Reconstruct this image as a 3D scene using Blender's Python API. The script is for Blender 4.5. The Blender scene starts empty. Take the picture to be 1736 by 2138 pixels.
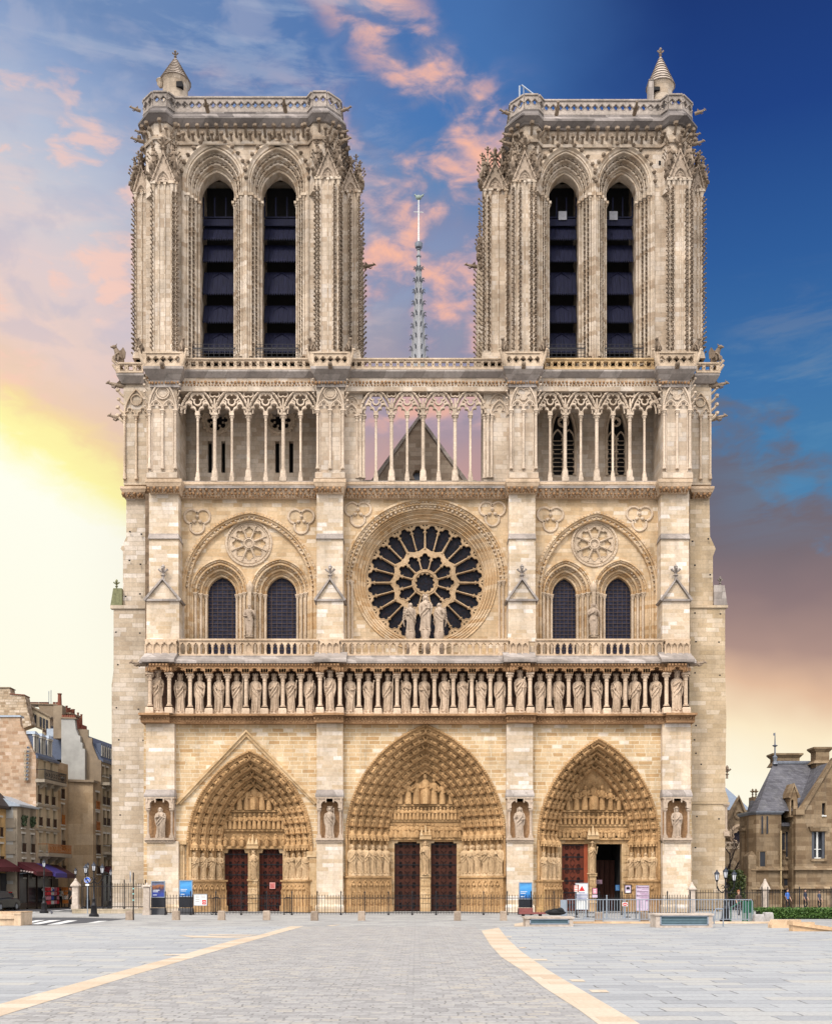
import bpy, bmesh, math, random
from math import sin, cos, pi, sqrt, radians, atan2, acos, hypot
from mathutils import Vector, Matrix
from mathutils.geometry import tessellate_polygon
R_ = random.Random(7)
U = R_.uniform
# ---- facade measuring frame: plane y = 0 stands D metres from the lens ----
D, F, H = 75.0, 2250.0, 1.83
def S(y=0.0): return (D + y) / F
def X(px, y=0.0): return (px - 868) * S(y)
def Z(py, y=0.0): return H + (1850 - py) * S(y)
def gd(py): return F * H / (py - 1850) - D      # depth of a ground point
SC = bpy.context.scene
COL = SC.collection
class MB:
 def __init__(s): s.v = []; s.f = []; s.m = []; s.mi = 0
 def add(s, vs, fs):
  o = len(s.v); s.v.extend(vs)
  for f in fs: s.f.append(tuple(i + o for i in f)); s.m.append(s.mi)
  return s
 def box(s, x0, x1, y0, y1, z0, z1):
  return s.fr(x0, x1, y0, y1, z0, x0, x1, y0, y1, z1)
 def fr(s, x0, x1, y0, y1, z0, X0, X1, Y0, Y1, z1):
  return s.add([(x0,y0,z0),(x1,y0,z0),(x1,y1,z0),(x0,y1,z0),(X0,Y0,z1),(X1,Y0,z1),(X1,Y1,z1),(X0,Y1,z1)],
   [(0,3,2,1),(4,5,6,7),(0,1,5,4),(1,2,6,5),(2,3,7,6),(3,0,4,7)])
 def plate(s, outer, holes=(), y0=0.0, y1=0.1, back=True):
  loops = [list(outer)] + [list(h) for h in holes]
  tris = tessellate_polygon([[Vector((p[0], p[1], 0)) for p in l] for l in loops])
  pts = [p for l in loops for p in l]; n = len(pts)
  vs = [(p[0], y0, p[1]) for p in pts] + [(p[0], y1, p[1]) for p in pts]
  fs = []
  for t in tris:
   a, b, c = (pts[i] for i in t)
   if abs((b[0]-a[0])*(c[1]-a[1]) - (b[1]-a[1])*(c[0]-a[0])) < 1e-9: continue
   fs.append(tuple(t))
   if back: fs.append(tuple(i + n for i in reversed(t)))
  o = 0
  for l in loops:
   k = len(l)
   for i in range(k):
    j = (i + 1) % k; fs.append((o+i, o+j, o+j+n, o+i+n))
   o += k
  return s.add(vs, fs)
 def prz(s, poly, z0, z1, poly1=None):
  n = len(poly); q = poly1 or poly
  vs = [(x, y, z0) for x, y in poly] + [(x, y, z1) for x, y in q]
  fs = [tuple(range(n-1, -1, -1)), tuple(range(n, 2*n))]
  fs += [(i, (i+1) % n, n + (i+1) % n, n + i) for i in range(n)]
  return s.add(vs, fs)
 def lathe(s, cx, cy, prof, n=10, sy=1.0, a0=0.0):
  vs = []; fs = []
  for r, z in prof:
   for k in range(n):
    a = a0 + 2*pi*k/n; vs.append((cx + r*cos(a), cy + r*sy*sin(a), z))
  for i in range(len(prof)-1):
   for k in range(n):
    k2 = (k+1) % n; fs.append((i*n+k, i*n+k2, (i+1)*n+k2, (i+1)*n+k))
  fs.append(tuple(range(n-1, -1, -1))); fs.append(tuple(range((len(prof)-1)*n, len(prof)*n)))
  return s.add(vs, fs)
 def tube(s, pts, r, n=6, cap=True):
  """round tube along 3-D points; r may be a list"""
  m = len(pts); rs = r if isinstance(r, (list, tuple)) else [r]*m
  P = [Vector(p) for p in pts]; vs = []; fs = []; A = None
  for i in range(m):
   d = (P[min(i+1, m-1)] - P[max(i-1, 0)])
   d = d.normalized() if d.length > 1e-9 else Vector((0,0,1))
   if A is None: A = d.cross(Vector((0,1,0)) if abs(d.y) < .9 else Vector((1,0,0))).normalized()
   A = (A - d*A.dot(d)).normalized(); B = d.cross(A)
   for k in range(n):
    t = 2*pi*k/n; vs.append(tuple(P[i] + rs[i]*(cos(t)*A + sin(t)*B)))
  for i in range(m-1):
   for k in range(n):
    k2 = (k+1) % n; fs.append((i*n+k, i*n+k2, (i+1)*n+k2, (i+1)*n+k))
  if cap: fs.append(tuple(range(n-1, -1, -1))); fs.append(tuple(range((m-1)*n, m*n)))
  return s.add(vs, fs)
 def bar(s, pts, w, y0, y1, closed=False):
  """flat stroke of width w along an xz polyline, extruded y0..y1"""
  n = len(pts); L = []; Rr = []
  for i in range(n):
   if closed: a, b = pts[i-1], pts[(i+1) % n]
   else: a, b = pts[max(i-1, 0)], pts[min(i+1, n-1)]
   dx, dz = b[0]-a[0], b[1]-a[1]; l = hypot(dx, dz) or 1
   nx, nz = -dz/l*w/2, dx/l*w/2
   L.append((pts[i][0]+nx, pts[i][1]+nz)); Rr.append((pts[i][0]-nx, pts[i][1]-nz))
  vs = []; fs = []
  for l, r in zip(L, Rr): vs += [(l[0],y0,l[1]),(r[0],y0,r[1]),(r[0],y1,r[1]),(l[0],y1,l[1])]
  for i in range(n if closed else n-1):
   a, b = i*4, ((i+1) % n)*4
   for k in range(4): k2 = (k+1) % 4; fs.append((a+k, a+k2, b+k2, b+k))
  if not closed: fs.append((3,2,1,0)); e = (n-1)*4; fs.append((e, e+1, e+2, e+3))
  return s.add(vs, fs)
 def roll(s, pts, r, y, n=6, closed=False):
  """round moulding along an xz polyline at depth y"""
  p = list(pts) + ([pts[0]] if closed else [])
  vs = []; fs = []; m = len(pts)
  for i in range(m):
   if closed: a, b = pts[i-1], pts[(i+1) % m]
   else: a, b = pts[max(i-1, 0)], pts[min(i+1, m-1)]
   dx, dz = b[0]-a[0], b[1]-a[1]; l = hypot(dx, dz) or 1
   for k in range(n):
    t = 2*pi*k/n
    vs.append((pts[i][0]-dz/l*r*cos(t), y + r*sin(t), pts[i][1]+dx/l*r*cos(t)))
  for i in range(m if closed else m-1):
   j = (i+1) % m
   for k in range(n): k2 = (k+1) % n; fs.append((i*n+k, i*n+k2, j*n+k2, j*n+k))
  if not closed: fs.append(tuple(range(n))); fs.append(tuple((m-1)*n+k for k in range(n)))
  return s.add(vs, fs)
 def sweep(s, path, prof):
  """path(t) -> xz points for inward offset t (same count each); prof = [(t, y)...]; open surface"""
  rows = [[(x, y, z) for x, z in path(t)] for t, y in prof]
  n = len(rows[0]); vs = [p for r in rows for p in r]
  fs = [(i*n+k, i*n+k+1, (i+1)*n+k+1, (i+1)*n+k) for i in range(len(rows)-1) for k in range(n-1)]
  return s.add(vs, fs)
 def blob(s, x, y, z, rx, ry=None, rz=None, n=6, m=4, j=0.0):
  ry = ry or rx; rz = rz or rx; vs = [(x, y, z-rz)]; fs = []
  for i in range(1, m):
   t = -pi/2 + pi*i/m
   for k in range(n):
    a = 2*pi*k/n + i*.3; q = 1 + (U(-j, j) if j else 0)
    vs.append((x+rx*cos(t)*cos(a)*q, y+ry*cos(t)*sin(a)*q, z+rz*sin(t)*q))
  vs.append((x, y, z+rz)); e = len(vs)-1
  for k in range(n):
   k2 = (k+1) % n; fs.append((0, 1+k2, 1+k)); fs.append((e, e-n+k, e-n+k2))
   for i in range(m-2): a = 1+i*n; fs.append((a+k, a+k2, a+n+k2, a+n+k))
  return s.add(vs, fs)
 def xform(s, M, i0=0):
  for i in range(i0, len(s.v)): s.v[i] = tuple(M @ Vector(s.v[i]))
 def build(s, name, mat, parent=None, smooth=35, origin=None, local=False):
  me = bpy.data.meshes.new(name); vs = s.v
  if origin: vs = [(a-origin[0], b-origin[1], c-origin[2]) for a, b, c in vs]
  me.from_pydata(vs, [], s.f)
  mats = mat if isinstance(mat, (list, tuple)) else [mat]
  for m in mats: me.materials.append(m)
  if len(mats) > 1: me.polygons.foreach_set('material_index', s.m)
  bm = bmesh.new(); bm.from_mesh(me); bmesh.ops.recalc_face_normals(bm, faces=bm.faces); bm.to_mesh(me); bm.free()
  if smooth:
   me.shade_smooth(); me.set_sharp_from_angle(angle=radians(smooth))
  o = bpy.data.objects.new(name, me); COL.objects.link(o)
  if origin: o.location = origin
  if parent is not None:
   o.parent = parent
   pl = (0, 0, 0) if local else world_of(parent)
   o.location = (o.location[0]-pl[0], o.location[1]-pl[1], o.location[2]-pl[2])
  return o
def world_of(o):
 v = Vector(o.location)
 while o.parent is not None: o = o.parent; v += Vector(o.location)
 return v
def tag(o, label=None, cat=None, group=None, kind=None):
 if label: o['label'] = label
 if cat: o['category'] = cat
 if group: o['group'] = group
 if kind: o['kind'] = kind
 return o
def empty(name, loc=(0,0,0), label=None, cat=None, group=None, parent=None):
 o = bpy.data.objects.new(name, None); COL.objects.link(o); o.empty_display_size = .5
 o.location = loc
 if parent is not None:
  o.parent = parent; o.location = Vector(loc) - world_of(parent)
 return tag(o, label, cat, group)
def copy_tree(o, parent=None, loc=None):
 c = o.copy(); COL.objects.link(c)
 if parent is not None: c.parent = parent
 if loc is not None: c.location = loc
 for ch in list(o.children): copy_tree(ch, c)
 return c
# ---- curves (xz) ----
def archp(cx, w, zs, h, t=0.0, n=10, zb=None):
 """pointed / round arch from right springer to left, inset by t; with jambs to zb"""
 if h >= w*.999:
  R = (w*w + h*h)/(2*w); c = R - w; r = max(R - t, .01); a = acos(max(-1, min(1, c/r)))
  right = [(cx - c + r*cos(a*i/n), zs + r*sin(a*i/n)) for i in range(n+1)]
 else:
  right = [(cx + (w-t)*cos(pi/2*i/n), zs + (h-t)*sin(pi/2*i/n)) for i in range(n+1)]
 left = [(2*cx - x, z) for x, z in reversed(right[:-1])]
 p = right + left
 if zb is not None: p = [(cx + w - t, zb)] + p + [(cx - w + t, zb)]
 return p
def circ(cx, cz, r, n=32, a0=0.0): return [(cx + r*cos(a0+2*pi*i/n), cz + r*sin(a0+2*pi*i/n)) for i in range(n)]
def foil(cx, cz, k, rl, rc, n=7, a0=pi/2):
 """k-lobed foil: lobes of radius rl with centres at distance rc"""
 out = []; half = pi/k; q = rc*sin(half); ang = pi - atan2(q, rc*cos(half)-0) if rl > q else pi/2 + .3
 import itertools
 # angle on the lobe where neighbouring lobes meet
 d = rc*sin(half); dd = sqrt(max(rl*rl - d*d, 1e-6)); meet = rc*cos(half) + dd
 mx, mz = meet*cos(half) - rc, meet*sin(half)
 am = atan2(mz, mx)
 for i in range(k):
  a = a0 + 2*pi*i/k; c = (cx + rc*cos(a), cz + rc*sin(a))
  for j in range(n):
   t = a - am + 2*am*j/(n-1)
   if j == n-1: continue
   out.append((c[0] + rl*cos(t), c[1] + rl*sin(t)))
 return out
def trefarch(cx, w, zs, n=5, k=1.0):
 """trefoil-headed arch, right to left, springing at zs (open below)"""
 a = []
 for i in range(n+1): t = -pi*.15 + (pi*.15 + pi*.62)*i/n; a.append((cx + w*.52 + w*.48*cos(t), zs + w*.30*k + w*.48*sin(t)*k))
 b = []
 for i in range(n): t = pi*.12 + (pi/2 - pi*.12)*i/n; b.append((cx + w*.50*cos(t), zs + w*.92*k + w*.55*sin(t)*k))
 r = [(cx + w, zs)] + a + b + [(cx, zs + w*1.47*k)]
 return r + [(2*cx - x, z) for x, z in reversed(r[:-1])]
def resamp(pts, step):
 out = [pts[0]]; acc = 0
 for a, b in zip(pts, pts[1:]):
  l = hypot(b[0]-a[0], b[1]-a[1]); d = step - acc
  while d <= l: out.append((a[0]+(b[0]-a[0])*d/l, a[1]+(b[1]-a[1])*d/l)); d += step
  acc = (acc + l) % step if l else acc
 return out
def orders(t0, t1, y0, y1, k, r=.05):
 """stepped, roll-moulded profile from (t0,y0) to (t1,y1)"""
 p = []; dt = (t1-t0)/k; dy = (y1-y0)/k
 for i in range(k):
  t, y = t0 + dt*i, y0 + dy*i
  p.append((t, y)); p.append((t + dt*.30, y + dy*.04)); p.append((t + dt*.36, y + dy*.35)); p.append((t + dt*.5, y + dy*.40))
  for a in range(5): q = pi*(1.0 - a/4*1.15); p.append((t + dt*.78 + dt*.22*cos(q), y + dy*.30 - dy*.22*sin(q)))
  p.append((t + dt, y + dy*.6)); p.append((t + dt, y + dy))
 return p
# ---- materials ----
def nodes(name):
 m = bpy.data.materials.new(name); m.use_nodes = True; nt = m.node_tree
 return m, nt, nt.nodes['Principled BSDF'], (lambda t, **k: mk(nt, t, **k)), nt.links.new
def mk(nt, t, **k):
 n = nt.nodes.new(t)
 for a, v in k.items():
  if a == 'inp':
   for i, x in v.items(): n.inputs[i].default_value = x
  else: setattr(n, a, v)
 return n
def ramp(n, stops, interp='LINEAR'):
 cr = n.color_ramp; cr.interpolation = interp
 while len(cr.elements) > 1: cr.elements.remove(cr.elements[-1])
 cr.elements[0].position = stops[0][0]; cr.elements[0].color = (*stops[0][1], 1)
 for p, c in stops[1:]: e = cr.elements.new(p); e.color = (*c, 1)
 return n
def g(v): return (v, v, v)
def stone(name, stops, mortar, bw=.85, bh=.285, ms=.012, mamt=.7, dirt=(.16,.13,.10), damt=.5, bump=.35, rough=.88, blocks=True, tint=(.71,1.13), streak=.5):
 stops = [(p, (c[0]*1.04, c[1]*.972, c[2]*.985)) for p, c in stops]; m, nt, P, N, L = nodes(name)
 geo = N('ShaderNodeNewGeometry'); sep = N('ShaderNodeSeparateXYZ'); L(geo.outputs['Position'], sep.inputs[0])
 n1 = N('ShaderNodeTexNoise', inp={'Scale': .45, 'Detail': 4.0, 'Roughness': .6}); L(geo.outputs['Position'], n1.inputs['Vector'])
 n2 = N('ShaderNodeTexNoise', inp={'Scale': 7.0, 'Detail': 5.0, 'Roughness': .65}); L(geo.outputs['Position'], n2.inputs['Vector'])
 if blocks:
  ad = N('ShaderNodeMath', operation='ADD'); L(sep.outputs[0], ad.inputs[0]); L(sep.outputs[1], ad.inputs[1])
  # wavy joints
  w1 = N('ShaderNodeTexNoise', inp={'Scale': 2.2, 'Detail': 1.0}); L(geo.outputs['Position'], w1.inputs['Vector'])
  w2 = N('ShaderNodeMath', operation='MULTIPLY_ADD', inp={1: .035}); L(w1.outputs[0], w2.inputs[0]); L(sep.outputs[2], w2.inputs[2])
  w3 = N('ShaderNodeTexNoise', inp={'Scale': .8, 'Detail': 0.0}); L(geo.outputs['Position'], w3.inputs['Vector'])
  w4 = N('ShaderNodeMath', operation='MULTIPLY_ADD', inp={1: .5}); L(w3.outputs[0], w4.inputs[0]); L(ad.outputs[0], w4.inputs[2])
  cmb = N('ShaderNodeCombineXYZ'); L(w4.outputs[0], cmb.inputs[0]); L(w2.outputs[0], cmb.inputs[1])
  br = N('ShaderNodeTexBrick', offset=.5, offset_frequency=2, squash=1.25, squash_frequency=3,
               inp={'Color1': (0,0,0,1), 'Color2': (1,1,1,1), 'Mortar': (.5,.5,.5,1), 'Scale': 1.0, 'Mortar Size': ms, 'Mortar Smooth': .3, 'Bias': 0.0, 'Brick Width': bw, 'Row Height': bh})
  L(cmb.outputs[0], br.inputs['Vector'])
  # the brick's own random value, jittered by soft noise
  j = N('ShaderNodeMath', operation='MULTIPLY_ADD', inp={1: .36, 2: -.18}); L(n1.outputs[0], j.inputs[0])
  j2 = N('ShaderNodeMath', operation='ADD'); L(br.outputs['Color'], j2.inputs[0]); L(j.outputs[0], j2.inputs[1])
  cr = ramp(N('ShaderNodeValToRGB'), stops); L(j2.outputs[0], cr.inputs[0])
  mx = N('ShaderNodeMix', data_type='RGBA'); mm = N('ShaderNodeMath', operation='MULTIPLY', inp={1: mamt})
  L(br.outputs['Fac'], mm.inputs[0]); L(mm.outputs[0], mx.inputs['Factor']); L(cr.outputs[0], mx.inputs['A']); mx.inputs['B'].default_value = (*mortar, 1)
  col = mx.outputs['Result']
 else:
  cr = ramp(N('ShaderNodeValToRGB'), [(.2 + p*.6, c) for p, c in stops])
  av = N('ShaderNodeMath', operation='MULTIPLY_ADD', inp={1: .5, 2: 0}); a2 = N('ShaderNodeMath', operation='MULTIPLY_ADD', inp={1: .5})
  L(n1.outputs[0], av.inputs[0]); L(n2.outputs[0], a2.inputs[0]); L(av.outputs[0], a2.inputs[2]); L(a2.outputs[0], cr.inputs[0]); col = cr.outputs[0]
 # blotchy weathering
 mr = N('ShaderNodeMapRange', inp={1: .25, 2: .75, 3: tint[0], 4: tint[1]}); L(n1.outputs[0], mr.inputs[0])
 m2 = N('ShaderNodeMapRange', inp={1: .3, 2: .7, 3: .86, 4: 1.1}); L(n2.outputs[0], m2.inputs[0])
 mu = N('ShaderNodeMath', operation='MULTIPLY'); L(mr.outputs[0], mu.inputs[0]); L(m2.outputs[0], mu.inputs[1])
 mc = N('ShaderNodeMix', data_type='RGBA', blend_type='MULTIPLY', inp={'Factor': 1.0}); L(col, mc.inputs['A']); L(mu.outputs[0], mc.inputs['B'])
 # rain streaks
 mp = N('ShaderNodeMapping', inp={'Scale': (1.6, 1.6, .16)}); L(geo.outputs['Position'], mp.inputs[0])
 n3 = N('ShaderNodeTexNoise', inp={'Scale': 1.0, 'Detail': 5.0, 'Roughness': .62}); L(mp.outputs[0], n3.inputs['Vector'])
 s3 = N('ShaderNodeMapRange', inp={1: .50, 2: .78, 3: 0.0, 4: streak}); L(n3.outputs[0], s3.inputs[0])
 md = N('ShaderNodeMix', data_type='RGBA'); L(s3.outputs[0], md.inputs['Factor']); L(mc.outputs['Result'], md.inputs['A']); md.inputs['B'].default_value = (*dirt, 1)
 # fine soot specks
 n4 = N('ShaderNodeTexNoise', inp={'Scale': 3.1, 'Detail': 8.0, 'Roughness': .75}); L(geo.outputs['Position'], n4.inputs['Vector'])
 s4 = N('ShaderNodeMapRange', inp={1: .56, 2: .74, 3: 0.0, 4: damt}); L(n4.outputs[0], s4.inputs[0])
 me = N('ShaderNodeMix', data_type='RGBA'); L(s4.outputs[0], me.inputs['Factor']); L(md.outputs['Result'], me.inputs['A']); me.inputs['B'].default_value = (*dirt, 1)
 L(me.outputs['Result'], P.inputs['Base Color'])
 P.inputs['Roughness'].default_value = rough; P.inputs['Specular IOR Level'].default_value = .25
 b = N('ShaderNodeBump', inp={'Strength': bump, 'Distance': .04})
 if blocks:
  h1 = N('ShaderNodeMath', operation='MULTIPLY_ADD', inp={1: -1.2}); L(br.outputs['Fac'], h1.inputs[0]); L(n2.outputs[0], h1.inputs[2]); L(h1.outputs[0], b.inputs['Height'])
 else: L(n2.outputs[0], b.inputs['Height'])
 L(b.outputs[0], P.inputs['Normal'])
 return m
def plain(name, col, rough=.6, metal=0.0, var=.25, scale=6.0, bump=0.0, spec=.4, stretch=None):
 m, nt, P, N, L = nodes(name)
 geo = N('ShaderNodeNewGeometry'); n = N('ShaderNodeTexNoise', inp={'Scale': scale, 'Detail': 5.0, 'Roughness': .65})
 if stretch:
  mp = N('ShaderNodeMapping', inp={'Scale': stretch}); L(geo.outputs['Position'], mp.inputs[0]); L(mp.outputs[0], n.inputs['Vector'])
 else: L(geo.outputs['Position'], n.inputs['Vector'])
 mr = N('ShaderNodeMapRange', inp={1: .25, 2: .75, 3: 1-var, 4: 1+var}); L(n.outputs[0], mr.inputs[0])
 mx = N('ShaderNodeMix', data_type='RGBA', blend_type='MULTIPLY', inp={'Factor': 1.0}); mx.inputs['A'].default_value = (*col, 1); L(mr.outputs[0], mx.inputs['B'])
 L(mx.outputs['Result'], P.inputs['Base Color'])
 P.inputs['Roughness'].default_value = rough; P.inputs['Metallic'].default_value = metal; P.inputs['Specular IOR Level'].default_value = spec
 if bump:
  b = N('ShaderNodeBump', inp={'Strength': bump, 'Distance': .03}); L(n.outputs[0], b.inputs['Height']); L(b.outputs[0], P.inputs['Normal'])
 return m
# ================= world, sun, camera =================
def lin(*c): return tuple(((v/255)/12.92 if v <= 10 else (((v/255)+.055)/1.055)**2.4) for v in c)
w = bpy.data.worlds.new('World'); SC.world = w; w.use_nodes = True
nt = w.node_tree; N = lambda t, **k: mk(nt, t, **k); L = nt.links.new
def M(op, a, b=None, c=None):
 n = N('ShaderNodeMath', operation=op)
 for i, v in enumerate((a, b, c)):
  if v is None: continue
  if isinstance(v, (int, float)): n.inputs[i].default_value = v
  else: L(v, n.inputs[i])
 return n.outputs[0]
def MR(v, a, b, c=0.0, d=1.0, smooth=True):
 n = N('ShaderNodeMapRange', interpolation_type='SMOOTHSTEP' if smooth else 'LINEAR', inp={1: a, 2: b, 3: c, 4: d}); L(v, n.inputs[0]); return n.outputs[0]
def MIX(f, a, b, bt='MIX'):
 n = N('ShaderNodeMix', data_type='RGBA', blend_type=bt)
 for i, v in (('Factor', f), ('A', a), ('B', b)):
  if isinstance(v, (int, float)): n.inputs[i].default_value = v
  elif isinstance(v, tuple): n.inputs[i].default_value = (*v, 1)
  else: L(v, n.inputs[i])
 return n.outputs['Result']
tc = N('ShaderNodeTexCoord'); sp = N('ShaderNodeSeparateXYZ'); L(tc.outputs['Generated'], sp.inputs[0])
dx, dy, dz = sp.outputs
hyp = M('MAXIMUM', M('SQRT', M('ADD', M('MULTIPLY', dx, dx), M('MULTIPLY', dy, dy))), .02)
v_ = M('DIVIDE', dz, hyp); a_ = M('DIVIDE', dx, hyp)       # tangent of elevation, sine of azimuth from +y
def vramp(stops, coord):
 """stops by height: tangent of elevation from .85 (first) down to 0"""
 t = MR(coord, .85, 0.0, 0.0, 1.0, False)
 r = ramp(N('ShaderNodeValToRGB'), [(p/1850*.967 + .033, lin(*c)) for p, c in stops]); L(t, r.inputs[0]); return r.outputs[0]
def cloud(sx, sz, rot, sc, det, r, off=0.0, dist=.3):
 mp = N('ShaderNodeMapping', inp={'Rotation': (0, 0, rot), 'Scale': (sx, sz, 1), 'Location': (off, off*.7, 0)})
 c = N('ShaderNodeCombineXYZ'); L(a_, c.inputs[0]); L(v_, c.inputs[1]); L(c.outputs[0], mp.inputs[0])
 n = N('ShaderNodeTexNoise', inp={'Scale': sc, 'Detail': det, 'Roughness': r, 'Distortion': dist}); L(mp.outputs[0], n.inputs['Vector']); return n.outputs[0]
AD = lambda *v: v[0] if len(v) == 1 else M('ADD', v[0], AD(*v[1:])); MU = lambda *v: v[0] if len(v) == 1 else M('MULTIPLY', v[0], MU(*v[1:]))
soft = cloud(1, 1.3, -.5, 4.0, 4.0, .5, .4); puff = cloud(1.0, 1.35, -.45, 15.0, 5.0, .5, 3.3, .4); fine = cloud(1.0, 1.9, -.5, 30.0, 7.0, .6, 1.7, .6); wisp = cloud(.55, 2.2, -.75, 11.0, 7.0, .62, 5.1, .5)
wv = AD(v_, MU(M('SUBTRACT', soft, .5), .14))
skew = AD(v_, MU(AD(a_, .36), .50), MU(M('SUBTRACT', soft, .5), .06), MU(M('SUBTRACT', fine, .5), .035))
left = vramp([(0, (112,140,184)), (150, (140,162,200)), (300, (180,190,212)), (450, (206,204,212)), (600, (224,205,205)), (740, (231,206,196)), (825, (238,206,182)), (872, (248,220,165)), (908, (254,242,168)), (938, (255,248,172)), (972, (255,253,210)), (1025, (255,255,240)), (1450, (255,252,232)), (1850, (255,243,212))], skew)
lowr = vramp([(0, (96,108,140)), (850, (98,112,138)), (1000, (106,106,122)), (1150, (118,108,116)), (1270, (140,120,122)), (1380, (176,146,136)), (1460, (226,188,158)), (1550, (252,234,200)), (1640, (255,250,228)), (1850, (255,250,232))], wv)
blu = vramp([(0, (29,56,116)), (300, (33,67,134)), (600, (48,94,156)), (850, (64,116,170)), (1000, (72,126,172)), (1200, (84,134,174))], v_)
T = MR(AD(v_, MU(M('SUBTRACT', a_, .31), .85), MU(M('SUBTRACT', puff, .5), .22), MU(M('SUBTRACT', fine, .5), .14)), .345, .425)
right = MIX(T, lowr, blu)
mid = vramp([(0, (70,112,172)), (200, (74,120,180)), (360, (96,134,182)), (480, (126,140,178)), (620, (140,156,190)), (720, (148,150,172)), (860, (168,150,160)), (1000, (196,156,152)), (1300, (205,170,150)), (1600, (250,236,205)), (1850, (255,248,225))], wv)
c1 = MIX(MR(a_, -.33, .04), left, mid); c2 = MIX(MR(AD(a_, MU(M('SUBTRACT', soft, .5), .12)), .03, .25), c1, right)
# sunset puffs: a slanting streak high up, a broad bank between the towers
line = M('ABSOLUTE', M('SUBTRACT', M('SUBTRACT', a_, -.045), MU(M('SUBTRACT', .82, v_), .80)))
m1 = MU(MR(line, .075, .01), MR(v_, .60, .70)); m2 = MU(MR(v_, .78, .64), MR(v_, .36, .48), MR(a_, .13, .055), MR(a_, -.30, -.12))
mk_ = M('MINIMUM', AD(m1, m2), 1.0); pv = AD(puff, MU(M('SUBTRACT', fine, .5), .35))
c3 = MIX(MU(MR(puff, .36, .52), mk_, .6), c2, lin(142,142,170))
c4 = MIX(MU(MR(pv, .44, .60), mk_, .92), c3, MIX(MR(pv, .52, .70), lin(200,168,176), lin(255,190,162)))
vl = MU(MR(AD(wisp, MU(M('SUBTRACT', fine, .5), .3)), .46, .66), MR(a_, .02, -.10))
c5 = MIX(MU(vl, MR(v_, .40, .50), .42), c4, MIX(MR(v_, .78, .56), lin(170,184,208), lin(246,212,200)))
c5 = MIX(MU(MR(puff, .50, .36), MR(a_, .0, -.16), MR(v_, .42, .50), .38), c5, lin(178,182,204)); c5 = MIX(MU(MR(pv, .54, .66), MR(a_, -.08, -.2), MR(v_, .40, .46), MR(v_, .76, .66), .6), c5, lin(255,205,185))
c7 = MIX(MU(MR(wisp, .46, .62), MR(a_, .24, .30), MR(v_, .52, .44), MR(v_, .28, .34), .22), c5, lin(96,148,186))
c7 = MIX(MU(MR(wisp, .5, .66), MR(a_, .26, .3), MR(v_, .56, .48), MR(v_, .38, .44), .3), c7, lin(130,140,160))
# the western half of the sky (behind the camera): bright broken overcast over a daylight sky
sky = N('ShaderNodeTexSky', sky_type='NISHITA', sun_disc=False, sun_elevation=radians(48), sun_rotation=radians(196), air_density=1.0, dust_density=2.0)
bn = N('ShaderNodeTexNoise', inp={'Scale': 2.0, 'Detail': 4.0}); L(tc.outputs['Generated'], bn.inputs['Vector'])
WEST = 1.6
oc = MIX(MR(bn.outputs[0], .3, .7), (WEST*.82, WEST*.85, WEST*.92), (WEST*1.12, WEST*1.06, WEST*.95))
oc = MIX(1.0, oc, MR(dz, .0, .62, .30, 1.60), 'MULTIPLY'); oc = MIX(MR(dz, 0.0, -.2), oc, (.3, .3, .3))
oc = MIX(1.0, oc, MIX(1.0, sky.outputs[0], (.06, .06, .06), 'MULTIPLY'), 'ADD')
fin = MIX(MR(dy, -.05, .42), oc, c7)
bg = nt.nodes['Background']; L(fin, bg.inputs['Color']); bg.inputs['Strength'].default_value = 1.0
sl = bpy.data.lights.new('sun', 'SUN'); sl.energy = 2.3; sl.angle = radians(10); sl.color = (1.0, .93, .82)
so = bpy.data.objects.new('sun', sl); COL.objects.link(so)
# from the west (behind the camera), a little to the left, fairly high
so.rotation_euler = (Vector((.34, .70, -.86))).to_track_quat('-Z', 'Y').to_euler()
so.location = (-20, -60, 80)
cam = bpy.data.cameras.new('camera'); co = bpy.data.objects.new('camera', cam); COL.objects.link(co); SC.camera = co
co.location = (0, -D, H); co.rotation_euler = (pi/2, 0, 0)
cam.sensor_fit = 'HORIZONTAL'; cam.sensor_width = 36; cam.lens = 36*F/1736; cam.shift_y = (1850-1069)/1736; cam.clip_start = .5; cam.clip_end = 4000
SC.view_settings.view_transform = 'Standard'; SC.view_settings.look = 'None'; SC.view_settings.exposure = 0; SC.view_settings.gamma = 1
SC.cycles.max_bounces = 5; SC.cycles.diffuse_bounces = 2; SC.cycles.use_denoising = True
# ================= materials =================
ST_TOWER = stone('stone_tower', [(0, (.42,.34,.245)), (.3, (.49,.415,.31)), (.6, (.54,.47,.365)), (.9, (.58,.52,.42)), (1, (.50,.46,.39))], (.34,.28,.215), bh=.33, bw=.72, mamt=.6, streak=.55, damt=.5, ms=.014)
ST_MID = stone('stone_upper_wall', [(0, (.46,.33,.18)), (.3, (.53,.40,.235)), (.6, (.57,.45,.285)), (.9, (.60,.49,.33)), (1, (.66,.59,.46))], (.42,.33,.21), bw=.7, mamt=.55, streak=.42, damt=.4, ms=.014)
ST_LOW = stone('stone_portal_wall', [(0, (.46,.305,.145)), (.2, (.53,.38,.20)), (.55, (.58,.44,.255)), (.88, (.61,.485,.30)), (1, (.72,.65,.52))], (.70,.60,.44), bw=.72, mamt=.85, streak=.36, damt=.38, ms=.028)
ST_BUT = stone('stone_buttress', [(0, (.50,.40,.26)), (.3, (.55,.46,.33)), (.6, (.59,.51,.385)), (.88, (.63,.565,.455)), (1, (.70,.67,.60))], (.54,.46,.34), bw=.75, mamt=.6, streak=.4, damt=.36, ms=.016)
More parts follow.
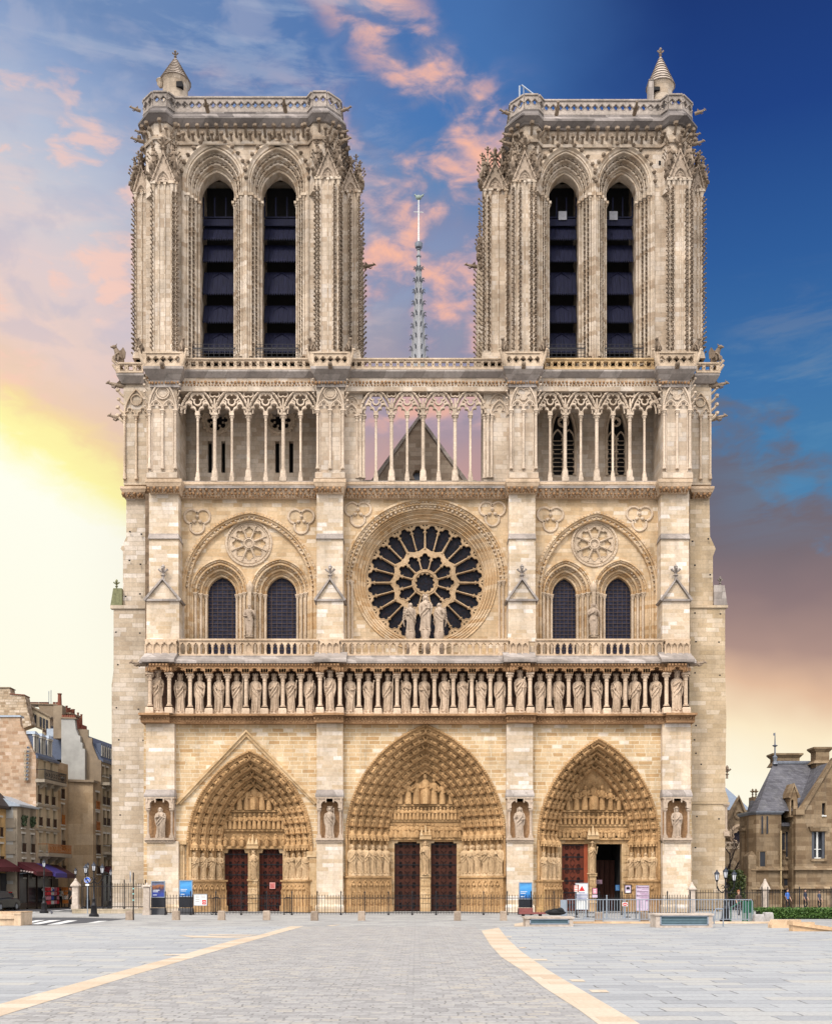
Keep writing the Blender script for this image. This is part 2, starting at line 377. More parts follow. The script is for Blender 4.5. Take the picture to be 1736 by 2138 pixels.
ST_SIDE = stone('stone_side_mass', [(0, (.41,.34,.24)), (.35, (.475,.41,.305)), (.7, (.525,.465,.365)), (1, (.60,.56,.48))], (.33,.28,.215), bw=.95, bh=.33, mamt=.65, streak=.4, damt=.42, ms=.016)
ST_SIDE2 = stone('stone_side_mass_warm', [(0, (.42,.335,.205)), (.35, (.475,.385,.25)), (.7, (.515,.43,.295)), (1, (.58,.51,.385))], (.36,.285,.19), bw=.95, bh=.33, mamt=.6, streak=.36, damt=.38, ms=.016)
ST_CARVE = stone('stone_carved', [(0, (.34,.26,.17)), (.5, (.52,.43,.31)), (1, (.60,.52,.40))], (.5,.4,.3), blocks=False, streak=.35, damt=.5, bump=.6)
ST_GOLD = stone('stone_golden', [(0, (.29,.17,.07)), (.5, (.475,.312,.148)), (1, (.60,.435,.235))], (.5,.4,.3), blocks=False, streak=.45, damt=.7, bump=.7, dirt=(.10,.052,.02))
ST_GOLDB = stone('stone_golden_blocks', [(0, (.44,.30,.15)), (.5, (.54,.40,.22)), (1, (.62,.48,.29))], (.56,.42,.24), mamt=.5, streak=.3, damt=.35, dirt=(.16,.09,.04))
ST_GREY = stone('stone_weathered', [(0, (.24,.22,.195)), (.5, (.31,.285,.255)), (1, (.40,.375,.34))], (.2,.18,.16), bw=1.1, bh=.5, ms=.014, streak=.55, damt=.5, dirt=(.07,.065,.06))
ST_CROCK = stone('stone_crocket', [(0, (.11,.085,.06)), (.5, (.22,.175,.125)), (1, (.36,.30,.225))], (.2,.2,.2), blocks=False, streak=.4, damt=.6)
ST_FRIEZE = stone('stone_frieze', [(0, (.20,.11,.05)), (.5, (.33,.20,.10)), (1, (.43,.30,.175))], (.2,.2,.2), blocks=False, streak=.4, damt=.55, bump=.8, dirt=(.12,.07,.035))
ST_STAT = stone('stone_statue', [(0, (.42,.31,.20)), (.5, (.58,.47,.34)), (1, (.66,.56,.43))], (.5,.4,.3), blocks=False, streak=.35, damt=.35, bump=.5, dirt=(.22,.14,.08))
ST_STATW = stone('stone_statue_white', [(0, (.33,.265,.195)), (.5, (.45,.375,.285)), (1, (.53,.45,.355))], (.5,.4,.3), blocks=False, streak=.3, damt=.35, bump=.5, dirt=(.2,.15,.1))
ST_STATG = stone('stone_statue_golden', [(0, (.40,.28,.145)), (.5, (.56,.42,.245)), (1, (.64,.51,.33))], (.5,.4,.3), blocks=False, streak=.3, damt=.35, bump=.5, dirt=(.18,.10,.045))
ST_RED = stone('stone_niche_shaded', [(0, (.05,.026,.018)), (.5, (.085,.046,.03)), (1, (.12,.066,.042))], (.06,.04,.03), streak=.3)  # recess shade of the kings' niches put into this dark colour
ST_DARK = stone('stone_grimy', [(0, (.14,.10,.065)), (.5, (.21,.155,.10)), (1, (.30,.23,.16))], (.17,.13,.09), streak=.5, damt=.5)
M_DARK = plain('dark_interior', (.012,.011,.012), .9)  # near-black colour standing in for the shade inside openings
M_LOUV = plain('slate_blue_boards', (.009,.010,.027), .65, var=.8, scale=3, stretch=(9,1,.35), bump=.4, spec=.1)
M_IRON = plain('black_iron', (.018,.017,.02), .45, .6, spec=.5)
M_STEEL = plain('grey_steel', (.30,.34,.40), .4, .5, var=.12)
M_LEAD = plain('lead_sheet', (.16,.175,.21), .5, .3, var=.35, scale=1.6, stretch=(3,3,.5))
M_SLATE = None
# ================= the cathedral =================
CATH = empty('cathedral', (X(874), 0, 0), 'pale limestone gothic cathedral with twin square bell towers, rose window and three portals', 'cathedral')
def part(name, mb, mat, parent=None, smooth=35, label=None):
 o = mb.build(name, mat, parent or CATH, smooth)
 if label: o['label'] = label
 return o
def grp(name, parent=None, label=None):
 return empty(name, (0, 0, 0) if False else tuple(world_of(parent or CATH)), label, None, None, parent or CATH)
def PZ(pts, y=0.0): return [(X(a, y), Z(b, y)) for a, b in pts]
# ---- small carved figures, crockets, foliage ----
def minifig(mb, x, y, z, h, ang=0.0, wide=1.0, seat=False, n=6):
 i0 = len(mb.v); j = U(.92, 1.08)
 prof = [(.15,0,.12),(.165,.12,.13),(.13,.42,.12),(.15,.60,.12),(.165,.72,.11),(.075,.79,.07)]
 if seat: prof = [(.19,0,.26),(.21,.18,.28),(.20,.42,.27),(.15,.50,.13),(.17,.72,.12),(.075,.80,.07)]
 vs = []; fs = []; ph = U(0, 6)
 for r, v, d in prof:
  for k in range(n): a = 2*pi*k/n + ph; vs.append((r*wide*j*cos(a)*h, d*sin(a)*h*j, v*h))
 for i in range(len(prof)-1):
  for k in range(n): k2 = (k+1) % n; fs.append((i*n+k, i*n+k2, (i+1)*n+k2, (i+1)*n+k))
 mb.add(vs, fs); mb.blob(U(-.02,.02)*h, -.03*h, .88*h, .075*h, .085*h, .105*h, 6, 4)
 for s in (-1, 1): mb.tube([(s*.15*h, 0, .68*h), (s*U(.15,.19)*h, -.07*h, .52*h), (s*U(-.02,.1)*h, -.15*h, U(.48,.62)*h)], [.05*h, .05*h, .035*h], 5)
 c, sn = cos(ang), sin(ang)
 for i in range(i0, len(mb.v)):
  a, b, q = mb.v[i]; mb.v[i] = (x + a*c - q*sn, y + b, z + a*sn + q*c)
def figarc(mb, pts, y, h, pitch, r0=0.0):
 """carved figures climbing both sides of an arch (pts run right to left)"""
 m = len(pts)//2
 for half in (pts[:m+1], list(reversed(pts[m:]))):
  q = resamp(half, pitch)
  for (a, b) in zip(q, q[1:]):
   ang = atan2(-(b[0]-a[0]), b[1]-a[1])
   minifig(mb, a[0], y, a[1], h, ang, n=5)
   # little canopy over each
   c = (a[0] + (b[0]-a[0])*.93, a[1] + (b[1]-a[1])*.93)
   i0 = len(mb.v); mb.fr(-.13*h/.6, .13*h/.6, -.14, .1, 0, -.2*h/.6, .2*h/.6, -.2, .1, .09)
   cc, ss = cos(ang), sin(ang)
   for i in range(i0, len(mb.v)): p = mb.v[i]; mb.v[i] = (c[0] + p[0]*cc - p[2]*ss, y + p[1], c[1] + p[0]*ss + p[2]*cc)
def bumps(mb, pts, y, step, r, ry=None, j=.25, n=5):
 for q in resamp(pts, step):
  k = U(1-j, 1+j); mb.blob(q[0]+U(-.2,.2)*r, y, q[1]+U(-.2,.2)*r, r*k, (ry or r)*k, r*k*U(.8,1.1), n, 3)
def crocket(mb, x, y, z, s, dx=0.0, dy=-1.0):
 """curled leaf on a stalk, springing out along (dx,dy)"""
 mb.tube([(x, y, z-.9*s), (x+dx*.55*s, y+dy*.55*s, z-.45*s), (x+dx*.95*s, y+dy*.95*s, z+.1*s)], [.22*s, .2*s, .16*s], 4)
 mb.blob(x+dx*1.0*s, y+dy*1.0*s, z+.15*s, .42*s, .42*s, .36*s, 5, 3, .15)
def crocket_line(mb, x, y, z0, z1, step, s, dx=0.0, dy=-1.0):
 z = z0 + U(0, .4)*step
 while z < z1: crocket(mb, x, y, z, s*U(.85, 1.1), dx, dy); z += step*U(.94, 1.06)
def finial(mb, x, y, z, h):
 """fleuron: stalk, knop and a cross of leaves"""
 mb.lathe(x, y, [(.09*h,z),(.07*h,z+.25*h),(.16*h,z+.32*h),(.07*h,z+.40*h),(.06*h,z+.62*h),(.13*h,z+.86*h),(.03*h,z+h)], 6)
 for a in range(4):
  c, s = cos(a*pi/2), sin(a*pi/2)
  mb.tube([(x, y, z+.52*h), (x+c*.16*h, y+s*.16*h, z+.60*h), (x+c*.27*h, y+s*.27*h, z+.72*h)], [.07*h, .06*h, .08*h], 5)
def column(mb, x, y, z0, z1, r, n=10, cap=None, base=None, sq=True):
 """shaft with moulded base and leafy capital"""
 c = cap or r*2.6; b = base or r*2.4
 if sq: mb.box(x-r*1.7, x+r*1.7, y-r*1.7, y+r*1.7, z0, z0+b*.45)
 mb.lathe(x, y, [(r*1.55,z0+b*.45),(r*1.62,z0+b*.58),(r*1.25,z0+b*.7),(r*1.4,z0+b*.85),(r,z0+b),(r*.97,z1-c),(r*1.25,z1-c*.96),(r*1.0,z1-c*.86),(r*1.15,z1-c*.6),(r*1.75,z1-c*.28)], n)
 for k in range(6):
  a = k*pi/3; mb.blob(x+r*1.55*cos(a), y+r*1.55*sin(a), z1-c*.45, r*.42, r*.42, r*.5, 5, 3)
 mb.box(x-r*1.9, x+r*1.9, y-r*1.9, y+r*1.9, z1-c*.26, z1)
def gargoyle(name, p, d, l, parent, label=None):
 """beast leaning out along the horizontal unit vector d"""
 mb = MB(); x, y, z = p; dx, dy = d
 q = lambda t, h: (x+dx*t*l, y+dy*t*l, z+h*l)
 mb.tube([q(-.1,0), q(.25,.0), q(.5,.04), q(.72,.08), q(.85,.10)], [.15*l,.15*l,.12*l,.09*l,.075*l], 7)
 mb.blob(*q(.90,.13), .10*l, .10*l, .085*l, 7, 5); mb.tube([q(.92,.12), q(1.04,.07)], [.065*l,.04*l], 6)
 for s in (-1, 1):
  ex, ey = -dy*s, dx*s
  mb.tube([(q(.86,.2)[0]+ex*.04*l, q(.86,.2)[1]+ey*.04*l, q(.86,.2)[2]-.02*l), (q(.82,.28)[0]+ex*.08*l, q(.82,.28)[1]+ey*.08*l, q(.82,.28)[2])], [.03*l,.008*l], 4)
  mb.tube([(q(.45,-.02)[0]+ex*.1*l, q(.45,-.02)[1]+ey*.1*l, q(.45,-.02)[2]), (q(.55,-.1)[0]+ex*.14*l, q(.55,-.1)[1]+ey*.14*l, q(.55,-.1)[2]), (q(.72,-.06)[0]+ex*.1*l, q(.72,-.06)[1]+ey*.1*l, q(.72,-.06)[2])], [.05*l,.045*l,.035*l], 5)
  mb.add([(q(.15,.1)[0]+ex*.1*l, q(.15,.1)[1]+ey*.1*l, q(.15,.1)[2]), (q(.45,.1)[0]+ex*.1*l, q(.45,.1)[1]+ey*.1*l, q(.45,.08)[2]), (q(.2,.38)[0]+ex*.2*l, q(.2,.38)[1]+ey*.2*l, q(.2,.30)[2])], [(0,1,2)])
 return part(name, mb, ST_CROCK, parent, 60, label)
BUT = [(311, 372.4), (661, 715.5), (1062, 1117), (1379, 1437.6)]     # upper buttress fronts
BUT1 = [(304.5, 364), (661, 715.6), (1057, 1112), (1382, 1441)]     # below the kings
# ---- level 1: portal wall ----
PORT = [dict(cx=521, w=131, zs=1763, ap=1566, wi=69, k=4), dict(cx=888, w=167, zs=1749, ap=1512, wi=80, k=6), dict(cx=1249, w=128, zs=1753.6, ap=1540, wi=78, k=4)]
PD = 2.3     # depth of the tympana
for p in PORT:
 p['C'] = X(p['cx']); p['W'] = p['w']*S(); p['ZS'] = Z(p['zs']); p['Hh'] = Z(p['ap']) - p['ZS']; p['T'] = (p['w'] - p['wi'])*S()
o = [(X(300), 0)]
for p in PORT: o += list(reversed(archp(p['C'], p['W'], p['ZS'], p['Hh'], 0, 14, 0.0)))
o += [(X(1443), 0), (X(1443), Z(1500)), (X(300), Z(1500))]
part('portal_wall', MB().plate(o, [], 0, 1.3), ST_LOW)
# core of the building behind the fronts, so that no daylight leaks in
core = MB()
for a, b in ((300, 372), (662, 716), (1060, 1115), (1380, 1443)): core.box(X(a)+.02, X(b)-.02, 1.25, 12, 0, Z(1500))
core.box(X(300)+.02, X(1443)-.02, 3.2, 13, Z(1753, 3), Z(1400)); core.box(X(300)+.02, X(1443)-.02, 9, 13, 0, Z(1500))
part('inner_mass', core, ST_DARK)
WOOD = plain('old_red_oak', (.060,.014,.008), .6, spec=.15, var=.55, scale=2.5, stretch=(9,9,.8), bump=.3)
WOODD = plain('old_dark_oak', (.05,.017,.011), .6, spec=.15, var=.5, scale=2.5, stretch=(9,9,.8), bump=.3)
WOODR = plain('red_oak', (.105,.023,.011), .55, spec=.2, var=.4, scale=2.5, stretch=(9,9,.8), bump=.3)
def spiral(mb, cx, cz, r, y, s=1, turns=1.6, a0=0.0, w=.03):
 pts = [(cx + s*r*(1-t*.85)*cos(a0 + turns*2*pi*t), cz + r*(1-t*.85)*sin(a0 + turns*2*pi*t)) for t in [i/18 for i in range(19)]]
 mb.roll(pts, w, y, 4)
def door_leaf(name, x0, x1, z0, z1, y, wood, parent, label=None, dens=6):
 d = MB(); n = 5; w = (x1-x0)/n
 for i in range(n): d.box(x0+w*i+.006, x0+w*(i+1)-.006, y, y+.12, z0, z1)
 d.box(x0, x1, y+.04, y+.16, z0, z1)
 o = part(name, d, wood, parent, 0, label)
 i_ = MB(); h = z1 - z0; W = x1 - x0; cx = (x0+x1)/2
 for q in range(dens):
  zc = z0 + h*(q+.5)/dens; i_.box(x0+.04, x1-.04, y-.035, y, zc-.04, zc+.04); r = min(h/dens*.43, W*.25)
  for sx in (-1, 1):
   for sz in (-1, 1):
    rr = r*(.98 if q % 2 else .72); spiral(i_, cx + sx*W*.25, zc + sz*rr*.5, rr*.5, y-.02, sx*1.0, 1.7, -sz*pi/2, .022); i_.tube([(cx+sx*W*.04, y-.02, zc), (cx+sx*W*.02, y-.02, zc+sz*r*.5), (cx+sx*W*.09, y-.02, zc+sz*r*.85)], .02, 4)
  for k in range(5): i_.blob(x0 + W*(k+.5)/5, y-.03, zc, .04, .03, .05, 5, 3)
 i_.build('strap_hinge', M_IRON, o); return o
def portal(idx, p, doors, ztop, zbot, trum, rows, js, door_fn):
 G = grp('portal'); C, W, ZS, Hh, T = p['C'], p['W'], p['ZS'], p['Hh'], p['T']; k = p['k']
 path = lambda t: archp(C, W, ZS, Hh, t, 16, 0.0)
 a = MB(); a.sweep(path, [(-.02, -.03), (0, -.12), (.14, -.14), (.16, .0)] + orders(.17, T, .05, PD, k, .05) + [(T, PD+.3)])
 part('archivolt', a, ST_GOLD, G, 40)
 f = MB(); dt = (T-.17)/k; dy = (PD-.05)/k
 for i in range(k):
  arc = archp(C, W, ZS, Hh, .17 + dt*(i+.55), 24)
  figarc(f, arc, .0 + dy*(i+.12), .66 if idx == 1 else .62, .80 if idx == 1 else .76)
 bumps(f, archp(C, W, ZS, Hh, .08, 30), -.15, .16, .07)
 part('archivolt_carving', f, ST_GOLD, G, 60)
 # tympanum
 ty = MB(); inner = archp(C, W, ZS, Hh, T-.04, 16, ZS-.2); ty.plate(inner, [], PD+.12, PD+.5)
 yb = PD + .12
 for (pz0, pz1, half, n, kind) in rows:
  z0, z1 = Z(pz0, PD), Z(pz1, PD); xc = X(868 + (p['cx']-868)*75/(75+PD), PD); hw = half*S(PD)
  ty.box(xc-hw-.05, xc+hw+.05, yb-.22, yb+.02, z0-.14, z0)
  if kind == 'band':
   ty.box(xc-hw, xc+hw, yb-.12, yb, z0, z1);
   for q in range(n): minifig(ty, xc-hw+2*hw*(q+.5)/n+U(-.05,.05), yb-.20, z0+.02, (z1-z0)*U(.82,.95), U(-.12,.12), 1.15, q % 3 == 0, 6)
  else:
   for q in range(n):
    t = (q+.5)/n*2-1; hh = (z1-z0)*(1.0 - .42*abs(t)) if kind == 'peak' else (z1-z0)*U(.86,.95)
    minifig(ty, xc+hw*t, yb-.24, z0, hh, 0, .9, kind == 'peak' and abs(t) < .1 or kind == 'seat', 8)
    ty.tube([(xc+hw*t, yb-.02, z0+hh*.88), (xc+hw*t, yb-.06, z0+hh*.88)], hh*.15, 10)
 part('tympanum', ty, ST_GOLD, G, 50)
 # jamb blocks beside the doors, lintel, trumeau, threshold
 y = PD + .1
 xi0, xi1 = C - W + T, C + W - T
 (a0, a1), (b0, b1) = doors
 fr = MB(); zt = Z(ztop, y)
 fr.box(xi0-.1, X(a0, y), y-.02, y+.6, 0, zt+.02); fr.box(X(b1, y), xi1+.1, y-.02, y+.6, 0, zt+.02)
 for e, s in ((X(a0, y), 1), (X(a1, y), -1), (X(b0, y), 1), (X(b1, y), -1)):
  fr.prz([(0,0)]*0 or [(e, y), (e + s*.22, y), (e + s*.22, y+.5), (e, y+.5)], zt-.28, zt+.01, [(e, y), (e + s*.3, y), (e + s*.3, y+.5), (e, y+.5)])
 for e0, e1 in ((xi0-.05, X(a0, y)), (X(b1, y), xi1+.05)):
  for q in range(7): fr.box(e0+.06, e1-.06, y-.06, y, .9 + q*.52, .9 + q*.52 + .42); minifig(fr, (e0+e1)/2, y-.06, .94+q*.52, .36, 0, 1, False, 5)
 fr.box(xi0-.1, xi1+.1, y-.1, y+.6, zt, Z(p['zs'], y)+.05 if False else zt+.22)
 part('door_frame', fr, ST_GOLDB, G)
 tr = MB(); tx0, tx1 = X(a1, y), X(b0, y); tm = (tx0+tx1)/2; tw = tx1-tx0
 tr.box(tx0, tx1, y-.1, y+.5, 0, zt); tr.box(tm-tw*.42, tm+tw*.42, y-.45, y-.1, 0, Z(trum[1], y)-.12); tr.box(tm-tw*.5, tm+tw*.5, y-.55, y-.08, Z(trum[1], y)-.14, Z(trum[1], y))
 for q in range(3):
  zz = .7 + q*.62
  for sx in (-1, 1): minifig(tr, tm+sx*tw*.2, y-.46, zz, .5, 0, 1, False, 5)
  tr.box(tm-tw*.45, tm+tw*.45, y-.5, y-.1, zz-.1, zz)
 # canopy above the trumeau figure
 zc = Z(trum[0], y)+.12; tr.prz([(tm-.42, y-.6), (tm+.42, y-.6), (tm+.42, y), (tm-.42, y)], zc, zc+.28)
 for q in (-1, 0, 1): tr.fr(tm+q*.27-.13, tm+q*.27+.13, y-.66, y-.1, zc+.28, tm+q*.27-.02, tm+q*.27+.02, y-.4, y-.36, zc+.28+(.75 if q == 0 else .5))
 part('trumeau', tr, ST_GOLDB, G)
 door_fn(G, X(a0, y)-.02, X(a1, y)+.02, X(b0, y)-.02, X(b1, y)+.02, zt, y+.28)
 # splayed jambs: plinth with blind arcade, canopies over the column figures
 (jz0, jz1) = js
 for s in (-1, 1):
  xo, xi = C + s*(W-.02), C + s*(W-T)
  pl = MB(); zp = Z(jz1, 1)-.02
  def off(t, d):  # point along the splay t in 0..1, d metres toward the nave axis / viewer
   l = hypot(T, PD); return (xo + (xi-xo)*t - s*d*PD/l*1.0, PD*t - d*T/l)
  pl.prz([off(-.02, -.1), off(-.02, .42), off(1.0, .42), off(1.0, -.1)], 0, zp-.12)
  pl.prz([off(-.05, -.1), off(-.05, .52), off(1.02, .52), off(1.02, -.1)], zp-.12, zp)
  pl.prz([off(-.05, -.1), off(-.05, .55), off(1.02, .55), off(1.02, -.1)], 0, .42)
  n = 7 if idx == 1 else 6
  for q in range(n+1):
   c = off(.02 + .96*q/n, .46); pl.lathe(c[0], c[1], [(.07,.42),(.05,.5),(.05,zp-.9),(.09,zp-.75)], 6)
  for q in range(n):
   m = off(.02 + .96*(q+.5)/n, .45); l = hypot(T, PD)*.96/n
   e0, e1 = off(.02+.96*q/n, .46), off(.02+.96*(q+1)/n, .46)
   pts = [(e0[0], e0[1], zp-.75), (e0[0]*.75+e1[0]*.25, e0[1]*.75+e1[1]*.25, zp-.45), (m[0], m[1], zp-.30), (e0[0]*.25+e1[0]*.75, e0[1]*.25+e1[1]*.75, zp-.45), (e1[0], e1[1], zp-.75)]
   pl.tube(pts, .045, 5); pl.blob(m[0], m[1], zp-.62, .13, .13, .13, 8, 4)
   if idx == 1:
    for zz in (.75, 1.25): pl.tube([(m[0]+.15*cos(t*pi/4), m[1]-.04, zz+.2*sin(t*pi/4)) for t in range(9)], .03, 4); minifig(pl, m[0], m[1]-.02, zz-.14, .3, 0, 1, False, 5)
  part('jamb_plinth', pl, ST_GOLD, G, 40)
  ca = MB(); zc = Z(jz0, 1)+.12
  ns = 6 if idx == 1 else 4
  for q in range(ns):
   c = off((q+.5)/ns*.94+.02, .26); ca.lathe(c[0], c[1], [(.20,zc-.02),(.30,zc+.08),(.30,zc+.30),(.2,zc+.36),(.04,zc+.58)], 8)
   for a_ in range(3): t = -pi/2 + (a_-1)*.9; ca.fr(c[0]+.25*cos(t)-.06, c[0]+.25*cos(t)+.06, c[1]+.25*sin(t)-.06, c[1]+.25*sin(t)+.06, zc-.06, c[0]+.25*cos(t)-.01, c[0]+.25*cos(t)+.01, c[1]+.25*sin(t)-.01, c[1]+.25*sin(t)+.01, zc+.3)
  part('canopy', ca, ST_GOLD, G, 40)
  p.setdefault('spots', []).append([off((q+.5)/ns*.94+.02, .26) + (zp,) for q in range(ns)])
 return G
def doors1(G, a0, a1, b0, b1, zt, y):
 door_leaf('door', a0, a1, .05, zt, y, WOOD, G); d = door_leaf('door', b0, b1, .05, zt, y, WOOD, G)
 m = MB(); xc = X(569, y); m.box(xc-.2, xc+.2, y-.10, y-.05, Z(1856, y), Z(1843, y)-.0); o = m.build('notice', plain('pink_paper', (.62,.30,.28), .6, var=.1), G);
 t = MB();
 for q in range(4): t.box(xc-.15, xc+.15, y-.104, y-.101, Z(1846+q*2.4, y)-.03, Z(1846+q*2.4, y)+.02)
 t.build('notice_print', plain('red_print', (.35,.03,.03), .6), G)
def doors2(G, a0, a1, b0, b1, zt, y):
 door_leaf('door', a0, a1, .05, zt, y, WOODD, G, None, 7); door_leaf('door', b0, b1, .05, zt, y, WOODD, G, None, 7)
def doors3(G, a0, a1, b0, b1, zt, y):
 door_leaf('door', a0, a1-.28, .05, zt, y, WOODR, G, 'closed red oak door leaf covered in iron scrollwork')
 d = MB(); d.box(a1-.28, a1, y-.05, y+.9, .05, zt); part('door_edge', d, plain('bright_red_oak', (.30,.06,.02), .5, var=.3, scale=2, stretch=(6,6,.8)), G, 0)
 # porch behind the open leaf, its dimness put into the wall colour
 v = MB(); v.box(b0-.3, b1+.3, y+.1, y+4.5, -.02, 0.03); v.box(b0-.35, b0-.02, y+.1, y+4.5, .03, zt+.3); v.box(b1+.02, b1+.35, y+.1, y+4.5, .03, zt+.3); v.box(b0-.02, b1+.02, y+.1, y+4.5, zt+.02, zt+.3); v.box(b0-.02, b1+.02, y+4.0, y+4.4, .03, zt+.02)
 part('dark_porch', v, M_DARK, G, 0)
 q = MB(); n = 5; ww = (b1-b0)/n
 for i in range(n): q.box(b0+ww*i+.02, b0+ww*(i+1)-.02, y+2.6, y+2.7, .05, zt*.72); q.box(b0+ww*i+.08, b0+ww*(i+1)-.08, y+2.55, y+2.61, .3, zt*.3); q.box(b0+ww*i+.08, b0+ww*(i+1)-.08, y+2.55, y+2.61, zt*.36, zt*.68)
 part('inner_door', q, WOODD, G, 0)
PG = [portal(0, PORT[0], ((467.8, 518), (540.4, 590.0)), 1773.4, 1905, (1776, 1836), [(1768,1738,70,8,'seat'), (1732,1694,66,13,'row'), (1692,1636,54,7,'peak')], (1778,1837), doors1),
      portal(1, PORT[1], ((823, 876.6), (899, 953)), 1752.7, 1901, (1757, 1828), [(1750,1717,76,17,'band'), (1712,1682,75,19,'row'), (1680,1615,62,7,'peak')], (1757,1829), doors2),
      portal(2, PORT[2], ((1172, 1227), (1243, 1297.5)), 1752, 1905, (1757, 1826), [(1750,1727,74,17,'band'), (1722,1695,74,15,'row'), (1692,1632,62,7,'peak')], (1770,1837), doors3)]
# gable moulding round the left portal
gm = MB(); gm.bar(PZ([(373,1676),(514.5,1532),(661,1676)]), .42, -.16, .02); gm.bar(PZ([(369,1680),(514.5,1527),(665,1680)]), .16, -.28, -.15)
gm.box(X(373), X(386), -.18, .02, 0, Z(1762)); gm.lathe(X(379), -.22, [(.15,0),(.15,.5),(.11,.55),(.11,Z(1778)),(.2,Z(1766))], 8); gm.box(X(371), X(391), -.34, .02, Z(1764), Z(1756))
gm.box(X(646), X(661), -.18, .02, 0, Z(1790)); gm.box(X(392), X(400), -.1, .02, 0, Z(1790)); gm.box(X(641), X(661), -.26, .02, Z(1790), Z(1778))
part('portal_gable', gm, ST_GOLDB, PG[0])
# buttresses, lower stage, with statue niches
NICHE = []
for i, (a, b) in enumerate(BUT1):
 B = grp('buttress'); x0, x1 = X(a, -.5), X(b, -.5); m = MB(); xc = (x0+x1)/2; hw = (x1-x0)/2
 ax = .10 if i == 0 else 0
 m.box(x0+ax, x1+ax*3, -.62, .05, .55, Z(1757, -.6)); m.box(x0-.08+ax, x1+.08+ax*3, -.80, .06, 0, .40); m.fr(x0-.08+ax, x1+.08+ax*3, -.80, .06, .40, x0+ax, x1+ax*3, -.62, .06, .55)
 m2 = MB(); m2.box(x0, x1, -.5, .05, Z(1662, -.5), Z(1500, -.5)); m2.fr(x0-.06, x1+.06, -.78, .04, Z(1662, -.5)-.15, x0, x1, -.5, .04, Z(1650, -.5))
 part('pier', m, ST_BUT, B); part('upper_pier', m2, ST_BUT, B)
 n = MB(); zt, zb = Z(1664, -.5), Z(1750, -.6)
 n.box(x0-.04, x1+.04, -.82, .03, zb-.16, zb); bumps(n, [(x0, zb-.22), (x1, zb-.22)], -.70, .13, .075); n.box(x0, x1, -.72, .02, zb-.32, zb-.16)
 n.box(x0, x0+.12, -.1, .04, zb, zt); n.box(x1-.12, x1, -.1, .04, zb, zt)
 for s in (x0+.17, x1-.17): n.box(s-.16, s+.16, -.72, -.4, zb, zb+.12); column(n, s, -.56, zb+.10, Z(1690, -.56), .075, 8, .26, .24)
 pl = [(x0, Z(1690,-.5)), (x0, zt-.14), (x1, zt-.14), (x1, Z(1690,-.5))]
 ar = trefarch(xc, hw-.30, Z(1688,-.5), 5, 1.05)
 n.plate([(x0+.02, Z(1690,-.6))] + [(x0+.02, Z(1668,-.6)), (x1-.02, Z(1668,-.6)), (x1-.02, Z(1690,-.6))] + [(q[0], max(q[1], Z(1690,-.6))) for q in ar], [], -.72, -.3)
 n.box(x0-.03, x1+.03, -.78, .03, Z(1668,-.6), Z(1668,-.6)+.16)
 for q in range(4): xx = x0+.12+(x1-x0-.24)*q/3; n.box(xx-.04, xx+.04, -.78, -.7, Z(1676,-.6), Z(1668,-.6))
 part('niche', n, ST_STATW, B)
 k = MB(); k.box(x0+.1, x1-.1, -.12, .02, zb, Z(1668,-.6)+.02); part('niche_back', k, ST_FRIEZE, B); k = MB(); k.box(x0-.07, x1+.07, -.80, .03, Z(1664,-.5)-.02, Z(1660,-.5)); k.fr(x0-.07, x1+.07, -.80, .03, Z(1660,-.5), x0-.01, x1+.01, -.52, .03, Z(1649,-.5)); part('niche_coping', k, ST_GREY, B)
 NICHE.append((xc, -.48, zb)); BUT[i] = BUT[i] + (B,)
# outer stair masses left and right
def holes_(mb, spots, y):
 for px, py in spots: a, b = X(px, y), Z(py, y); mb.box(a-.06, a+.06, y-.004, y+.05, b-.05, b+.05)  # black boxes just proud of the wall paint the holes' shade
YS = 2.6
ml = MB(); ml.plate(PZ([(234,1905+0),(233,1430),(237,1400),(237,1266),(310,1266),(310,1905)], YS), [], YS, 15)
ml.plate(PZ([(255,1266),(255,1150),(250,1143.5),(262,1120),(262,1040),(318,1040),(318,1266)], YS), [], YS+.2, 15)
ml.box(X(231,YS), X(306,YS), YS-.12, YS+.3, Z(1268,YS)-.12, Z(1266,YS)+.05)
part('stair_mass', ml, ST_SIDE, None, 0, 'greyish outer wall mass beside the left buttress')
rf = MB(); rf.add([(X(231,YS),YS-.1,Z(1266,YS)),(X(255,YS),YS-.1,Z(1266,YS)),(X(255,YS),YS-.1,Z(1229,YS)),(X(237,YS),YS-.1,Z(1229,YS)),(X(231,YS),9,Z(1266,YS)),(X(255,YS),9,Z(1266,YS)),(X(255,YS),9,Z(1229,YS)),(X(237,YS),9,Z(1229,YS))], [(0,1,2,3),(4,7,6,5),(0,3,7,4),(3,2,6,7),(1,5,6,2),(0,4,5,1)])
finial(rf, X(241,YS), YS+.3, Z(1229,YS), 22*S(YS)); part('mossy_coping', rf, plain('mossy_stone', (.17,.17,.09), .9, var=.5, scale=4), None)
mr_ = MB(); mr_.plate(PZ([(1438,1905),(1513,1905),(1513,1676),(1520,1674),(1520,1668),(1513.5,1650),(1515.5,1500),(1513,1400),(1513,1265),(1438,1265)], YS), [], YS, 15)
mr_.plate(PZ([(1430,1265),(1489,1265),(1489,1160),(1495,1144),(1483,1118),(1482,1040),(1430,1040)], YS), [], YS+.2, 15)
mr_.box(X(1438,YS), X(1518,YS), YS-.12, YS+.3, Z(1266,YS)-.12, Z(1266,YS)+.05); mr_.box(X(1438,YS), X(1522,YS), YS-.06, YS+.2, Z(1677,YS)-.07, Z(1675,YS))
part('stair_mass', mr_, ST_SIDE2, None, 0, 'warm toned outer wall mass beside the right buttress')
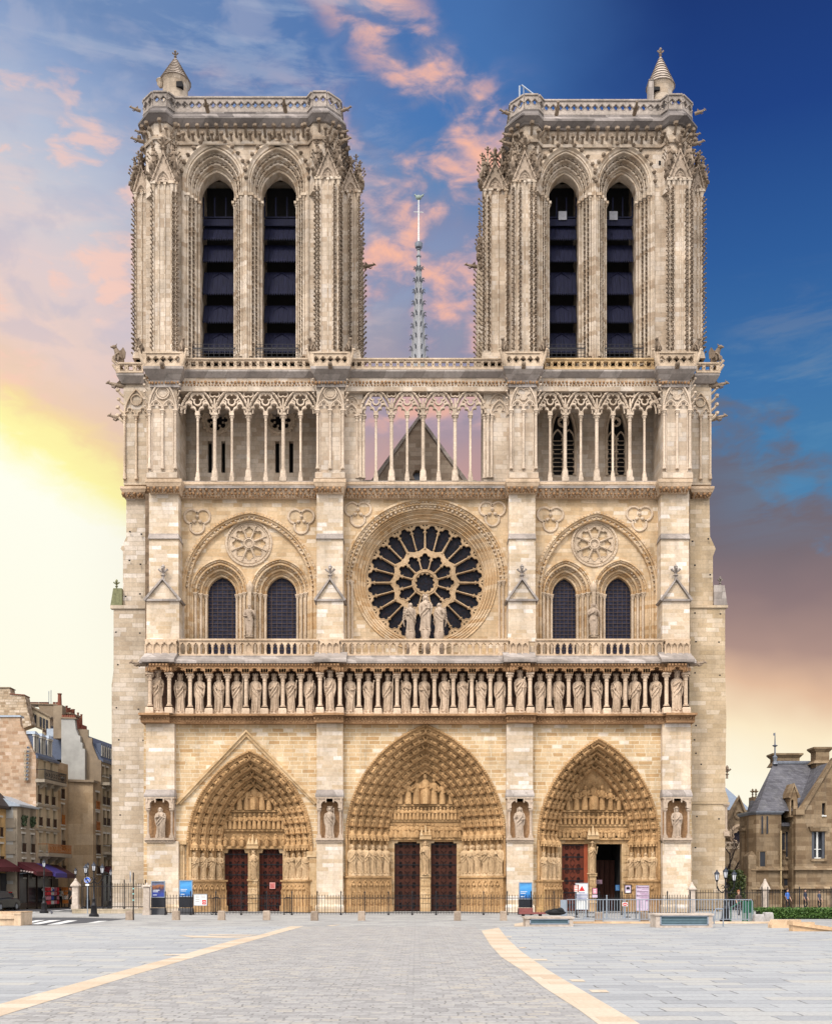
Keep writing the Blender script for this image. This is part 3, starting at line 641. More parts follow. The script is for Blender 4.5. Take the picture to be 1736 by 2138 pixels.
rf = MB(); rf.add([(X(1489,YS),YS-.1,Z(1264,YS)),(X(1517,YS),YS-.1,Z(1264,YS)),(X(1511,YS),YS-.1,Z(1223,YS)),(X(1489,YS),YS-.1,Z(1222,YS)),(X(1489,YS),9,Z(1264,YS)),(X(1517,YS),9,Z(1264,YS)),(X(1511,YS),9,Z(1223,YS)),(X(1489,YS),9,Z(1222,YS))], [(0,1,2,3),(4,7,6,5),(0,3,7,4),(3,2,6,7),(1,5,6,2),(0,4,5,1)])
finial(rf, X(1505,YS), YS+.3, Z(1222,YS), 21*S(YS)); part('stone_coping', rf, ST_GREY, None)
h = MB(); holes_(h, [(242,1320),(292,1322),(246,1388),(291,1391),(243,1478),(289,1481),(248,1545),(299,1546),(250,1608),(302,1609),(251,1702),(262,1245),(292,1240),(270,1170),(293,1178),(271,1110),(295,1115)], YS); part('putlog_shade', h, M_DARK, None, 0)['kind'] = 'stuff'
h = MB(); holes_(h, [(1452,1340),(1500,1341),(1450,1405),(1502,1410),(1452,1515),(1449,1545),(1452,1573),(1463,1596),(1454,1705),(1500,1710),(1451,1770),(1450,1280),(1503,1282),(1445,1130),(1478,1125),(1450,1180),(1482,1200)], YS); part('putlog_shade', h, M_DARK, None, 0)['kind'] = 'stuff'
# ---- gallery of kings ----
KX = [330.4,376.2,417.4,456.2,494,532.8,572.2,608.2,647,688.9,730,768.2,809.4,847.6,885.7,927,964.5,1004,1042.3,1085,1126.9,1166.3,1206.6,1246,1285.3,1324,1368,1413]
PIERK = {0, 9, 19, 27}
GK = grp('kings_gallery')
def ky(i): return -1.05 if i in PIERK else -.65
c = MB()     # sill cornice with foliage
ZF = Z(1491, -.8)
c.box(X(300), X(1443), -.95, 1.3, ZF-.13, ZF); c.box(X(301), X(1442), -.6, .5, ZF-.62, ZF-.13)
for i in PIERK: x = X(KX[i]); c.box(x-1.06, x+1.06, -1.35, -.7, ZF-.14, ZF+.004); c.box(x-.98, x+.98, -1.0, -.4, ZF-.6, ZF-.1)
part('sill_cornice', c, ST_FRIEZE, GK)
f = MB(); bumps(f, [(X(302), ZF-.30), (X(1441), ZF-.30)], -.64, .22, .10, .08); bumps(f, [(X(302), ZF-.50), (X(1441), ZF-.50)], -.62, .18, .07, .06)
for i in PIERK: x = X(KX[i]); bumps(f, [(x-.95, ZF-.33), (x+.95, ZF-.33)], -1.03, .2, .1, .07)
part('sill_foliage', f, ST_FRIEZE, GK, 60)
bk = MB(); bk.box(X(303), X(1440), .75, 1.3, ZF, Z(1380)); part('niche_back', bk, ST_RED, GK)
edges = [313] + [(a+b)/2 for a, b in zip(KX, KX[1:])] + [1431]
zc = Z(1407, -.7)
def cyk(j):
 return -1.02 if (j in PIERK or j-1 in PIERK) else -.62
for j, e in enumerate(edges):
 m = MB(); y = cyk(j); x = X(e, y); z0 = ZF
 m.box(x-.27, x+.27, y-.27, y+.27, z0, z0+.32); m.fr(x-.27, x+.27, y-.27, y+.27, z0+.32, x-.24, x+.24, y-.24, y+.24, z0+.40)
 column(m, x, y, z0+.38, zc, .135, 10, .52, .28, False)
 part('column', m, ST_STAT, GK)
for i, k in enumerate(KX):      # one trefoiled canopy per king
 y = ky(i); x0, x1 = X(edges[i], y), X(edges[i+1], y); xc = (x0+x1)/2; w = (x1-x0)/2
 m = MB(); zt = Z(1386, y)
 ar = [(q[0], q[1]) for q in trefarch(xc, w-.22, zc-.02, 5, .62)]
 m.plate([(x0, zc), (x0, zt-.02), (x1, zt-.02), (x1, zc)] + ar, [], y-.32, y+.12)
 m.box(x0, x1, y-.1, 1.2, zt-.22, zt-.03)
 for q in range(6):
  xx = x0 + (x1-x0)*(q+.5)/6; m.box(xx-.07, xx+.07, y-.44, y-.3, zt-.20, zt-.06)
 for q in range(3):
  for s in (x0, x1): m.box(s-.2+q*.17, s-.2+q*.17+.1, y-.42, y-.3, zc+.06, zc+.28)
 m.roll(ar, .045, y-.34, 5)
 for q in ar[3:-3:2]: m.blob(q[0], y-.36, q[1]-.02, .055, .06, .05, 5, 3)
 part('canopy', m, ST_FRIEZE, GK)
EV = MB()     # eaves course and lead-grey weathering slope
def slope(m, x0, x1, yf, yb, za, zb): m.add([(x0,yf,za),(x1,yf,za),(x1,yb,zb),(x0,yb,zb),(x0,yf,za-.16),(x1,yf,za-.16),(x1,yb,za-.16),(x0,yb,za-.16)], [(0,1,2,3),(4,7,6,5),(0,4,5,1),(1,5,6,2),(2,6,7,3),(3,7,4,0)])
za, zb = Z(1380, -1.1), Z(1369, -.3)
slope(EV, X(299), X(1444), -1.16, -.2, za, zb+.02)
for i in PIERK: x = X(KX[i], -1.3); slope(EV, x-1.12, x+1.12, -1.58, -.3, za+.006, zb+.25)
part('weathering_slope', EV, ST_GREY, GK)
for px, d in ((303, -1), (1441, 1)): gargoyle('gargoyle', (X(px, -.9), -.9, Z(1384, -.9)-.1), (d, -.05), 1.05, GK)
# ---- balustrade over the kings ----
GB = grp('balustrade')
def baluster_run(x0, x1, y, n, solid=()):
 m = MB(); z0, z1 = Z(1370, y), Z(1335, y); h = z1 - z0; w = (x1-x0)/n
 m.box(x0, x1, y-.16, y+.16, z0-.1, z0+.10); m.box(x0, x1, y-.2, y+.2, z1-.12, z1)
 cell = MB(); hw = w/2
 ar = trefarch(0, hw*.66, 0, 4, .9); top = h*.30
 cell.plate([(-hw, 0), (-hw, top+.02), (hw, top+.02), (hw, 0)] + ar, [], -.11, .11)
 for i in range(n):
  xc = x0 + w*(i+.5); zz = z1-.12-top
  m.add([(a+xc, b+y, q+zz) for a, b, q in cell.v], cell.f)
  if i in solid: m.box(xc-hw, xc+hw, y-.02, y+.1, z0+.1, z1-.1)
 for i in range(n+1):
  xx = x0 + w*i; r = min(.085, w*.16)
  m.lathe(xx, y, [(r*1.5,z0+.1),(r*1.5,z0+.16),(r,z0+.24),(r,z1-.12-top-.16),(r*1.7,z1-.12-top-.02),(r*1.7,z1-.12-top)], 8)
 part('baluster_panel', m, ST_MIDC, GB)
ST_MIDC = stone('stone_balustrade', [(0, (.38,.27,.16)), (.5, (.52,.41,.28)), (1, (.60,.51,.38))], (.5,.4,.3), blocks=False, streak=.4, damt=.45)
yb = -.25
for (a, b, n, so) in ((375, 664, 21, (10,)), (712, 1060, 24, (10, 13)), (1117, 1382, 20, (9,))): baluster_run(X(a, yb), X(b, yb), yb, n, so)
for i, (a, b) in enumerate(((304, 368), (668, 708), (1064, 1102), (1388, 1438))):
 m = MB(); y = -.45; x0, x1 = X(a, y), X(b, y); z0, z1 = Z(1370, y), Z(1335, y)
 m.box(x0, x1, y, .6, z0-.05, z1-.13); m.box(x0-.06, x1+.06, y-.08, .66, z1-.13, z1+.004); n = 4 if i in (0, 3) else 3; w = (x1-x0)/n
 for q in range(n+1): m.lathe(x0+w*q, y-.06, [(.1,z0),(.065,z0+.12),(.065,z1-.5),(.11,z1-.38)], 7)
 for q in range(n): ar = trefarch(x0+w*(q+.5), w*.36, z1-.46, 4, .8); m.plate([(x0+w*q, z1-.46), (x0+w*q, z1-.12), (x0+w*(q+1), z1-.12), (x0+w*(q+1), z1-.46)] + ar, [], y-.12, y+.01)
 part('blind_pedestal', m, ST_MIDC, GB)
wl = MB(); wl.box(X(302), X(1441), -.5, 1.9, Z(1378), Z(1372)); part('walkway', wl, ST_GREY, GB)
# ================= level 2: windows and the great rose =================
W2 = 1.6; ZB2 = Z(1372, W2)
GLASS, nt_, P_, N_, L_ = nodes('leaded_glass')
g_ = N_('ShaderNodeNewGeometry'); v_n = N_('ShaderNodeTexVoronoi', inp={'Scale': 5.0}); L_(g_.outputs['Position'], v_n.inputs['Vector'])
r_ = ramp(N_('ShaderNodeValToRGB'), [(0, (.006,.007,.018)), (.5, (.013,.014,.032)), (1, (.026,.027,.05))]); L_(v_n.outputs['Color'], r_.inputs[0]); L_(r_.outputs[0], P_.inputs['Base Color'])
P_.inputs['Roughness'].default_value = .45; P_.inputs['Specular IOR Level'].default_value = .16
b_ = N_('ShaderNodeBump', inp={'Strength': .25, 'Distance': .02}); L_(v_n.outputs['Distance'], b_.inputs['Height']); L_(b_.outputs[0], P_.inputs['Normal'])
M_CAME = plain('lead_came', (.07,.045,.04), .6, .2)
def bayarch(cx, w, zs, ap, y): return (X(cx, y), w*S(y), Z(zs, y), Z(ap, y) - Z(zs, y))
A1 = bayarch(521, 140, 1232, 1071, W2); A2 = bayarch(888.3, 170, 1212, 1043, W2); A3 = bayarch(1245.5, 128.5, 1232, 1071, W2)
bays = []
for k, (a, b, A) in enumerate(((366, 667, A1), (708, 1068, A2), (1110, 1386, A3))):
 ar = archp(*A, 0, 18, ZB2); zt = Z(1016, W2)
 o = [(X(a, W2), ZB2)] + list(reversed(ar)) + [(X(b, W2), ZB2), (X(b, W2), zt), (X(a, W2), zt)]
 bays.append(grp('window_bay'))
 part('bay_wall', MB().plate(o, [], W2, W2+.35), ST_MID, bays[-1])
bm_ = MB()
for a, b in ((300, 380), (655, 725), (1052, 1125), (1372, 1443)): bm_.box(X(a, W2)+.03, X(b, W2)-.03, W2+.3, 12, Z(1400), Z(1010))
bm_.box(X(300, 4)+.03, X(1443, 4)-.03, 4.2, 13, Z(1400), Z(1012))
part('inner_mass', bm_, ST_DARK)
def arch_caps(m, A, t0, t1, y0, y1, k, r=.11, h=.32):
 cx, w, zs, hh = A
 for i in range(k):
  t = t0 + (t1-t0)*(i+.75)/k; y = y0 + (y1-y0)*(i+.22)/k
  for s in (-1, 1):
   x = cx + s*(w - t); m.fr(x-r*.7, x+r*.7, y-r*.8, y+.1, zs-h, x-r*1.25, x+r*1.25, y-r*1.3, y+.1, zs-h*.25); m.box(x-r*1.4, x+r*1.4, y-r*1.5, y+.12, zs-h*.25, zs)
   m.blob(x, y-r, zs-h*.4, r*.8, r*.6, r*.6, 5, 3)
   zb = ZB2; m.lathe(x, y-.01, [(r*1.2, zb+.25),(r*.8, zb+.45),(r*.8, zs-h)], 7)
def small_window(B, cx, w, zs, ap, half, zap):
 y0, y1 = W2+.32, W2+1.25
 A = bayarch(cx, w, zs, ap, y0); T = (w - half)*S(y0)
 m = MB(); m.sweep(lambda t: archp(*A, t, 14, ZB2), [(-.1, y0+.02), (-.1, y0-.08), (.02, y0-.10), (.03, y0)] + orders(.04, T, y0, y1, 3) + [(T, y1+.25)])
 part('window_arch', m, ST_MIDG, B, 40)
 c = MB(); arch_caps(c, A, .04, T, y0, y1, 3); bumps(c, archp(*A, T*.40, 16), y0+.24, .27, .08, .07)
 bumps(c, archp(*A, T*.12, 16), y0-.02, .25, .05, .05)
 part('window_capital', c, ST_CARVE, B, 40)
 gA = archp(A[0], A[1], A[2], A[3], T-.03, 14, ZB2-.3); gl = MB(); gl.plate(gA, [], y1+.12, y1+.16); o = part('window_pane', gl, GLASS, B, 0)
 l = MB(); xs = [q[0] for q in gA]; x0, x1 = min(xs), max(xs); zt = max(q[1] for q in gA)
 for i in range(1, 6): x = x0 + (x1-x0)*i/6; hh = archp(A[0], A[1], A[2], A[3], T, 14); zz = next((q[1] for q in hh if (q[0] <= x if x > A[0] else q[0] <= x)), zt); l.box(x-.015, x+.015, y1+.08, y1+.12, ZB2-.3, zz)
 z = ZB2
 while z < zt-.25:
  dz = z - A[2]; hw = (x1-x0)/2 if dz < 0 else max(.1, max([abs(q[0]-A[0]) for q in gA if q[1] > z] or [.1]))
  l.box(A[0]-hw, A[0]+hw, y1+.07, y1+.12, z-.016, z+.016); z += .27
 l.roll(archp(A[0], A[1], A[2], A[3], T+.28, 12, ZB2-.3), .016, y1+.1, 4)
 part('lead_lattice', l, M_CAME, B, 0)
ST_MIDG = stone('stone_window_moulding', [(0, (.44,.29,.14)), (.5, (.55,.41,.24)), (1, (.60,.49,.33))], (.48,.38,.25), mamt=.45, bh=.3, bw=.5, streak=.3, damt=.3)
def gothic_bay(B, A, subs, rose):
 y = W2; T = .46
 m = MB(); m.sweep(lambda t: archp(*A, t, 18, ZB2), [(-.12, y+.01), (-.12, y-.10), (.05, y-.13), (.07, y)] + orders(.08, T, y, y+.32, 1, .06) + [(T, y+.5)])
 part('enclosing_arch', m, ST_MIDG, B, 40)
 c = MB(); bumps(c, archp(*A, .30, 26), y+.04, .34, .085, .09); bumps(c, archp(*A, -.04, 26), y-.12, .24, .05, .05)
 part('arch_billet', c, ST_CARVE, B, 50)
 y1 = y + .32; o = archp(*A, T-.03, 18, ZB2); hs = []
 for (cx, w, zs, ap, half, zap) in subs: hs.append(bayarch(cx, w, zs, ap, y1))
 poly = [o[0], *o[1:-1], o[-1]]
 low = []
 for h in hs: low += list(reversed(archp(*h, .0, 12, ZB2)))
 cx, cz, r = X(rose[0], y1), Z(rose[1], y1), rose[2]*S(y1)
 part('tympanum_wall', MB().plate(poly + low, [circ(cx, cz, r*.93, 28)], y1, y1+.3), ST_MID, B)
 for s in subs: small_window(B, *s)
 rs = MB(); rs.plate(circ(cx, cz, r*.94, 28), [foil_petal(cx, cz, r*.28, r*.86, 8, i) for i in range(8)], y1+.04, y1+.16)
 rs.roll(circ(cx, cz, r, 36), .09, y1-.02, 6, True); rs.roll(circ(cx, cz, r*.88, 36), .05, y1+.03, 5, True)
 for i in range(8):
  a = pi/2 + 2*pi*(i+.5)/8; rs.tube([(cx+r*.24*cos(a), y1+.0, cz+r*.24*sin(a)), (cx+r*.84*cos(a), y1+.0, cz+r*.84*sin(a))], .045, 6)
  pts = [(q[0], q[1]) for q in foil_petal(cx, cz, r*.28, r*.86, 8, i)]; rs.roll(pts, .03, y1+.03, 4, True)
  rs.blob(cx+r*.80*cos(a), y1, cz+r*.80*sin(a), .09, .09, .09, 5, 3)
 rs.roll(circ(cx, cz, r*.2, 16), .06, y1-.01, 5, True); rs.roll(foil(cx, cz, 6, r*.06, r*.08, 5), .02, y1, 4, True)
 bumps(rs, circ(cx, cz, r*.97, 40), y1-.07, .2, .06)
 part('blind_rose', rs, ST_CARVE, B, 40)
 bk = MB(); bk.plate(circ(cx, cz, r*.95, 28), [], y1+.16, y1+.32); part('blind_rose_back', bk, ST_MID, B, 0)
def foil_petal(cx, cz, r0, r1, n, i, tot=None):
 """petal-shaped light with a trefoiled head, for a wheel of n"""
 a = pi/2 + 2*pi*i/n; hw = lambda r, g_=.042: max(.02, r*math.tan(pi/n) - g_)
 rh = r1 - hw(r1)*1.05; L_ = []
 w = hw(rh)
 side = [(hw(r0)*.92, r0), (w*.96, rh-.12*w), (w*.80, rh)]
 lobe = [(w*.66 + w*.43*cos(t), rh + w*.38 + w*.37*sin(t)) for t in (-.9, -.3, .4, 1.1, 1.75)]
 top = [(w*.52*cos(t), rh + w*.88 + w*.44*sin(t)) for t in (.1, .65, 1.1)]
 right = side + lobe + top; pts = right + [(0, rh + w*1.30)] + [(-x, r) for x, r in reversed(right)]
 c, s = cos(a), sin(a)
 return [(cx + r*c + x*s, cz + r*s - x*c) for x, r in pts]
gothic_bay(bays[0], A1, ((459, 59.5, 1236.7, 1168.5, 30, 1207), (584.8, 61, 1236.7, 1168.5, 31.5, 1207)), (519.5, 1134.5, 47))
gothic_bay(bays[2], A3, ((1180.5, 54.5, 1236.7, 1170.6, 25, 1212), (1294, 56, 1236.7, 1170, 27.5, 1209)), (1240.5, 1135.5, 47))
# jambs under the springing: flat pilaster walls are part of the sweeps; statue brackets between the windows
for B, px in ((bays[0], 521), (bays[2], 1238.5)):
 m = MB(); y = W2+.1; x = X(px, y); z = Z(1328, y); m.lathe(x, y, [(.14,ZB2),(.12,z-.9),(.2,z-.8),(.14,z-.7),(.14,z-.25),(.30,z-.1),(.30,z)], 8); m.box(X(px-3.5, y), X(px+3.5, y), W2-.0, W2+.9, ZB2, Z(1236, y))
 m.lathe(x, y+.1, [(.16,Z(1238,y)),(.26,Z(1228,y)),(.26,Z(1222,y)),(.05,Z(1212,y))], 8)
 part('statue_bracket', m, ST_CARVE, B)
# trefoil medallions
def trefoil_medal(B, px, py, y):
 m = MB(); cx, cz = X(px, y), Z(py, y); rl = 14.5*S(y)
 for k in range(3):
  a = -pi/2 + 2*pi*k/3; c = (cx + rl*.98*cos(a), cz + rl*.98*sin(a))
  arc = [(c[0] + rl*cos(t), c[1] + rl*sin(t)) for t in [a - 2.15 + 4.3*i/14 for i in range(15)]]
  m.roll(arc, .10, y-.02, 6); bumps(m, arc, y-.06, .24, .055)
  b = a + pi/3; m.blob(cx + rl*.5*cos(b), y-.08, cz + rl*.5*sin(b), .13, .1, .13, 7, 5); m.blob(cx + rl*.28*cos(b), y-.06, cz + rl*.28*sin(b), .08, .07, .08, 6, 4)
 part('trefoil_medallion', m, ST_CARVE, B, 45)
for B, px, py in ((0, 411.7, 1086), (0, 628.8, 1086), (1, 747, 1070.8), (1, 1027, 1070), (2, 1148, 1081.6), (2, 1334, 1080)): trefoil_medal(bays[B], px, py, W2)
# ---- the great rose ----
YR = 2.75; CX, CZ, RR = X(886.8, YR), Z(1216.5, YR), 123.7*S(YR)
RW = grp('rose_window')
m = MB(); T = .62; m.sweep(lambda t: archp(*A2, t, 26, ZB2), [(-.1, W2+.01), (-.1, W2-.10), (.05, W2-.12), (.06, W2)] + orders(.07, T, W2, W2+.3, 2, .05) + [(T, W2+.5)]); part('enclosing_arch', m, ST_MIDG, bays[1], 40)
c = MB(); bumps(c, archp(*A2, .20, 34), W2-.02, .28, .07, .07); bumps(c, archp(*A2, .46, 34), W2+.1, .32, .10, .09)
arch_caps(c, A2, .07, T, W2, W2+.3, 2, .10, .36); part('arch_billet', c, ST_CARVE, bays[1], 45)
inn = archp(*A2, T-.03, 26, ZB2); R1 = 149*S(W2+.3)
zlow = ZB2
part('tympanum_wall', MB().plate(inn, [circ(CX, CZ, R1, 56)], W2+.3, W2+.6), ST_MID, bays[1])
m = MB(); m.sweep(lambda t: (lambda q: q + q[:1])(circ(CX, CZ, R1-t, 72)), [(-.08, W2+.29), (-.04, W2+.22), (.02, W2+.3)] + orders(.02, R1-RR-.02, W2+.3, YR-.05, 4, .05) + [(R1-RR-.02, YR+.4)]); part('rose_moulding', m, ST_MIDG, RW, 40)
ST_ROSE = stone('stone_rose_tracery', [(0, (.30,.20,.10)), (.5, (.42,.31,.18)), (1, (.49,.38,.25))], (.5,.4,.3), blocks=False, streak=.3, damt=.4)
def wheel(m, n, r0, r1, h0, h1, y, th, gap=.04, pairs=None):
 a_ = pi/n; arc = lambda r, k=4: [(r*cos(pi/2+a_ - 2*a_*i/k), r*sin(pi/2+a_ - 2*a_*i/k)) for i in range(k+1)]
 cells = []
 for sd in ((1, -1) if pairs else (0,)):
  hole = foil_petal(0, 0, h0, h1, n, 0)
  if pairs: hole[0] = (hole[0][0], pairs[0] if sd > 0 else pairs[1]); hole[-1] = (hole[-1][0], pairs[1] if sd > 0 else pairs[0])
  hl = [hole]; lo = arc(r0)
  if pairs: lo = [(q*cos(pi/2+a_-2*a_*i/4), q*sin(pi/2+a_-2*a_*i/4)) for i, q in enumerate([(r0+(r1*0+pairs[2]-r0)*(f if sd > 0 else 1-f)) for f in (0, .25, .5, .75, 1)])]
  if pairs:
   for s in (-1, 1):
    b = pi/2 + s*a_*.90; b2 = pi/2 + s*a_*.40
    hl.append([(r1*.988*cos(b), r1*.988*sin(b)), (r1*.988*cos(b2), r1*.988*sin(b2)), (r1*.955*cos(pi/2+s*a_*.62), r1*.955*sin(pi/2+s*a_*.62)), (r1*.925*cos(b), r1*.925*sin(b))])
  cells.append(MB().plate(arc(r1) + list(reversed(lo)), hl, y, y+th))
 for i in range(n):
  a = 2*pi*(i + (.5 if pairs else 0))/n; c, s = cos(a), sin(a); cell = cells[i % len(cells)]
  m.add([(CX + x*c - z*s, yy, CZ + x*s + z*c) for x, yy, z in cell.v], cell.f)
rs = MB(); k = RR/123.7
wheel(rs, 24, 60*k, 126*k, 69*k, 119.5*k, YR, .3, pairs=(72.5*k, 65*k, 66*k))
wheel(rs, 12, 25*k, 67*k, 27.5*k, 63.5*k, YR-.02, .32)
rs.plate(circ(CX, CZ, 25*k, 36), [foil(CX, CZ, 12, 2.9*k, 17.5*k, 5)], YR, YR+.3)
for i in range(24):
 a = pi/2 + 2*pi*i/24; rs.tube([(CX+70*k*cos(a), YR-.02, CZ+70*k*sin(a)), (CX+106*k*cos(a), YR-.02, CZ+106*k*sin(a))], .042, 6)
 for r in (71, 105): rs.blob(CX+r*k*cos(a), YR-.03, CZ+r*k*sin(a), .075, .07, .075, 6, 4)
 rs.roll(foil_petal(CX, CZ, 69*k, 119.5*k, 24, i+.5)[2:-2], .03, YR-.005, 4)
for i in range(12):
 a = pi/2 + 2*pi*(i+.5)/12; rs.tube([(CX+26*k*cos(a), YR-.02, CZ+26*k*sin(a)), (CX+58*k*cos(a), YR-.02, CZ+58*k*sin(a))], .045, 6)
 for r in (29, 54): rs.blob(CX+r*k*cos(a), YR-.03, CZ+r*k*sin(a), .075, .07, .075, 6, 4)
 rs.roll(foil_petal(CX, CZ, 27.5*k, 63.5*k, 12, i)[2:-2], .035, YR-.03, 5)
rs.roll(circ(CX, CZ, 23*k, 32), .07, YR-.01, 6, True); rs.roll(circ(CX, CZ, 123*k, 72), .07, YR-.01, 6, True)
part('rose_tracery', rs, ST_ROSE, RW, 40)
gl = MB(); gl.plate(circ(CX, CZ, 126*k, 48), [], YR+.22, YR+.26);
RG, nt_, P_, N_, L_ = nodes('stained_glass_outside')
g_ = N_('ShaderNodeNewGeometry'); v1 = N_('ShaderNodeTexVoronoi', inp={'Scale': 2.2}, feature='DISTANCE_TO_EDGE'); L_(g_.outputs['Position'], v1.inputs['Vector']); v2 = N_('ShaderNodeTexNoise', inp={'Scale': 9.0, 'Detail': 6.0, 'Roughness': .7}); L_(g_.outputs['Position'], v2.inputs['Vector'])
r1 = ramp(N_('ShaderNodeValToRGB'), [(0, (.028,.011,.012)), (.05, (.010,.010,.018)), (.2, (.009,.010,.020))]); L_(v1.outputs['Distance'], r1.inputs[0])
r2 = ramp(N_('ShaderNodeValToRGB'), [(.4, (.2,.2,.2)), (.62, (1,1,1)), (.75, (3,3,3))]); L_(v2.outputs[0], r2.inputs[0])
mx = N_('ShaderNodeMix', data_type='RGBA', blend_type='MULTIPLY', inp={'Factor': 1.0}); L_(r1.outputs[0], mx.inputs['A']); L_(r2.outputs[0], mx.inputs['B']); L_(mx.outputs['Result'], P_.inputs['Base Color']); P_.inputs['Roughness'].default_value = .5; P_.inputs['Specular IOR Level'].default_value = .12
part('stained_glass', gl, RG, RW, 0)
# ---- buttresses, middle stage ----
for i, (a, b, B) in enumerate(BUT):
 aw, bw = ((305.7, 374), (661, 716.6), (1060.5, 1117.9), (1382, 1439))[i]
 m = MB(); yl, ym, yu = -.12, .35, .62
 x0, x1 = X(aw, yl), X(bw, yl); zg = Z(1252, yl)
 m.box(x0, x1, yl, 2.0, Z(1380), zg); m.box(x0-.03, x1+.03, yl-.05, 1.0, Z(1340, yl), Z(1322, yl)) if i in (1, 2) else None
 xm0, xm1 = X(a, ym), X(b, ym); m.box(xm0, xm1, ym, 2.0, zg, Z(1122, ym))
 xu0, xu1 = X(a, yu), X(b, yu); m.box(xu0, xu1, yu, 2.0, Z(1122, ym), Z(1018, yu))
 part('shaft', m, ST_BUT, B)
 s = MB(); s.fr(xm0-.05, xm1+.05, ym-.12, 1.6, Z(1122, ym)-.12, xu0, xu1, yu-.01, 1.6, Z(1112, ym)+.02)
 part('offset_coping', s, ST_GREY, B)
 gb = MB(); xe0, xe1 = X(aw-4, yl), X(bw+4, yl); xc = (xe0+xe1)/2; za = Z(1209, yl)
 gb.plate([(x0, zg-.02), (x1, zg-.02), (xc, za-.15)], [], yl+.0, 1.2); part('gablet', gb, ST_BUT, B, 0)
 gc = MB(); gc.bar([(xe0, zg-.08), (xc, za), (xe1, zg-.08)], .16, yl-.2, 1.2); gc.box(xe0+.05, xe1-.05, yl-.14, yl+.02, zg-.12, zg+.02)
 finial(gc, xc, yl+.1, za-.1, 1.15)
 part('gablet_coping', gc, ST_GREY, B)
# ---- string cornice under the great gallery ----
SCN = grp('string_cornice')
def cornice(x0, x1, yf, yb, ztop, zbot, h_slab=.42):
 m = MB(); m.box(x0, x1, yf, yb, ztop-h_slab*.45, ztop); m.fr(x0+.1, x1-.1, yf+.12, yb, ztop-h_slab, x0, x1, yf+.02, yb, ztop-h_slab*.45); m.fr(x0+.22, x1-.22, yf+.42, yb, zbot, x0+.12, x1-.12, yf+.16, yb, ztop-h_slab)
 part('cornice_slab', m, ST_MIDC, SCN)
 f = MB(); zm = (ztop-h_slab+zbot)/2
 bumps(f, [(x0+.2, ztop-h_slab-.12), (x1-.2, ztop-h_slab-.12)], yf+.14, .40, .13, .13, .12); bumps(f, [(x0+.2, zm-.06), (x1-.2, zm-.06)], yf+.24, .27, .11, .10)
 bumps(f, [(x0+.25, zbot+.06), (x1-.25, zbot+.06)], yf+.36, .2, .08, .07)
 part('cornice_foliage', f, ST_FRIEZE, SCN, 60)
for a, b in ((366, 668), (709, 1069), (1110, 1386)): cornice(X(a, 1.0), X(b, 1.0), .85, 3, Z(1006, .9), Z(1041, 1.4))
for (a, b), px in (((304, 380), 0), ((655, 722), 0), ((1055, 1125), 0), ((1372, 1444), 0)): cornice(X(a, .1), X(b, .1), -.08, 2.4, Z(999, -.1), Z(1031, .5), .5)
for a, b in ((252, 306), (1440, 1489)): cornice(X(a, 2.4), X(b, 2.4), 2.2, 10, Z(1016, 2.3), Z(1040, 2.6), .4)
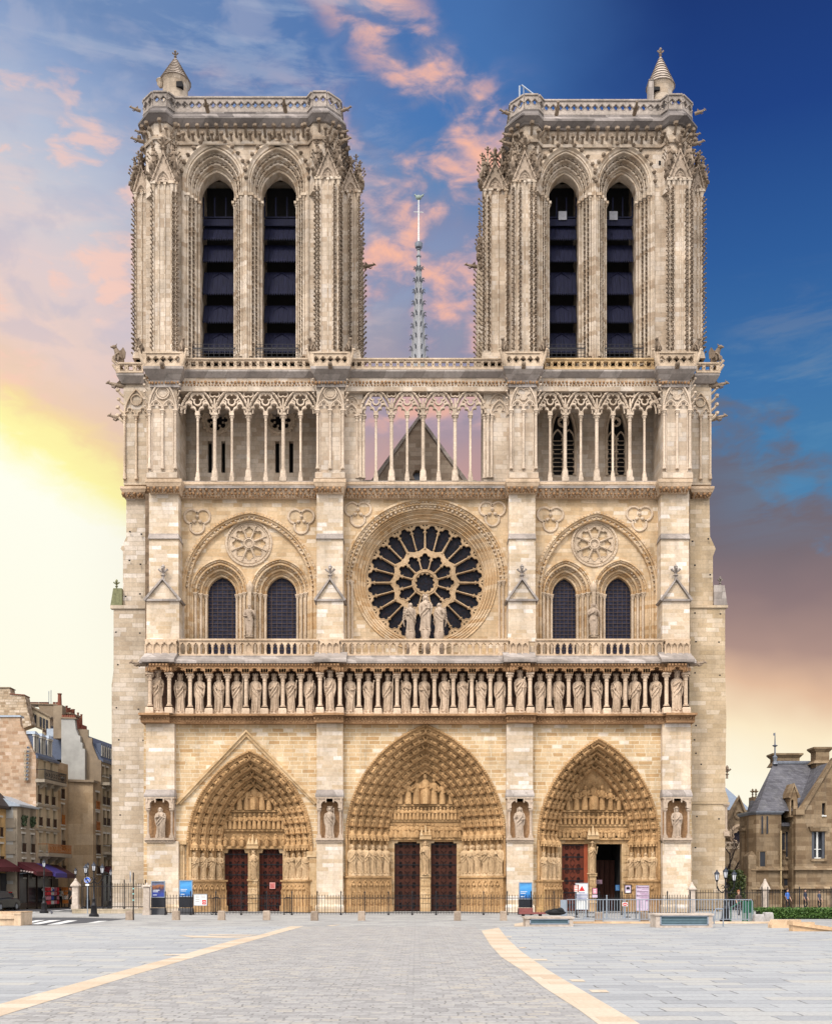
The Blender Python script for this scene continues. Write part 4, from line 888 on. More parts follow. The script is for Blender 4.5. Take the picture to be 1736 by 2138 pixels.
# ================= level 3: the great open gallery =================
YG = 1.1; ZL = Z(1004, .9); ZC = Z(864.5, YG); ZT = Z(808, YG)
def gallery(name, cols, e0, e1, parent, label=None):
 G = grp('arcade', parent, label); xs = [X(c, YG) for c in cols]; x0, x1 = X(e0, YG), X(e1, YG)
 for i, x in enumerate(xs):
  m = MB(); big = i % 2; r = .125 if big else .085
  m.box(x-r*1.9, x+r*1.9, YG-r*1.9, YG+r*1.9, ZL, ZL+.28); m.lathe(x, YG, [(r*1.9,ZL+.28),(r*1.7,ZL+(.75 if big else .55)),(r*1.2,ZL+(.85 if big else .65))], 8)
  column(m, x, YG, ZL+(.6 if big else .42), ZC, r, 10, .55, .36, False); part('column', m, ST_CARVE2, G, 35)
 E = [x0] + xs + [x1]; bot = [(x1, ZC)]
 for j in range(len(E)-1, 0, -1):
  a, b = E[j-1], E[j]; g2 = .12
  w = (b-a)/2 - (g2 if 0 < j-1 and j < len(E)-1 else g2*.8);
  if w < .15: bot += [(b, ZC), (a, ZC)]; continue
  bot += trefarch((a+b)/2, w, ZC, 4, .92)
 bot += [(x0, ZC)]
 h = ZT - ZC; t = MB(); thin = [x for i, x in enumerate(xs) if i % 2 == 0]; thick = [x for i, x in enumerate(xs) if i % 2]; d = (xs[-1]-xs[0])/(len(xs)-1)
 t.plate(list(reversed(bot)) + [(q[0], q[1]+.17) for q in bot], [], YG-.12, YG+.12)
 inb = lambda p: [q for q in p if x0-.01 <= q[0] <= x1+.01]
 for x in thin:
  ar = inb(archp(x, d, ZC, h*.95, .05, 14)); t.bar(ar, .15, YG-.15, YG+.14); t.roll(ar, .06, YG-.17, 5); bumps(t, ar, YG-.22, .36, .075)
  c = inb(archp(x, d, ZC, h*.95, .30, 10));
  if len(c) > 3: t.roll(c, .05, YG-.06, 5)
  f = inb(foil(x, ZC + h*.56, 3, d*.21, d*.19, 7, -pi/2)); t.bar(f, .10, YG-.11, YG+.10, len(f) > 17)
  for k in range(3): a = pi/2 + k*2*pi/3; t.blob(x + d*.17*cos(a), YG-.1, ZC + h*.56 + d*.17*sin(a), .07, .07, .07, 5, 3)
  for s in (-1, 1):
   if x0 < x + s*d*.45 < x1: t.bar(circ(x + s*d*.44, ZC + h*.40, d*.115, 10), .07, YG-.10, YG+.09, True)
  t.blob(x, YG-.2, ZC+h*.95, .16, .13, .16, 6, 4)
 for x in thick + [x0 + d*.1, x1 - d*.1]:
  if x0 + d*.4 < x < x1 - d*.4: t.bar(foil(x, ZC + h*.76, 3, d*.16, d*.145, 6, pi/2), .09, YG-.11, YG+.10, True); t.box(x-.05, x+.05, YG-.13, YG+.13, ZC, ZC+h*.55)
  for s in (-1, 1): t.bar([(x + s*d*.06, ZC + h*.96), (x + s*d*.42, ZC + h*.96), (x + s*d*.62, ZC+h*.98)], .10, YG-.10, YG+.10) if x0 < x + s*d*.62 < x1 else None
 for a, b in zip(E, E[1:]):
  w = (b-a)/2 - .10
  if w > .15: t.roll(trefarch((a+b)/2, w, ZC, 4, .92), .045, YG-.13, 4)
 t.box(x0, x1, YG-.2, YG+.2, ZT, ZT+.12)
 part('tracery_head', t, ST_CARVE2, G, 40); return G
ST_CARVE2 = stone('stone_gallery_columns', [(0, (.40,.32,.22)), (.5, (.55,.47,.36)), (1, (.62,.55,.44))], (.5,.4,.3), blocks=False, streak=.25, damt=.3)
GL = gallery('l', [412.7,448.3,484,518.7,554.7,591,627.3], 376, 662, CATH)
GC = gallery('c', [784.5,817,849.6,882.8,915.3,949.5,981.4], 752, 1016, CATH)
GR = gallery('r', [1147.6,1179,1211.8,1245,1278.5,1314,1344.5], 1120, 1384, CATH)
# tower walls behind the arcade
YW = 4.4
for side, (a, b), sl in (('n', (300, 725), [(433.5,442.5),(461.5,470),(574,583),(603,612)]), ('s', (1052, 1443), [])):
 G = GL if side == 'n' else GR
 zb, zt = Z(1012, YW), Z(780, YW); hs = []
 if side == 'n':
  for u, v in sl: hs.append([(X(u,YW),Z(987,YW)),(X(v,YW),Z(987,YW)),(X(v,YW),Z(921,YW)),(X(u,YW),Z(921,YW))])
  for px in (453, 585): hs.append(circ(X(px,YW), Z(876,YW), 26*S(YW), 20))
 else:
  for u, v in ((1152, 1199), (1267, 1305)): A = (X((u+v)/2,YW), (v-u)/2*S(YW), Z(905,YW), Z(846,YW)-Z(905,YW)); hs.append(archp(*A, 0, 10, Z(993,YW)))
 part('gallery_back_wall', MB().plate([(X(a,YW)+.6,zb),(X(b,YW)-.6,zb),(X(b,YW)-.6,zt),(X(a,YW)+.6,zt)], hs, YW, YW+.5), ST_TOWER, G)
 m = MB(); m.box(X(a,YW)+.7, X(b,YW)-.7, YW+.9, 14, zb, zt); part('dark_room', m, M_DARK, G)  # solid near-black block; the room's darkness is put into its colour
 t = MB()
 if side == 'n':
  for px in (453, 585):
   cx, cz, r = X(px,YW), Z(876,YW), 26*S(YW); t.plate(circ(cx, cz, r*1.02, 24), [foil(cx, cz, 8, r*.20, r*.66, 5)], YW+.05, YW+.3); t.roll(circ(cx, cz, r*1.1, 30), .12, YW-.02, 6, True); bumps(t, circ(cx, cz, r*1.22, 30), YW-.05, .3, .12)
   for q in range(8): aa = 2*pi*q/8+pi/8; t.blob(cx+r*.5*cos(aa), YW+.1, cz+r*.5*sin(aa), .1, .1, .1, 5, 3)
 else:
  for u, v in ((1152, 1199), (1267, 1305)):
   cx, w = X((u+v)/2,YW), (v-u)/2*S(YW); zs, ap = Z(905,YW), Z(846,YW); A = (cx, w, zs, ap-zs)
   t.roll(archp(*A, -.05, 12, Z(993,YW)), .10, YW-.02, 6); t.roll(archp(*A, -.22, 12, zs), .06, YW-.04, 5)
   column(t, cx, YW+.1, Z(993,YW), Z(915,YW), .08, 8, .3, .3, False)
   for s in (-1, 1): t.roll(archp(cx+s*w/2, w*.5, Z(918,YW), w*.95, .02, 8), .06, YW+.08, 5)
   t.roll(circ(cx, Z(880,YW), w*.45, 20), .07, YW+.08, 5, True); t.roll(foil(cx, Z(880,YW), 4, w*.17, w*.2, 5), .04, YW+.1, 4, True)
   for xx in (cx-w*.94, cx-w*.1, cx+w*.1, cx+w*.94):
    z = Z(990,YW)
    while z < Z(918,YW): t.blob(xx, YW+.02, z, .11, .10, .09, 5, 3); z += .55
   for q in range(9): t.box(cx-w, cx+w, YW+.25, YW+.29, Z(990-q*9,YW), Z(990-q*9,YW)+.04)
 part('gallery_tracery', t, ST_CARVE, G, 40)
# solid flanks of the central opening with blind arches, low ledge
for a, b in ((712, 757), (1009, 1066)): part('screen_flank', MB().box(X(a,1.2), X(b,1.2), 1.25, 4.2, ZL-.1, Z(790,1.2)), ST_TOWER, GC)
m = MB(); m.box(X(368), X(1385), .9, 4.6, ZL-.5, ZL); part('gallery_floor', m, ST_GREY, GC)
m = MB()
for a, b in ((719, 748), (1022, 1062)):
 cx, w = X((a+b)/2, 1.2), (b-a)/2*S(1.2); m.roll(archp(cx, w*.9, ZC, w*1.5, 0, 8), .08, 1.2, 5); m.roll(trefarch(cx, w*.75, ZC-.1, 4, 1.0), .05, 1.22, 4); m.roll(circ(cx, ZC+w*1.25+.25, w*.28, 12), .05, 1.22, 4, True)
 m.roll(archp(cx, w*1.0, ZC+.7, w*1.2, 0, 8), .05, 1.2, 5)
for px in (745, 752, 759, 1011, 1018, 1026): column(m, X(px, 1.15), 1.18+.1*(px % 2), ZL, ZC, .09, 8, .5, .7, False)
part('blind_arch', m, ST_CARVE2, GC, 40)
# ---- piers between the arcades ----
PR = [(308.8, 371), (659, 719.7), (1062, 1122), (1381, 1443)]
for i, (a, b) in enumerate(PR):
 y = .5; x0, x1 = X(a, y), X(b, y); xc = (x0+x1)/2; hw = (x1-x0)/2; B = BUT[i][2]; zb, zt = Z(1000, y), Z(785, y)
 m = MB(); m.box(x0+.06, x1-.06, y, 3.5, zb-.1, zt); m.fr(x0-.02, x1+.02, y-.32, 3, zb-.05, x0-.02, x1+.02, y-.30, 3, zb+.35); m.fr(x0-.02, x1+.02, y-.30, 3, zb+.35, x0+.05, x1-.05, y, 3, zb+.5)
 part('gallery_pier', m, ST_TOWER, B)
 t = MB(); zc = Z(857, y); xs = [x0+.14, xc, x1-.14]
 for x in xs: column(t, x, y-.12, zb+.3, zc, .085, 8, .42, .8, False)
 for x in (x0+.30, x1-.30): t.lathe(x, y-.02, [(.06, zb+.5), (.06, zc-.1)], 6)
 for s in (0, 1):
  c_ = (xs[s]+xs[s+1])/2; w = (xs[s+1]-xs[s])/2; t.roll(trefarch(c_, w*.9, zc, 4, 1.0), .055, y-.1, 5); t.roll(archp(c_, w, zc, w*1.5, 0, 7), .05, y-.14, 5)
 t.roll(archp(xc, hw*.92, zc, hw*2.05, 0, 10), .075, y-.12, 6); t.roll(archp(xc, hw*.92, zc, hw*2.05, .14, 10), .04, y-.06, 5)
 rc = zc + hw*1.18
 if i < 2: t.roll(circ(xc, rc, hw*.42, 20), .065, y-.05, 6, True); t.roll(circ(xc, rc, hw*.28, 18), .03, y-.02, 5, True)
 else: t.roll(foil(xc, rc, 3, hw*.24, hw*.24, 6, -pi/2), .06, y-.05, 5, True)
 for xx, d_ in ((x0, -1), (x1, 1)): crocket_line(t, xx, y-.02, zc+.1, zt-.2, .48, .26, d_*.7, -.7)
 part('pier_arcading', t, ST_CARVE2, B, 40)
 f = MB(); bumps(f, [(x0, zt-.14), (x1, zt-.14)], y-.06, .22, .10); bumps(f, [(x0, zt-.34), (x1, zt-.34)], y-.04, .2, .07)
 part('pier_foliage', f, ST_FRIEZE, B, 60)
# outer ends of the gallery
for a, b, s in ((258, 312, -1), (1438, 1484, 1)):
 y = 2.9; x0, x1 = X(a, y), X(b, y); G = grp('gallery_end'); zb, zt = Z(1012, y), Z(780, y)
 m = MB(); m.box(x0, x1, y, 13, zb, zt); part('end_wall', m, ST_SIDE, G)
 t = MB(); zc = Z(868, y); n = 2; w = (x1-x0)/(2*n)*.9
 for q in range(n+1): column(t, x0+.1+(x1-x0-.2)*q/n, y-.1, zb, zc, .085, 8, .42, .8, False)
 for q in range(n): c_ = x0 + (x1-x0)*(q+.5)/n; t.roll(trefarch(c_, w*.85, zc, 4, 1.0), .05, y-.08, 5)
 cx = (x0+x1)/2; hw = (x1-x0)/2; t.roll(archp(cx, hw*.9, zc, hw*2, 0, 10), .075, y-.1, 6); t.roll(circ(cx, zc+hw*1.2, hw*.4, 18), .06, y-.06, 5, True)
 xe = x0 if s < 0 else x1; crocket_line(t, xe, y+.1, Z(870, y), Z(800, y), .62, .42, s*1.0, -.1)
 bumps(t, [(x0, zt-.25), (x1, zt-.25)], y-.05, .24, .12)
 part('end_arcading', t, ST_CARVE, G, 45)
 gargoyle('gargoyle', (xe, y+.1, Z(805, y)), (s, -.2), 1.2, G); gargoyle('gargoyle', (xe, y+.6, Z(868, y)), (s, -.3), 1.2, G)
# ---- cornice and balustrade at the foot of the towers ----
GT = grp('upper_balustrade'); SCN2 = grp('upper_cornice')
def quatre2(p0, p1, z0, z1, n, parent, mat=None):
 m = MB(); dx, dy = p1[0]-p0[0], p1[1]-p0[1]; l = hypot(dx, dy); dx /= l; dy /= l; w = l/n; h = z1 - z0 - .2; hw = w/2; cell = MB(); r = min(hw, h/2)
 fo = lambda k: foil(0, h/2, 4, r*k, r*.44, 5, pi/4 if h < w*1.2 else pi/2)
 cell.plate([(-hw, 0), (hw, 0), (hw, h), (-hw, h)], [fo(.37)], -.09, .09); cell.roll(fo(.47), .026, -.10, 4, True)
 for s in (-1, 1): cell.blob(s*hw, -.1, h/2, .05, .04, .05, 5, 3)
 for i in range(n):
  c = w*(i+.5); m.add([(p0[0]+(a+c)*dx-b*dy, p0[1]+(a+c)*dy+b*dx, q+z0+.1) for a, b, q in cell.v], cell.f)
 for wd, za, zb in ((.13, z0, z0+.1), (.17, z1-.1, z1)):
  nx, ny = -dy*wd, dx*wd; m.prz([(p0[0]-nx, p0[1]-ny), (p1[0]-nx, p1[1]-ny), (p1[0]+nx, p1[1]+ny), (p0[0]+nx, p0[1]+ny)], za, zb)
 return part('balustrade_panel', m, mat or ST_CARVE, parent, 40)
def quatre_run(x0, x1, y, z0, z1, n, parent, mat=None, axis='x'):
 if axis == 'x': return quatre2((x0, y), (x1, y), z0, z1, n, parent, mat)
 return quatre2((y, x0), (y, x1), z0, z1, n, parent, mat)
ST_OCH = stone('stone_ochre_stained', [(0, (.36,.24,.11)), (.5, (.50,.37,.20)), (1, (.56,.45,.29))], (.5,.4,.3), blocks=False, streak=.3, damt=.35)
yB = .65
for a, b, n, mt in ((380, 650, 17, None), (728, 1050, 22, None), (1136, 1376, 16, ST_OCH)): quatre_run(X(a, yB), X(b, yB), yB, Z(773, yB), Z(749.5, yB), n, GT, mt)
def cor2(x0, x1, yf, yb, zt, hs=.34, hf=.62):
 m = MB(); m.box(x0, x1, yf, yb, zt-.14, zt); m.fr(x0+.2, x1-.2, yf+.3, yb, zt-hs-.1, x0, x1, yf, yb, zt-.14)
 part('cornice_slab', m, ST_GREY, SCN2)
 m = MB(); m.box(x0+.24, x1-.24, yf+.36, yb, zt-hs-hf-.4, zt-hs-.1); part('frieze_wall', m, ST_TOWER, SCN2)
 f = MB(); bumps(f, [(x0+.25, zt-hs-.42), (x1-.25, zt-hs-.42)], yf+.32, .26, .10, .08); bumps(f, [(x0+.25, zt-hs-.60), (x1-.25, zt-hs-.60)], yf+.34, .21, .07, .06)
 part('frieze_foliage', f, ST_FRIEZE, SCN2, 60)
for a, b, c in ((366, 668, 5), (712, 1069, 1.7), (1114, 1388, 5)): cor2(X(a, .6), X(b, .6), .45, c, Z(773, .6))
for i, (a, b) in enumerate(PR):
 y = -.25; x0, x1 = X(a-11, y), X(b+11, y); z0, z1 = Z(764, y), Z(734, y); B = BUT[i][2]
 m = MB(); m.box(x0, x1, y, 3.5, z0-.18, z0); m.fr(x0+.35, x1-.35, y+.55, 3.5, z0-.70, x0, x1, y, 3.5, z0-.18); m.box(x0+.36, x1-.36, y+.56, 3.4, Z(800, y), z0-.68)
 part('bracket_slab', m, ST_GREY, B)
 f = MB(); bumps(f, [(x0+.35, z0-.92), (x1-.35, z0-.92)], y+.5, .22, .11, .09); part('bracket_foliage', f, ST_FRIEZE, B, 60)
 quatre_run(x0+.12, x1-.12, y+.16, z0, z1, 5, B)
 for xx, s in ((x0+.12, -1), (x1-.12, 1)): quatre_run(y+.16, y+2.4, xx, z0, z1, 5, B, None, s)
 k = MB()
 for xx, s in ((x0+.1, -1), (x1-.1, 1)): k.box(xx-.13, xx+.13, y+.02, y+.3, z0, z1+.02); k.tube([(xx, y+.1, z0+.1), (xx+s*.14, y+.0, z0+.35), (xx+s*.34, y-.12, z1+.05)], [.12,.11,.09], 6); k.blob(xx+s*.36, y-.13, z1+.06, .14, .12, .1, 6, 4)
 part('corner_horn', k, ST_CARVE, B, 45)
 g_ = MB(); xc = (x0+x1)/2; g_.box(xc-.13, xc+.13, y-.32, y+.1, z0-.2, z0+.12); g_.blob(xc, y-.36, z0-.02, .15, .18, .16, 7, 5); part('spout_head', g_, ST_CROCK, B)
for (a, b), s in (((243, 300), -1), ((1450, 1502), 1)):
 y = 2.4; x0, x1 = X(a, y), X(b, y); quatre_run(x0+.1, x1-.05, y+.1, Z(778, y), Z(757, y), 3, GT); xe = x0+.1 if s < 0 else x1-.1
 quatre_run(y+.1, y+9, xe, Z(778, y), Z(757, y), 16, GT, None, s)
 m = MB(); m.box(x0, x1, y, 13, Z(779, y)-.15, Z(779, y)); m.fr(x0+(.3 if s < 0 else 0), x1-(.3 if s > 0 else 0), y+.3, 13, Z(796, y), x0, x1, y, 13, Z(779, y)-.15); part('cornice_slab', m, ST_GREY, SCN2)
 k = MB(); k.box(xe-.15, xe+.15, y, y+.3, Z(778, y), Z(755, y)); k.tube([(xe, y+.1, Z(776, y)), (xe+s*.2, y, Z(768, y)), (xe+s*.35, y-.1, Z(762, y))], [.12,.1,.08], 6); k.tube([(xe, y+.1, Z(764, y)), (xe+s*.2, y, Z(757, y)), (xe+s*.38, y-.1, Z(753, y))], [.12,.1,.08], 6); part('corner_horn', k, ST_CARVE, GT, 45)
m = MB(); m.box(X(366, 2), X(728, 2), 1.0, 13, Z(776, 1), Z(774, 1)); m.box(X(728, 2), X(1052, 2), 1.0, 2.1, Z(776, 1), Z(774, 1)); m.box(X(1052, 2), X(1385, 2), 1.0, 13, Z(776, 1), Z(774, 1)); part('terrace_floor', m, ST_GREY, GT)
# ================= the towers =================
YT = 1.5
M_PALE = plain('pale_pane', (.20,.20,.23), .4); ST_PIN = stone('stone_pinnacle', [(0, (.20,.165,.12)), (.5, (.40,.335,.255)), (1, (.52,.45,.36))], (.2,.2,.2), blocks=False, streak=.5, damt=.65)
M_WHITE = plain('white_paint', (.62,.62,.6), .5, var=.1)
ST_TMID = stone('stone_tower_moulding', [(0, (.37,.29,.20)), (.5, (.52,.45,.34)), (1, (.59,.53,.43))], (.38,.32,.25), bh=.33, bw=.6, mamt=.4, streak=.3, damt=.35)
def gablet(m, c, xc, hw, y, zb, zt):
 """crocketed gable over a trefoil arch with flanking pinnacles"""
 m.plate([(xc-hw, zb), (xc+hw, zb), (xc, zt)], [], y, y+.5)
 m.roll([(xc-hw*1.05, zb-.02), (xc, zt+.1), (xc+hw*1.05, zb-.02)], .10, y-.04, 6)
 m.roll(archp(xc, hw*.62, zb-.1, hw*1.05, 0, 8), .09, y-.03, 6); m.roll(trefarch(xc, hw*.45, zb-.1, 4, 1.0), .05, y, 4)
 for s in (-1, 1):
  for k in range(4): t = (k+.6)/4.4; crocket(c, xc+s*hw*(1-t)*1.05, y-.06, zb+(zt-zb)*t+.12, .34, s*.9, -.3)
 finial(c, xc, y+.0, zt-.1, (zt-zb)*.75)
def pinnacle(m, c, x, y, z0, h, r):
 m.lathe(x, y, [(r,z0),(r,z0+h*.4),(r*1.25,z0+h*.42),(r*1.25,z0+h*.46),(r*.8,z0+h*.48),(r*.15,z0+h*.86)], 4, 1, pi/4)
 for q in range(3):
  for s in (-1, 1): crocket(c, x+s*r*(.75-.2*q), y-.05, z0+h*(.55+.1*q), .2, s*.9, -.2)
 finial(c, x, y, z0+h*.82, h*.26)
def pier_front(T, a, b, yf, yb, zc, ap, shafts, side=0):
 """one tower buttress: ashlar core, crocketed shafts, gabled head"""
 x0, x1 = X(a, yf), X(b, yf); xc, hw = (x0+x1)/2, (x1-x0)/2; z0, z1 = Z(750, yf), Z(zc, yf); za = Z(ap, yf)
 m = MB(); m.box(x0+.12-(.6 if side > 0 else 0), x1-.12+(.6 if side < 0 else 0), yf+.05, yb, z0, z1+.6); m.fr(x0-.05, x1+.05, yf-.18, yb, z0, x0+.02, x1-.02, yf-.05, yb, z0+.5)
 part('pier_core', m, ST_TOWER, T)
 s = MB(); c = MB()
 for u, r, cro in shafts:
  x = X(u, yf); y = yf + (.02 if r > .12 else .03)
  s.lathe(x, y, [(r*1.5,z0+.3),(r*1.5,z0+.5),(r,z0+.7),(r,z1-.45),(r*1.1,z1-.42),(r*1.0,z1-.38),(r*1.7,z1-.12)], 8); s.box(x-r*1.9, x+r*1.9, y-r*1.9, y+r*1.6, z1-.12, z1+.08)
  if cro:
   crocket_line(c, x, y-r*.7, z0+.7, z1-.5, .33, .21, cro*.5, -.85)
   crocket_line(c, x, y-r*.3, z0+.7, z1-.5, .33, .18, cro*.9, -.2)
 if side:
  xe = x1 if side > 0 else x0; crocket_line(c, xe, yf+.25, z0+.5, z1-.4, .36, .20, side*1.0, -.1); crocket_line(c, xe-.05*side, yf+1.6, z0+.5, z1-.4, .36, .18, side*1.0, -.1)
 part('crocketed_shaft', s, ST_TMID, T, 40)
 g_ = MB(); gablet(g_, c, xc, hw*.92, yf-.08, z1+.05, za)
 for sx in (-1, 1):
  pinnacle(g_, c, xc+sx*hw*.98, yf+.15, z1+.1, (za-z1)*1.4, .25); pinnacle(g_, c, xc+sx*hw*.55, yf+.35, z1+.6, (za-z1)*1.45, .19)
  c.blob(xc+sx*hw*1.15, yf-.05, z1+.32, .2, .3, .24, 7, 5, .2); c.blob(xc+sx*hw*1.3, yf-.3, z1+.5, .13, .16, .13, 6, 4, .2)
  c.blob(xc+sx*hw*1.02, yf-.25, z1+(za-z1)*.55, .14, .18, .3, 6, 4, .25)
 for q in range(3): minifig(c, xc+(q-1)*hw*.8, yf+.1, za-.6+(.6 if q == 1 else 0), 1.15, 0, 1.1)
 g_.box(x0+.1, x1-.1, yf+.25, yb, z1+.05, z1+(za-z1)*.75)
 part('gabled_head', g_, ST_PIN, T, 40); part('crocket_carving', c, ST_CROCK, T, 50)
def tower(d):
 T = grp('bell_tower', None, d['label']); wl, wr = d['wall']; zb = Z(752, YT); zs = Z(290, YT)
 zst = d['stilt']; As = [(X(c, YT), w*S(YT), Z(zst, YT), Z(ap, YT)-Z(zst, YT), (w-hf)*S(YT), Z(389, YT), d['hi']*S(YT), Z(d['zs'], YT)) for c, w, ap, hf in d['arches']]
 def lap(A, t, n=14, z=None): f = t/A[4]; return archp(A[0], A[1]-t, A[2]+(A[5]-A[2])*f, A[3]+(A[6]-A[3])*f, 0, n, z)
 o = [(X(wl, YT), zb)]
 for A in As: o += list(reversed(lap(A, 0, 14, zb)))
 o += [(X(wr, YT), zb), (X(wr, YT), zs), (X(wl, YT), zs)]
 part('belfry_wall', MB().plate(o, [], YT, YT+.5), ST_TOWER, T)
 y1 = YT + 1.25; xl, xr = d['body']; fb = MB()
 fb.box(xl, xl+.6, YT+.3, 13, zb, zs); fb.box(xr-.6, xr, YT+.3, 13, zb, zs); fb.box(xl+.6, xr-.6, 5.4, 12.9, zb, zs-.05); fb.box(xl+.6, xr-.6, YT+.45, 12, max(A[2]+A[3] for A in As)-.1, zs-.02)
 ins = [xl+.6] + [v for A in As for v in (A[0]-A[1]+A[4]-.06, A[0]+A[1]-A[4]+.06)] + [xr-.6]
 for i in range(0, len(ins), 2): fb.box(ins[i], ins[i+1], y1+.05, 5.4, zb, zs-.04)
 part('tower_body', fb, ST_TOWER, T)
 for A in As:
  P = lambda t, A=A: lap(A, t, 14, zb)
  m = MB(); m.sweep(P, [(-.1, YT+.02), (-.12, YT-.10), (.0, YT-.16), (.06, YT-.05), (.08, YT)] + orders(.10, A[4], YT, y1, 4, .06) + [(A[4], y1+.6)]); part('belfry_arch', m, ST_TMID, T, 40)
  c = MB(); arch_caps2(c, A, y1, 4, zb); part('jamb_shaft', c, ST_TMID, T, 40)
  k = MB()
  hood = lap(A, -.12, 14)
  for q in resamp(hood, .62): k.blob(q[0], YT-.2, q[1]+.02, .17, .16, .13, 6, 4, .2)
  dt = (A[4]-.1)/4; dy = (y1-YT)/4
  for i, st in ((1, .33), (2, .33)):
   bumps(k, lap(A, .10+dt*(i+.45), 16), YT+dy*(i+.15), st, .11, .11)
   for s in (-1, 1): crocket_line(k, A[0]+s*(A[1]-.10-dt*(i+.45)), YT+dy*(i+.32), zb+.5, A[7]-.4, .34, .21, 0, -.9)
  part('crocket_carving', k, ST_CROCK, T, 50)  # loose carved crockets gathered in one mesh
  # sloping louvre boards with scalloped lead edges
  x0, x1 = A[0]-A[1]+A[4]+.02, A[0]+A[1]-A[4]-.02; ya = y1+.5
  for (pa, pb) in ((466,502), (506,548), (563,616), (634,675), (692,738)):
   za_, zb_ = Z(pa, ya+.5), Z(pb, ya+.5); n = 7; w = (x1-x0)/n; m = MB()
   for i in range(n): m.add([(x0+w*i, ya+.25+.02*(i % 2), zb_), (x0+w*(i+1)-.012, ya+.25+.02*(i % 2), zb_), (x0+w*(i+1)-.012, ya+.85, za_), (x0+w*i, ya+.85, za_), (x0+w*i, ya+.31, zb_-.02), (x0+w*(i+1)-.012, ya+.31, zb_-.02), (x0+w*(i+1)-.012, ya+.91, za_-.03), (x0+w*i, ya+.91, za_-.03)], [(0,1,2,3),(4,7,6,5),(0,4,5,1),(1,5,6,2),(2,6,7,3),(3,7,4,0)])
   for i in range(14): w2 = (x1-x0)/14; m.add([(x0+w2*i, ya+.24, zb_+.02), (x0+w2*(i+1), ya+.24, zb_+.02), (x0+w2*(i+.5), ya+.22, zb_-.17), (x0+w2*i, ya+.26, zb_+.02), (x0+w2*(i+1), ya+.26, zb_+.02), (x0+w2*(i+.5), ya+.25, zb_-.17)], [(0,1,2),(3,5,4),(0,2,5,3),(1,4,5,2),(0,3,4,1)])
   part('louvre_board', m, M_LOUV, T, 0)
  f = MB()
  for pz in (458, 504, 556, 626, 684): f.box(x0, x1, ya+.95, ya+1.1, Z(pz, ya), Z(pz-3, ya))
  for s in (-1, 1):
   for pz in (560, 630, 688): f.tube([(A[0]+s*.02, ya+.8, Z(pz-4, ya)), (A[0]+s*.75, ya+.7, Z(pz+14, ya))], .06, 4)
  f.box(x0, x1, ya+.5, ya+.56, Z(462, ya), Z(448, ya)); f.box(x0, x1, ya+.6, ya+.7, Z(444, ya), Z(441, ya));
  for q in range(4): xx = x0+(x1-x0)*(q+.0)/3; f.box(xx-.05, xx+.05, ya+.62, ya+.7, Z(442, ya), Z(400, ya))
  part('timber_frame', f, M_LOUV, T, 0)
  if d['pane']:
   p_ = MB(); u = A[0] + d['pane'].pop(0); p_.box(u-.3, u+.3, ya+.42, ya+.46, Z(451, ya), Z(433, ya)); part('pale_shutter', p_, M_PALE, T, 0)
  b = MB(); b.box(x0, x1, 5.2, 5.35, zb, Z(352, 3)); part('belfry_dark_sheet', b, M_DARK, T, 0)  # near-black sheet behind the boards paints the belfry's inner shade
  r = MB(); zr = Z(728, YT)
  for q in range(9): xx = x0-.3+(x1-x0+.6)*q/8; r.box(xx-.012, xx+.012, YT-.1, YT-.07, zb, zr+.25)
  for q in range(5): r.box(x0-.3, x1+.3, YT-.1, YT-.075, zb+.2+q*.22, zb+.22+q*.22)
  r.box(x0-.3, x1+.3, YT-.1, YT-.06, zr-.08, zr); part('wire_guard', r, M_IRON, T, 0)
 # mid shaft and edge shafts
 for args in d['piers']: pier_front(T, *args)
 # ---- crown of the tower ----
 XL, XR = d['crown']; c_ = .85; yc, ym = .80, 1.36
 def plan(g_, bk=13.0): return [(XL-g_, bk), (XL-g_, yc+c_), (XL+c_-g_*.5, yc-g_), (XL+c_+.95, yc-g_), (XL+c_+1.35, ym-g_), (XR-c_-1.35, ym-g_), (XR-c_-.95, yc-g_), (XR-c_+g_*.5, yc-g_), (XR+g_, yc+c_), (XR+g_, bk)]
 dz = d['dz']; zq = lambda py, y=.9: Z(py+dz, y)
 m = MB(); m.prz(plan(-.10), zq(292), zq(254)); m.prz(plan(.02), zq(292), zq(287), plan(.08)); m.prz(plan(.08), zq(287), zq(285), plan(-.06)); part('crown_wall', m, ST_TOWER, T)
 for xa, s in ((XL+.12, 1), (XR-.12, -1)): m = MB(); m.prz([(xa, 4), (xa, yc+c_+.1), (xa+s*(c_-.05), yc+.12), (xa+s*(c_+.85), yc+.12), (xa+s*(c_+1.2), YT+.05), (xa+s*(c_+1.2), 4)], Z(400, 1), zq(291)); part('corner_turret', m, ST_TOWER, T)
 m = MB(); m.prz(plan(.05), zq(256), zq(246), plan(.42)); m.prz(plan(.46), zq(246), zq(242)); m.prz(plan(.44), zq(242), zq(229), plan(.10)); m.prz(plan(.12), zq(229), zq(224)); part('crown_cornice', m, ST_GREYD, T)
 k = MB(); pf = plan(-.08)
 for (p0, p1) in zip(pf[1:-2], pf[2:-1]):
  l = hypot(p1[0]-p0[0], p1[1]-p0[1]); n = max(1, round(l/.69))
  if l < .6: n = 1
  nx, ny = (p1[1]-p0[1])/l, -(p1[0]-p0[0])/l
  for q in range(n):
   t = (q+.5)/n; crocket(k, p0[0]+(p1[0]-p0[0])*t, p0[1]+(p1[1]-p0[1])*t, zq(262), .46, nx*1.0, ny*1.0)
   t2 = (q+1.0)/n; crocket(k, p0[0]+(p1[0]-p0[0])*t2, p0[1]+(p1[1]-p0[1])*t2, zq(277), .44, nx*.9, ny*.9)
